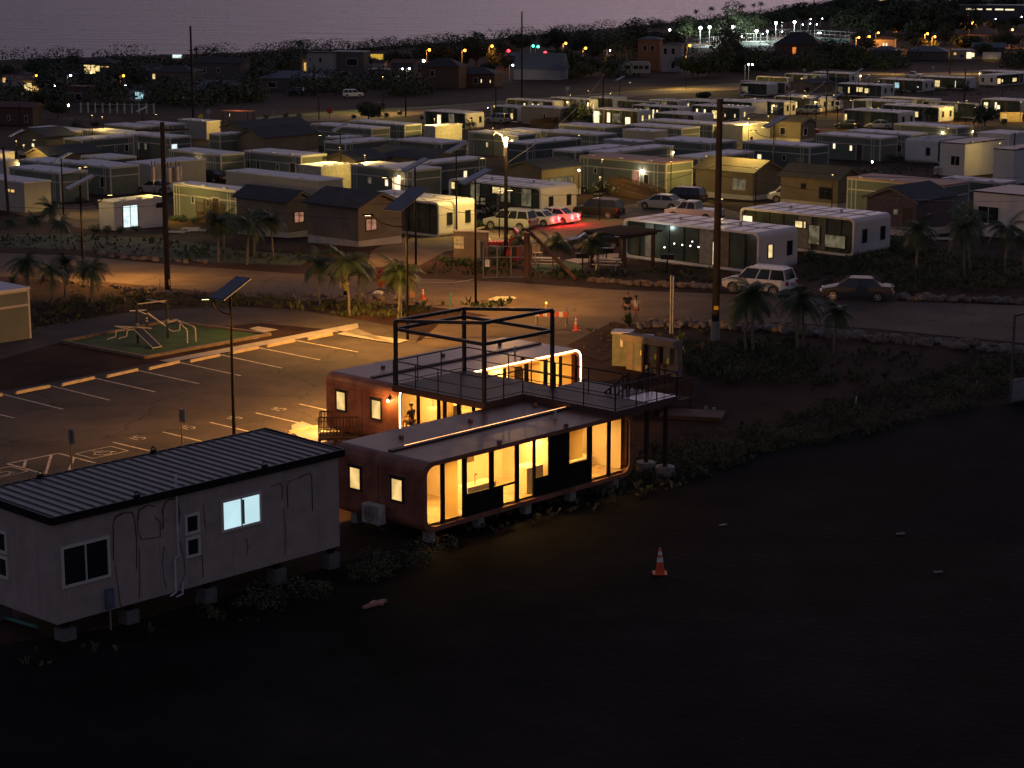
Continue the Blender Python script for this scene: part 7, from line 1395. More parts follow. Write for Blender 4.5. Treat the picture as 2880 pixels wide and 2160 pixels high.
# boulders
m_rock = [mat('brown_rock', (.15, .095, .065), .9, .35, 1.6, .5, col2=(.24, .17, .125)), mat('grey_rock', (.19, .155, .13), .9, .3, 1.4, .5)]
def rock_mesh(seed):
    bm = bmesh.new(); bmesh.ops.create_icosphere(bm, subdivisions=2, radius=1); r = random.Random(seed)
    pl = [(Vector((r.uniform(-1, 1), r.uniform(-1, 1), r.uniform(-.6, 1))).normalized(), r.uniform(.55, .85)) for _ in range(9)]
    for v in bm.verts:
        for n_, d in pl:
            k = v.co.dot(n_)
            if k > d: v.co -= n_ * (k - d)
        v.co *= 1 + r.uniform(-.04, .04)
        v.co.z *= .75
    me = bpy.data.meshes.new('boulder'); bm.to_mesh(me); bm.free(); me.materials.append(m_rock[seed % 2]); return me
RM = [rock_mesh(s) for s in range(6)]
def rocks(line, n, rad, width, label, seed=0):
    r = random.Random(seed); W_ = [U(*p) for p in line]; L = [(W_[i + 1] - W_[i]).length for i in range(len(W_) - 1)]; tot = sum(L)
    for k in range(n):
        d = tot * (k + r.random()) / n; i = 0
        while i < len(L) - 1 and d > L[i]: d -= L[i]; i += 1
        p = W_[i].lerp(W_[i + 1], min(1, d / L[i])); off = r.uniform(-width, width); x = p.x + off * .3; y = p.y + off; s = r.uniform(*rad)
        o = bpy.data.objects.new('boulder', RM[r.randrange(6)]); C.objects.link(o); o.location = (x, y, T(y) + s * .25); o.rotation_euler = (r.uniform(-.5, .5), r.uniform(-.5, .5), r.uniform(0, 6.28)); o.scale = (s * r.uniform(.8, 1.3), s * r.uniform(.8, 1.2), s * r.uniform(.7, 1.1))
        tag(o, label, 'boulder', 'boulders lining the road')
rocks([A4(60, 960), A4(400, 975), A4(900, 1020), A4(1500, 1075), A4(2212, 1130)], 120, (.22, .5), .75, 'rough brown boulder in the row below the right part of the road', 1)
rocks([A4(1350, 760), A4(1700, 765), A4(2250, 790)], 34, (.25, .5), .35, 'rough boulder in the row behind the right road edge', 2)
rocks([A3(1100, 770), A3(1400, 795), A3(1800, 815), A3(2200, 830)], 44, (.22, .45), .4, 'rough boulder in the row behind the walking couple', 3)
rocks([A3(1560, 1160), A3(1850, 1150), A3(2200, 1160)], 34, (.22, .45), .8, 'dark boulder near the utility cabinets', 4)
rocks([A1(850, 350), A1(1100, 385), A1(1400, 410), A1(1800, 430)], 34, (.12, .34), .7, 'reddish stone on the bank above the left road', 5)
rocks([A1(500, 590), A1(900, 640), A1(1400, 690), A1(2100, 710), A2(400, 730), A2(1000, 740), A2(1600, 780)], 80, (.12, .34), .8, 'dark reddish stone on the bank below the left road', 6)
r_ = random.Random(9); b = MB()
for _ in range(110):
    px = (r_.uniform(950, 2880), r_.uniform(1250, 2100)); p = U(*px); s = r_.uniform(.02, .045); b.ball((p.x, p.y, p.z + .01), s, s * r_.uniform(.6, 1.4), s * .6, 5, 3)
tag(b.build('loose_stones', mat('dark_stone', (.05, .045, .04), .9)), 'small loose stones scattered on the black gravel', 'stones', kind='stuff')

# ================================================================ street furniture and small things
def cone(px, label, rz=0, h=.72):
    p = U(*px); root = empty('traffic_cone', p, rz, label, 'traffic cone', 'orange traffic cones'); k = h / .72; root.scale = (k, k, k)
    MB().box(-.19, .19, -.19, .19, 0, .035).build('base', mat('cone_orange', (.75, .10, .02), .5, .1), root)
    R_ = lambda z: .135 - .105 * z / .72
    MB().tube((0, 0, .03), (0, 0, .34), R_(.03), R_(.34), 16).tube((0, 0, .47), (0, 0, .53), R_(.47), R_(.53), 16).tube((0, 0, .63), (0, 0, .72), R_(.63), R_(.72), 16).build('cone_body', mat('cone_orange', (.75, .10, .02)), root)
    MB().tube((0, 0, .34), (0, 0, .47), R_(.34) + .004, R_(.47) + .004, 16).build('reflective_band', mat('reflective_white', (.75, .73, .7), .4), root); MB().tube((0, 0, .53), (0, 0, .63), R_(.53) + .004, R_(.63) + .004, 16).build('reflective_band', mat('reflective_white', (.75, .73, .7)), root); return root
cone(A8(292, 1375), 'orange cone with white bands alone on the black gravel', 0, .95); cone(A3(985, 1198), 'orange cone on the road right of the striped barricade', .2, .85); cone(A2(1503, 742), 'orange cone at the road edge right of the post', .1, .72)
cone(A3(1040, 520), 'faded orange cone on the walk behind the palms', 0, .5)
# barricade with flashing lamp
p = U(*A3(765, 1165)); root = empty('barricade', p, R(-12), 'orange and white striped barricade with a small amber lamp', 'barricade')
mo = mat('cone_orange', (.75, .10, .02)); mw = mat('reflective_white', (.75, .73, .7))
for z in (.62,):
    for k in range(8): b = MB(); b.prism([(-.95 + k * .24, -.03, z), (-.95 + (k + 1) * .24, -.03, z), (-.95 + (k + 1) * .24 - .1 + .1, -.03, z + .3), (-.95 + k * .24, -.03, z + .3)], (0, .03, 0)); b.build('striped_board', mo if k % 2 else mw, root)
MB().box(-1.0, 1.0, .0, .02, .66, .9).build('board_back', mo, root)
MB().tube((-.9, -.05, 0), (-.9, .25, 1.25), .03).tube((-.9, .55, 0), (-.9, .25, 1.25), .03).tube((.9, -.05, 0), (.9, .25, 1.25), .03).tube((.9, .55, 0), (.9, .25, 1.25), .03).build('leg', m_galv, root)
MB().ball((-.3, .1, 1.42), .07, nu=10, nv=6).build('warning_lamp', emit('amber_lamp', (1, .5, .05), 3), root); MB().box(-.38, -.22, .05, .2, .9, 1.33).build('lamp_base', mat('yellow_marker', (.8, .55, .05)), root)
# leaning orange diamond sign
p = U(*A2(1140, 700)); root = empty('roadworks_sign', p, R(-25), 'orange diamond roadworks sign on a folding stand, partly behind a palm', 'sign')
S_ = .45; M3 = Matrix.Rotation(R(45 + 6), 3, 'Y') @ Matrix.Rotation(0, 3, 'X'); b = MB(); b.box(-S_, S_, -.01, .01, -S_, S_); b.v = [tuple(M3 @ Vector(v) + Vector((0, 0, 1.05))) for v in b.v]; b.build('board', mat('sign_orange', (.50, .045, .012), .6), root)
MB().tube((0, .05, .3), (0, .05, 1.2), .03).tube((0, .05, .4), (-.9, -.5, 0), .03).tube((0, .05, .4), (.9, -.5, 0), .03).tube((0, .05, .4), (-.7, .7, 0), .03).tube((0, .05, .4), (.7, .7, 0), .03).build('stand', m_dframe, root)
b = MB()
for k in range(3): b.box(-.18 + .02 * k, .18 - .03 * k, -.018, -.012, 1.18 - k * .14, 1.24 - k * .14)
b.build('worn_lettering', mat('sign_black', (.02, .02, .02)), root)
p = U(*A2(1115, 715)); tag(MB().ball((p.x, p.y, .12), .35, .2, .16, 8, 5, jit=.15).build('sandbag', mw), 'pale sandbag on the foot of the orange sign stand', 'sandbag')
# hydrant
p = U(*A2(838, 705)); root = empty('fire_hydrant', p, 0, 'yellow fire hydrant on the bank beside the left palms', 'fire hydrant'); my = mat('hydrant_yellow', (.85, .62, .06), .4)
MB().tube((0, 0, 0), (0, 0, .28), .17, .16, 12).build('base', m_black, root)
MB().tube((0, 0, .28), (0, 0, .95), .14, .14, 12).tube((0, 0, .95), (0, 0, 1.02), .18, .18, 12).ball((0, 0, 1.02), .14, .14, .16, 12, 6).tube((0, 0, 1.15), (0, 0, 1.26), .04).build('barrel', my, root)
MB().tube((-.24, 0, .72), (.24, 0, .72), .065, n=10).tube((0, -.22, .65), (0, 0, .65), .085, n=10).build('outlet', my, root)
p = U(*A2(790, 650)); tag(MB().tube((p.x, p.y, T(p.y)), (p.x, p.y, T(p.y) + 1.1), .05, n=8).build('marker_post', mat('marker_cream', (.75, .62, .3))), 'slim cream marker post left of the yellow hydrant', 'marker post')
p = U(*A2(1413, 738)); tag(MB().box(p.x - .16, p.x + .16, p.y, p.y + .12, 0, 1.55).build('timber_post', mat('tan_post', (.5, .27, .12), .8)), 'thick tan timber post between sign and cone', 'post')
p = U(*A2(1745, 835)); tag(MB().tube((p.x, p.y, 0), (p.x, p.y, 1.0), .06, n=8).build('marker_post', mat('green_marker', (.12, .38, .25), .5)), 'green marker post above the pergola', 'marker post')
for (a, b_, lab) in [(A1(1380, 690), A1(1378, 560), 'thin pale survey stake on the left bank'), (A1(1075, 765), A1(1082, 735), 'short pale stick on the left bank'), (A8(1322, 500), A8(1316, 440), 'white stake in the dirt at the right'), (R2(150, 895), R2(148, 768), 'white post at the left end of the far road'), (A8(1960, 378), A8(2005, 355), 'pale stick lying in the right weeds')]:
    p, h = pole_geo(a, b_); tag(MB().tube((p.x, p.y, p.z), (p.x + .05, p.y, p.z + h), .035, n=6).build('stake', m_skirt), lab, 'stake')
# two twin conduits at the utility wall
for a, b_, lab in [(A3(1797, 1230), A3(1800, 735), 'left of two tall conduits at the block wall'), (A3(1818, 1230), A3(1822, 745), 'right of two tall conduits at the block wall')]:
    p, h = pole_geo(a, b_); tag(MB().tube((p.x, p.y, 0), (p.x, p.y, h), .06, n=8).build('conduit_pole', m_galv), lab, 'conduit', 'tall conduits at the block wall')
# sign wall, block utility wall, cabinets
m_block = mat('concrete_block_wall', (.22, .165, .12), .9, .15, 1.5, .2)
p = U(*A2(1770, 400)); a = extent((p.x, p.y, p.z), (math.cos(R(-14)), math.sin(R(-14))), A2(2062, 0)[0]); root = empty('sign_wall', p, R(-14), 'block wall with a white sign beside the street entrance', 'wall')
wl = a; MB().box(0, wl, 0, .3, -.2, 2.1).build('wall', m_block, root); MB().box(-.05, wl + .05, -.05, .35, 2.1, 2.2).build('coping', m_trim, root)
MB().box(.04, .30 * wl, -.04, -.002, .85, 1.75).build('sign_panel', mat('sign_white', (.72, .66, .5), .6), root)
b = MB(); r3 = random.Random(4); x = .12 * wl
while x < .175 * wl: ww = r3.uniform(.04, .07); b.box(x, x + ww * .7, -.046, -.041, 1.42, 1.50); x += ww + .03
x = .03 * wl
while x < .28 * wl:
    ww = r3.uniform(.03, .09); b.box(x, x + ww, -.046, -.041, 1.15, 1.15 + r3.choice((.07, .07, .1))); x += ww + .018 + (.07 if .19 * wl < x < .21 * wl else 0)
b.build('faded_lettering', mat('lettering_grey', (.16, .15, .12)), root)
MB().box(.72 * wl, .82 * wl, -.3, 0, 0, 1.5).build('letter_box', m_galv, root)
p = U(*R8(2020, 460)); root = empty('sign_wall', p, R(-8), 'tan block wall with small white notice, upper right', 'wall'); MB().box(0, 3.9, 0, .3, -.3, 1.7).build('wall', mat('tan_block', (.42, .30, .15), .9), root); MB().box(.25, 1.15, -.04, 0, .55, 1.4).build('notice_panel', mat('sign_white', (.72, .66, .5)), root)
MB().box(.35, 1.05, -.046, -.041, 1.05, 1.12).box(.35, .95, -.046, -.041, .85, .9).build('faded_lettering', mat('lettering_grey', (.16, .15, .12)), root)
p = U(*A6(1830, 430), zabs=0); q = U(*A6(2120, 440), zabs=0); ang = math.atan2(q.y - p.y, q.x - p.x); p = U(*A6(1832, 398)); q = U(*A6(2122, 446)); root = empty('utility_wall', (p.x, p.y, 0), math.atan2(q.y - p.y, q.x - p.x), 'block wall carrying meter cabinets beside the steel deck', 'wall')
WL = (q - p).length; root.scale = (WL / 4.0, 1, .82); WL = 4.0; MB().box(0, WL, 0, .4, -.1, 2.35).build('wall', m_block, root)
b = MB()
for k in range(6):
    for j in range(12): b.box(j * WL / 12 + (.08 if k % 2 else 0) * 2, j * WL / 12 + .014 + (.16 if k % 2 else 0), -.004, .0, k * .4, k * .4 + .4)
    b.box(0, WL, -.004, 0, k * .4, k * .4 + .012)
b.build('mortar_joint', mat('mortar', (.18, .13, .1), .9), root); MB().box(-.03, WL + .03, -.42, .0, 1.95, 2.38).build('canopy', m_block, root)
for x in (1.75, 2.9): MB().box(x - .1, x + .1, -.5, -.38, 0, 1.95).build('post', m_wood, root)
for x, w_, h0 in ((1.05, .6, .5), (2.05, .75, .75), (3.15, .5, .8)): MB().box(x, x + w_, -.3, -.01, h0, 1.9).build('meter_panel', mat('cabinet_green_grey', (.14, .145, .10), .5), root)
for x, z in ((1.5, 1.3), (2.6, 1.2), (3.55, 1.05)): MB().box(x - .08, x + .08, -.36, -.30, z - .15, z + .18).build('warning_label', mat('label_yellow', (.72, .66, .12), .6), root)
for px, wz, hz_, lab in [(DD(1322, 790), 1.0, 1.75, 'large pale-green utility cabinet with white tag'), (DD(1366, 800), .95, 1.7, 'dark-sided utility cabinet right of the pale-green one')]:
    p = U(*px); root = empty('utility_cabinet', p, R(-14), lab, 'utility cabinet', 'utility cabinets by the steel deck'); mm = mat('cabinet_green_grey', (.40, .39, .27)) if wz == 1.0 else mat('cabinet_dark', (.12, .12, .12), .6)
    MB().box(0, wz, 0, .9, 0, hz_).build('housing', mm, root); MB().box(-.05, wz + .05, -.05, .95, hz_, hz_ + .12).build('lid', mat('cabinet_lid', (.36, .33, .33), .5), root); MB().box(wz * .45, wz * .58, -.02, 0, hz_ * .6, hz_ * .85).build('tag_label', mat('reflective_white', (.75, .73, .7)), root)
    MB().box(wz * .49, wz * .5, -.012, 0, .1, hz_ - .1).build('door_seam', m_dframe, root)
# wheel stops
m_stop = mat('wheel_stop_concrete', (.50, .38, .24), .85, .15, 2, .2)
def wheelstop(a, c, label):
    p, q = U(*a), U(*c); L = (q - p).length; root = MB(); pr = [(0, -.09, 0), (0, .09, 0), (0, .06, .14), (0, -.06, .14)]; root.prism([(.06, y, z) for _, y, z in pr], (L - .12, 0, 0)); root.prism([(0, y * .9, z * .5) for _, y, z in pr], (.06, 0, 0)); o = root.build('wheel_stop', m_stop); o.location = (p.x, p.y, T(p.y) + .02); o.rotation_euler = (0, 0, math.atan2(q.y - p.y, q.x - p.x)); tag(o, label, 'wheel stop', 'concrete wheel stops of the parking lot')
on = ['first', 'second', 'third', 'fourth', 'fifth', 'sixth', 'seventh', 'eighth', 'ninth']
for k, (a, c) in enumerate([((-230, 570), (20, 525)), ((105, 515), (348, 467)), ((422, 460), (655, 408)), ((732, 402), (956, 353)), ((1025, 348), (1242, 298)), ((1310, 296), (1522, 252)), ((1587, 240), (1790, 200)), ((1842, 192), (2040, 152)), ((2123, 142), (2300, 106))]): wheelstop(A5(*a), A5(*c), 'concrete wheel stop, %s from the left in the far row' % on[k])
wheelstop(A5(1990, 790), A5(2205, 750), 'brightly lit wheel stop beside the rear copper home')
wheelstop(A5(1480, 860), A5(1700, 820), 'wheel stop just above the container roof ridge')
for a, c, lab in [(A2(1890, 160), A2(2035, 140), 'wheel stop before the silver wagon'), (A3(1120, 130), A3(1250, 128), 'yellow-lit wheel stop right of the black wagon'), (A3(1380, 555), A3(1590, 572), 'pale wheel stop below the gazebo bush')]: wheelstop(a, c, lab)
# sign posts seen from the back
for bp, tp, lab in [(A5(500, 1050), A5(493, 760), 'left of two parking signs seen from behind'), (A5(1263, 880), A5(1256, 618), 'right of two parking signs seen from behind')]:
    bp = (bp[0], bp[1] + 18); p, h = pole_geo(bp, tp); root = empty('parking_sign', p, AZ, lab, 'sign', 'parking signs seen from behind'); MB().box(-.03, .03, -.03, .03, 0, h - .02).build('post', mat('sign_post_brown', (.22, .13, .08), .7), root)
    b = MB(); b.prism([(.04, y, z) for y, z in [(-.22, h - .55), (-.17, h - .6), (.17, h - .6), (.22, h - .55), (.22, h - .05), (.17, h), (-.17, h), (-.22, h - .05)]], (.012, 0, 0)); b.build('sign_plate', m_galv, root)
for bp, tp, lab, mt in [(R1(1805, 850), R1(1805, 760), 'small diamond sign beside the tall left pole', m_galv), (R1(1735, 850), R1(1735, 800), 'small yellow diamond sign at the tall left pole', mat('yellow_marker', (.8, .55, .05))), (R4(1425, 640), R4(1428, 565), 'diamond warning sign at the far right road', m_galv), (R4(312, 640), R4(312, 592), 'pale diamond sign above the far capsule roofs', m_galv), (R2(637, 850), R2(636, 752), 'round red sign at the far road', mat('sign_red', (.45, .02, .02), .5)), (R3(480, 840), R3(480, 748), 'small pale sign beside the far pole', m_galv)]:
    p, h = pole_geo(bp, tp); root = empty('road_sign', p, 0, lab, 'sign', 'small road signs'); MB().tube((0, 0, 0), (0, 0, h), .05, n=6).build('post', m_galv, root)
    b = MB(); z = h - .5; n_ = 4 if 'diamond' in lab else 8 if 'red' in lab else 4; o_ = 0 if 'diamond' in lab else R(22.5) if 'red' in lab else R(45)
    b.prism([(.55 * math.cos(o_ + 2 * math.pi * k / n_), -.06, z + .55 * math.sin(o_ + 2 * math.pi * k / n_)) for k in range(n_)], (0, -.03, 0)); b.build('sign_plate', mt, root)
# ================================================================ outdoor gym on the turf pad
m_gym = mat('cream_tube', (.58, .48, .34), .4, .05, 2); m_gblack = mat('black_gym_post', (.02, .02, .022), .5)
def gp(x, y, h=0): return U(*A1(x, y), h)
g0 = U(*A1(1193, 1125)); root = empty('exercise_station', g0, 0, 'outdoor exercise station of black posts and cream bars on the turf pad', 'exercise station')
def loc(p): return Vector(p) - g0
pp = [(1193, 1125, 775), (1272, 1065, 730), (1452, 1082, 745)]; P3 = []
for x, yb, yt in pp:
    p = U(*A1(x, yb)); h = (yb - yt) / Z3 / scale_at(p) / .97; q = loc(p); P3.append((q, h)); MB().tube(q, q + Vector((0, 0, h)), .075, n=10).build('post', m_gblack, root)
    for z in (h * .45, h * .38): MB().tube(q + Vector((0, 0, z)), q + Vector((0, 0, z + .1)), .085, n=10).build('label_band', m_conc, root)
A_, B_, C_ = P3
up = lambda P_, z: P_[0] + Vector((0, 0, z))
MB().tube(up(A_, A_[1] - .1), up(C_, C_[1] - .1), .035).tube(up(B_, B_[1] - .1), up(C_, C_[1] - .25), .035).tube(up(A_, A_[1] - .5) + Vector((-.4, 0, 0)), up(B_, B_[1] - .75), .035).tube(up(A_, A_[1] - .45), up(B_, B_[1] - 1.0), .03).build('pull_up_bar', m_gym, root)
f_ = loc(U(*A1(1435, 1025), .0)); MB().tube(up(B_, B_[1] - .9), f_ + Vector((0, 0, .35)), .05).build('slant_bar', m_gym, root)
# sit-up bench
t0 = up(A_, .85); e0 = loc(U(*A1(1320, 1163), .1)); e1 = loc(U(*A1(1398, 1152), .1)); w_ = (e1 - e0); s0 = t0 + Vector((-.25, 0, 0))
b = MB(); b.quad(s0, s0 + w_, e1, e0); b.quad(s0 - Vector((0, 0, .06)), e0 - Vector((0, 0, .06)), e1 - Vector((0, 0, .06)), s0 + w_ - Vector((0, 0, .06))); b.build('slanted_bench', m_gblack, root)
MB().tube(s0, e0, .03).tube(s0 + w_, e1, .03).tube(e0, e1, .03).tube(e0, e0 - Vector((0, 0, .25)), .03).build('bench_frame', m_gym, root)
MB().tube(s0 + Vector((-1.1, .3, .1)), s0 + Vector((1.0, .2, .0)), .035).tube(s0 + Vector((-1.1, .3, .1)), s0 + Vector((0, -.1, -.05)), .03).build('hand_bar', m_gym, root)
for dx in (0, .6):
    q = s0 + Vector((-1.35 + dx, -.1 + dx * .3, 0)); z = q.z; MB().path([(q.x + .9, q.y, z - .05), (q.x + .4, q.y, z - .1), (q.x + .35, q.y, z - .45), (q.x - .05, q.y, z - .55), (q.x - .1, q.y, .25 - 0)], .035).build('foot_bar', m_gym, root)
# parallel bars
for dx, dy in ((0, 0), (.55, -.5)):
    a = up(C_, .95) + Vector((0 + dx * .2, -.1 + dy * .4, .05)); e = loc(U(*A1(1620 if dx else 1692, 1125 if dx else 1112))); MB().path([a, a + Vector((.5, .1, .12)), Vector((e.x - .15, e.y, .92)), Vector((e.x - .03, e.y, .85)), Vector((e.x, e.y, .7)), Vector((e.x, e.y, 0))], .04).build('parallel_bar', m_gym, root)
MB().path([up(C_, .95), up(C_, .55) + Vector((.05, 0, 0)), up(C_, .42) + Vector((.3, 0, 0)), up(C_, .5) + Vector((.7, -.1, 0)), up(C_, .98) + Vector((.75, -.1, 0))], .035).build('dip_handle', m_gym, root)

# ================================================================ park corner: gate, gazebo, tables, grills
p = U(*A3(182, 745)); q = U(*A3(545, 742)); ang = math.atan2(q.y - p.y, q.x - p.x); L = (q - p).length; root = empty('farm_gate', p, ang, 'tubular metal gate standing at the road edge', 'gate')
b = MB(); H_ = 2.2
for z in (.05, 1.45, H_): b.tube((0, 0, z), (L, 0, z), .04, n=6)
for t_ in (0, .33, .66, 1): b.tube((L * t_, 0, .05), (L * t_, 0, H_), .035, n=6)
b.build('gate_frame', m_galv, root); MB().box(.12, .45, -.03, 0, .8, 1.3).build('notice', mw, root)
p = U(*A3(560, 770)); tag(MB().tube((p.x, p.y, 0), (p.x, p.y, 3.1), .22, .2, 10).build('gate_post', m_wood), 'thick brown timber post at the right of the metal gate', 'post')
p = U(*A3(985, 795)); q = U(*A3(560, 740)); tag(MB().tube((p.x, p.y, .1), (q.x, q.y + .3, 3.0), .14, .13, 8).build('leaning_beam', m_wood), 'long timber beam leaning from the road to the gate post', 'beam')
c4_ = [A3(1395, 700), A3(1640, 690), A3(1430, 580), A3(1185, 690)]
base = U(*A3(1400, 690)); root = empty('gazebo', base, AZ, 'dark slatted timber gazebo over the picnic area', 'gazebo')
GW, GL, GH = 3.0, 3.2, 2.35
for x in (0, GL):
    for y in (0, GW): MB().box(x - .1, x + .1, y - .1, y + .1, 0, GH).build('post', m_wood, root)
b = MB()
for y in (0, GW): b.box(-.4, GL + .4, y - .06, y + .06, GH, GH + .2)
b.build('beam', mat('dark_timber', (.03, .017, .013), .85), root); b = MB()
for k in range(16): x = -.4 + k * (GL + .8) / 15; b.box(x - .04, x + .04, -.5, GW + .5, GH + .2, GH + .34)
b.build('roof_slats', mat('dark_timber', (.03, .017, .013), .85), root)
point(root, (GL + .8, GW * .5, 2.3), 40, (.8, 1, .95), .08); MB().ball((GL + .75, GW * .5, 2.45), .1, nu=8, nv=6).build('lamp', m_lampw, root)
def picnic(px, rz, label):
    root = empty('picnic_table', U(*px), rz, label, 'picnic table', 'picnic tables in the park corner'); MB().box(-1, 1, -.38, .38, .72, .77).build('table_top', m_skirt, root)
    for y in (-.75, .75): MB().box(-1, 1, y - .13, y + .13, .43, .47).build('bench', m_skirt, root)
    for x in (-.7, .7): MB().tube((x, -.75, .0), (x, .25, .72), .04).tube((x, .75, 0), (x, -.25, .72), .04).tube((x, -.8, .42), (x, .8, .42), .035).build('leg', m_galv, root)
picnic(A3(730, 660), R(-8), 'picnic table behind the leaning beam'); picnic(A3(1250, 670), R(-10), 'picnic table under the gazebo edge')
for px, lab in [(A3(1040, 690), 'charcoal grill on a post left of the gazebo'), (A3(1245, 640), 'charcoal grill on a post under the gazebo'), (A3(1770, 700), 'charcoal grill on a post right of the gazebo')]:
    root = empty('park_grill', U(*px), 0, lab, 'grill', 'park grills'); MB().tube((0, 0, 0), (0, 0, 1.0), .05).build('post', m_black, root); MB().box(-.45, .45, -.3, .3, 1.0, 1.3).box(-.5, .5, -.34, .34, 1.28, 1.34).build('fire_box', m_black, root)
# red play things and yellow chair near the gate
root = empty('market_stall', U(*A3(262, 585)), R(-5), 'small red canopy with white-dotted edge behind the gate', 'canopy'); MB().box(-.8, .8, -.5, .5, 1.15, 1.4).build('canopy', mat('red_canvas', (.42, .015, .015), .6), root); b = MB()
for k in range(7): b.ball((-.75 + k * .25, -.53, 1.42), .045, nu=6, nv=4)
b.build('white_dots', mw, root)
for x in (-.7, .7): MB().tube((x, 0, 0), (x, 0, 1.2), .04).build('leg', m_wood, root)
root = empty('playhouse', U(*A3(435, 590)), R(-10), 'red plastic playhouse slide behind the lamp pole', 'playhouse'); b = MB(); b.prism([(-.6, 0, 0), (.6, 0, 0), (.5, 0, 1.9), (.1, 0, 2.4), (-.2, 0, 1.7)], (0, .9, 0)); b.build('body', mat('red_plastic', (.5, .03, .02), .4), root); MB().box(-.15, .3, -.02, .0, .3, 1.2).build('door', m_dframe, root)
def chair(px, rz, label, m, sc=1):
    root = empty('garden_chair', U(*px), rz, label, 'chair', 'garden chairs'); root.scale = (sc,) * 3; MB().box(-.25, .25, -.25, .25, .42, .47).build('seat', m, root); MB().box(-.25, .25, .22, .27, .47, .95).build('backrest', m, root)
    for x in (-.22, .22):
        for y in (-.22, .22): MB().box(x - .03, x + .03, y - .03, y + .03, 0, .42).build('leg', m, root)
    return root
chair(A3(650, 585), R(20), 'yellow-lit garden chair behind the leaning beam', mat('chair_yellow', (.7, .5, .25), .5), 1.2); chair(R8(893, 750), R(30), 'white garden chair outside the two-slim-window home', mw)
root = empty('storage_bin', U(*R8(520, 590)), R(-10), 'red storage bin beside the cottage with pale rake', 'bin'); MB().box(-1.0, 1.0, 0, 1, 0, 1.2).build('body', mat('red_plastic', (.5, .03, .02)), root); MB().box(-1.05, 1.05, -.05, 1.05, 1.2, 1.35).build('lid', mat('red_plastic', (.5, .03, .02)), root)
# ramps and rails at homes
def rail_run(px0, px1, h0, h1, label, n=16):
    a, c = U(*px0), U(*px1); L = (Vector(c[:2]) - Vector(a[:2])).length; root = empty('access_ramp', a, math.atan2(c.y - a.y, c.x - a.x), label, 'ramp', 'timber access ramps'); dz = c.z - a.z
    b = MB(); b.add([(0, 0, h0), (L, 0, h1 + dz), (L, 1.2, h1 + dz), (0, 1.2, h0)], [(0, 1, 2, 3)]); b.add([(0, 0, -.1), (L, 0, -.1 + dz), (L, 0, h1 + dz), (0, 0, h0)], [(0, 1, 2, 3)]); b.build('walking_surface', m_wood, root)
    rail([(0, 0), (L, 0)], 1.4, 1.0, .16, lambda x, y: h0 + (h1 + dz - h0) * x / L, 'railing', m_wood, root); rail([(0, 1.2), (L, 1.2)], 1.4, 1.0, .16, lambda x, y: h0 + (h1 + dz - h0) * x / L, 'railing', m_wood, root)
rail_run(R7(960, 1060), R7(1360, 1130), .9, .2, 'long timber ramp before the rust-roofed home'); rail_run(R5(1700, 1000), R5(1900, 1010), .9, .5, 'timber ramp before the yellow-lit wall'); rail_run(A3(1750, 560), A3(2140, 560), .5, .8, 'timber deck rail strung with fairy lights'); rail_run(R5(200, 790), R5(400, 800), .6, .6, 'timber porch rail at the left modular home'); rail_run(R6(1990, 990), R6(2200, 960), .7, .7, 'timber porch rail before the lit clerestory capsule'); rail_run(R7(340, 500), R7(520, 470), .5, .5, 'timber fence rail before the plain taupe cabin')
a, c = U(*A3(1745, 480), 1.6), U(*A3(2045, 480), 1.6); root = empty('fairy_lights', a, 0, 'string of small white fairy lights over the deck rail', 'string lights'); pts = [A3(1747, 478), A3(1832, 446), A3(1902, 457), A3(1971, 465), A3(1988, 429), A3(2042, 475)]
w3 = [U(*q, 2.0) - a for q in pts]; MB().path(w3, .012, 4).build('cord', m_dframe, root)
for q in w3: MB().ball(q, .055, nu=6, nv=4).build('bulb', emit('fairy_bulb', (.95, .97, 1), 5), root)
point(root, w3[3] + Vector((0, -.6, .2)), 14, (.9, .95, 1), .2)
# farther details: condenser units, timber pallets, balls of white stones
aircon(tuple(U(*R8(1575, 880), .1)), 'air conditioner beside the black-roofed cabin, right side', 1.2); aircon(tuple(U(*A4(1110, 390), .1)), 'small air conditioner at the foot of the kitchen-lit capsule', .6)
for px, lab in [(R5(1520, 1100), 'pale timber pallet on the lawn right of the transformer pole'), (R5(1640, 1070), 'second pale pallet, upper one on the lawn'), (R5(1695, 1085), 'third pale pallet beside the upper one'), (A4(1640, 345), 'stack of pale boards in the right weeds')]:
    p = U(*px); b = MB(); [b.cbox((p.x, p.y + .35 * k, p.z + .12), 1.6, .16, .04, R(-5)) for k in range(4)]; [b.cbox((p.x + x, p.y + .5, p.z + .06), .1, 1.4, .08, R(-5)) for x in (-.6, .6)]; tag(b.build('timber_pallet', m_skirt), lab, 'pallet', 'pale timber pallets')
p = U(*DD(804, 1310)); root = empty('broken_brick', p, R(20), 'group of broken red bricks on the black gravel', 'bricks'); mbk = mat('pink_brick', (.45, .20, .16), .85, .2, 5)
for x, y, z, rz in ((0, 0, .05, 10), (.28, .1, .05, -20), (.1, .22, .05, 40), (.42, .25, .06, 5), (-.22, -.12, .05, 30)): MB().cbox((x, y, z), .3, .14, .1, R(rz)).build('brick', mbk, root)
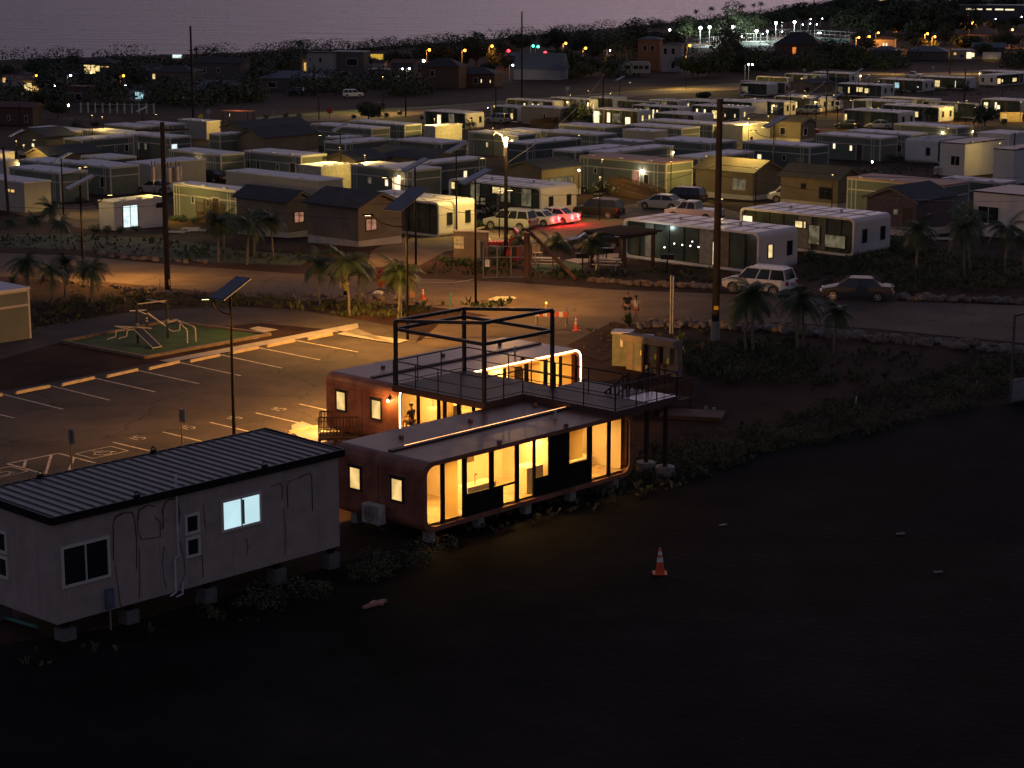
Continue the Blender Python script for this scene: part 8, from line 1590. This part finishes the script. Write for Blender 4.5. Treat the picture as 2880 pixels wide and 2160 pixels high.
for px, lab in [(A8(625, 1122), 'white scrap on the black gravel near the middle'), (A8(1760, 1370), 'long pale scrap on the black gravel at the right'), (A8(1560, 1168), 'small pale scrap on the black gravel'), (A8(425, 768), 'crumpled pale litter below the deck footings'), (A8(1018, 605), 'small pale scrap on the dirt'), (A5(1765, 132), 'crumpled white litter on the turf kerb'), (A3(350, 690), 'white litter behind the gate')]:
    p = U(*px); tag(MB().cbox((p.x, p.y, p.z + .03), .34, .10, .04, rnd.uniform(0, 1)).ball((p.x + .1, p.y, p.z + .05), .06, .05, .04, 6, 4, jit=.3).build('litter', mat('litter_grey', (.25, .24, .23), .8)), lab, 'litter', 'scraps of litter on the ground')
for px, lab in [(A8(534, 525), 'left of two short pale stakes by the timber platform'), (A8(578, 532), 'right of two short pale stakes by the timber platform')]:
    p = U(*px); tag(MB().box(p.x - .08, p.x + .08, p.y, p.y + .1, 0, .3).build('stub_post', m_conc), lab, 'stake')
# metal frame at the right edge of the yard
p = U(*A8(2140, 480)); root = empty('metal_frame', p, R(35), 'dark tubular frame cut by the right edge of the photo', 'frame'); b = MB(); b.path([(0, 0, 0), (0, 0, 4.4), (2.6, 0, 4.6)], .07); b.path([(0, 0, .1), (2.6, 0, .1)], .07); b.path([(1.3, 0, .1), (1.3, 0, 4.5)], .04); b.build('tube_frame', mat('rust_tube', (.10, .07, .08), .6), root); MB().box(.1, 2.5, .02, .04, .2, 1.2).build('mesh_panel', m_galv, root)
# fence posts on the far upper left field
p0, p1_ = U(*R1(700, 790)), U(*R1(1330, 800)); root = empty('field_fence', p0, 0, 'old post fence across the upper left field', 'fence'); b = MB()
for k in range(11):
    q = p0.lerp(p1_, k / 10) - p0; q.z = T(p0.y + q.y) - p0.z; b.box(q.x - .12, q.x + .12, q.y - .12, q.y + .12, q.z - .3, q.z + 2.0)
b.build('fence_posts', m_skirt, root); b = MB(); q = p1_ - p0; b.tube((0, 0, 1.7), (q.x, q.y, q.z + 1.7), .05, n=4); b.build('rail', m_skirt, root)
# chain fence, chairs at the right capsule patio
p = U(*A4(1270, 330)); root = empty('lattice_fence', p, R(-5), 'low white lattice fence at the right dark cottage', 'fence'); b = MB()
for k in range(12): b.tube((k * .3, 0, 0), (k * .3 + .5, 0, .9), .012, n=4); b.tube((k * .3 + .5, 0, 0), (k * .3, 0, .9), .012, n=4)
b.build('lattice', m_skirt, root); MB().box(-.05, 4.2, -.03, .03, .9, .96).build('top_rail', m_skirt, root)

# ================================================================ people (skin modifier over a jointed skeleton)
m_skin = mat('skin', (.42, .22, .13), .6, .08, 4); m_hair = mat('dark_hair', (.03, .018, .012), .6); m_hairb = mat('light_brown_hair', (.20, .11, .05), .6)
def skinned(name, verts, edges, radii, m, parent, sub=1):
    me = bpy.data.meshes.new(name); me.from_pydata(verts, edges, []); me.materials.append(m); o = bpy.data.objects.new(name, me); C.objects.link(o); o.parent = parent
    md = o.modifiers.new('skin', 'SKIN'); md.use_smooth_shade = True; sv = me.skin_vertices[0].data if me.skin_vertices else None
    if sv is None:
        bm = bmesh.new(); bm.from_mesh(me); bm.verts.layers.skin.verify(); bm.to_mesh(me); bm.free(); sv = me.skin_vertices[0].data
    for i, r in enumerate(radii): sv[i].radius = (r, r) if not isinstance(r, tuple) else r; sv[i].use_root = (i == 0)
    if sub: s_ = o.modifiers.new('sub', 'SUBSURF'); s_.levels = sub; s_.render_levels = sub
    return o
def person(px, rz, H, label, shirt, shorts, hair, stride, arms, long=0, w=1.0, sit=0, at=None):
    """rz = facing; local +y is forward; stride>0 = left leg forward; arms = per side list of joint offsets"""
    root = empty('person', at or U(*px), rz, label, 'person', None if sit else 'people walking on the road'); k = H / 1.75; root.scale = (k * w, k * w, k)
    ly, ry = stride, -stride; J = {}
    V = [(0, 0, .95), (0, 0, 1.12), (0, .01, 1.32), (0, .0, 1.46), (0, 0, 1.53), (0, .02, 1.60), (0, .02, 1.70)]; Rr = [(.15, .11), (.13, .09), (.16, .10), (.09, .07), .05, (.075, .09), (.07, .085)]; E = [(0, 1), (1, 2), (2, 3), (3, 4), (4, 5), (5, 6)]
    for sx, fy in ((-1, ly), (1, ry)):
        b0 = len(V); V += [(sx * .10, 0, .90), (sx * .10, fy * .42, .50), (sx * .10, fy * .75 - .05, .10), (sx * .10, fy * .75 - .06, .05), (sx * .11, fy * .75 + .12, .03)] if not sit else [(sx * .10, 0, .90), (sx * .11, .42, .90), (sx * .11, .44, .50), (sx * .11, .44, .47), (sx * .11, .60, .46)]; Rr += [.085, .058, .038, .035, (.035, .025)]; E += [(0, b0), (b0, b0 + 1), (b0 + 1, b0 + 2), (b0 + 2, b0 + 3), (b0 + 3, b0 + 4)]
    hands = []
    for sx, (el, wr) in zip((-1, 1), arms):
        b0 = len(V); V += [(sx * .18, 0, 1.40), el, wr]; Rr += [.052, .038, .026]; E += [(3, b0), (b0, b0 + 1), (b0 + 1, b0 + 2)]; d = (Vector(wr) - Vector(el)).normalized(); palm = Vector(wr) + d * .08; V.append(tuple(palm)); Rr.append((.036, .018)); E.append((b0 + 2, b0 + 3))
        sd = d.cross(Vector((0, 1, 0)) if abs(d.y) < .8 else Vector((1, 0, 0))).normalized(); nn = d.cross(sd)
        for q, l in ((-.028, .065), (-.010, .078), (.010, .074), (.028, .058)):
            i0 = len(V); V += [tuple(palm + sd * q + d * .03), tuple(palm + sd * q + d * (.03 + l * .55) + nn * .008), tuple(palm + sd * q * 1.1 + d * (.03 + l * .95) + nn * .026)]; Rr += [.010, .009, .007]; E += [(b0 + 3, i0), (i0, i0 + 1), (i0 + 1, i0 + 2)]
        i0 = len(V); V += [tuple(palm - d * .03 + sd * .045), tuple(palm + d * .015 + sd * .062 + nn * .015)]; Rr += [.011, .008]; E += [(b0 + 2, i0), (i0, i0 + 1)]
    skinned('body', V, E, Rr, m_skin, root)
    # face and hair
    MB().ball((0, .025, 1.655), .078, .095, .115, 12, 8).ball((0, .125, 1.64), .014, .02, .02, 6, 4).ball((-.082, .02, 1.64), .014, .02, .03, 6, 4).ball((.082, .02, 1.64), .014, .02, .03, 6, 4).build('head', m_skin, root, smooth=True)
    b = MB(); b.ball((-.03, .112, 1.665), .012, .01, .008, 6, 4); b.ball((.03, .112, 1.665), .012, .01, .008, 6, 4); b.box(-.025, .025, .108, .118, 1.592, 1.598); b.build('eyes_and_mouth', m_hair, root)
    b = MB(); b.ball((0, .005, 1.69), .088, .098, .095, 12, 8)
    if long: b.ball((0, -.085, 1.60), .045, .04, .10, 8, 6).path([(0, -.10, 1.58), (0, -.14, 1.45), (0, -.11, 1.33)], .035, 8, 0, .012)
    b.build('hair', hair, root, smooth=True)
    sv = [(0, 0, .98), (0, 0, 1.15), (0, .01, 1.33), (0, 0, 1.43)]; sr = [(.165, .125), (.145, .105), (.175, .115), (.11, .085)]; se = [(0, 1), (1, 2), (2, 3)]
    for sx, (el, wr) in zip((-1, 1), arms): i0 = len(sv); m1 = Vector((sx * .18, 0, 1.40)).lerp(Vector(el), .55); sv += [(sx * .175, 0, 1.40), tuple(m1)]; sr += [.065, .058]; se += [(3, i0), (i0, i0 + 1)]
    skinned('shirt', sv, se, sr, shirt, root)
    sv = [(0, 0, .98)]; sr = [(.162, .122)]; se = []
    for sx, fy in ((-1, ly), (1, ry)): i0 = len(sv); sv += [(sx * .10, 0, .88), (sx * .105, fy * (.27 if not long else .12), .64 if not long else .76) if not sit else (sx * .11, .34, .90)]; sr += [.10, .088]; se += [(0, i0), (i0, i0 + 1)]
    skinned('shorts', sv, se, sr, shorts, root)
    b = MB()
    for sx, fy in ((-1, ly), (1, ry)): b.ball((sx * .105, fy * .75 + .02 if not sit else .52, .045 if not sit else .47), .048, .13, .045, 10, 6)
    b.build('shoes', mw, root, smooth=True); return root
person(A3(1425, 1125), R(8), 1.86, 'man in dark shirt and dark shorts walking away on the road', mat('dark_shirt', (.018, .016, .018), .8), mat('dark_shorts', (.045, .04, .055), .8), m_hairb, .16, [((-.25, -.03, 1.14), (-.24, .14, .94)), ((.25, -.02, 1.14), (.22, .15, .98))], 0, 1.12)
person(A3(1500, 1135), R(5), 1.70, 'woman in white shirt and red shorts with a ponytail, walking beside the man', mat('white_shirt', (.60, .54, .44), .8), mat('red_shorts', (.30, .02, .03), .8), m_hair, -.12, [((-.24, .0, 1.12), (-.10, .20, 1.10)), ((.24, .02, 1.13), (.14, .22, 1.08))], 1, 1.0)
l0 = loc_of(homeB, 1.75, 1.0, .22 - .43); person((0, 0), AZ, 1.75, 'person sitting inside the rear copper home, dark hair at the window', mat('dark_shirt', (.018, .016, .018)), mat('dark_shorts', (.045, .04, .055)), m_hair, 0, [((-.24, .08, 1.14), (-.14, .30, 1.08)), ((.24, .08, 1.14), (.14, .30, 1.08))], 0, 1, 1, l0)
l0 = loc_of(homeB, 1.75, 1.0, .22); root = empty('stool', l0, AZ, 'stool under the person inside the rear copper home', 'stool'); MB().box(-.2, .2, -.2, .2, .34, .38).build('seat', m_wood, root)
for x in (-.16, .16):
    for y in (-.16, .16): MB().box(x - .02, x + .02, y - .02, y + .02, 0, .34).build('leg', m_wood, root)
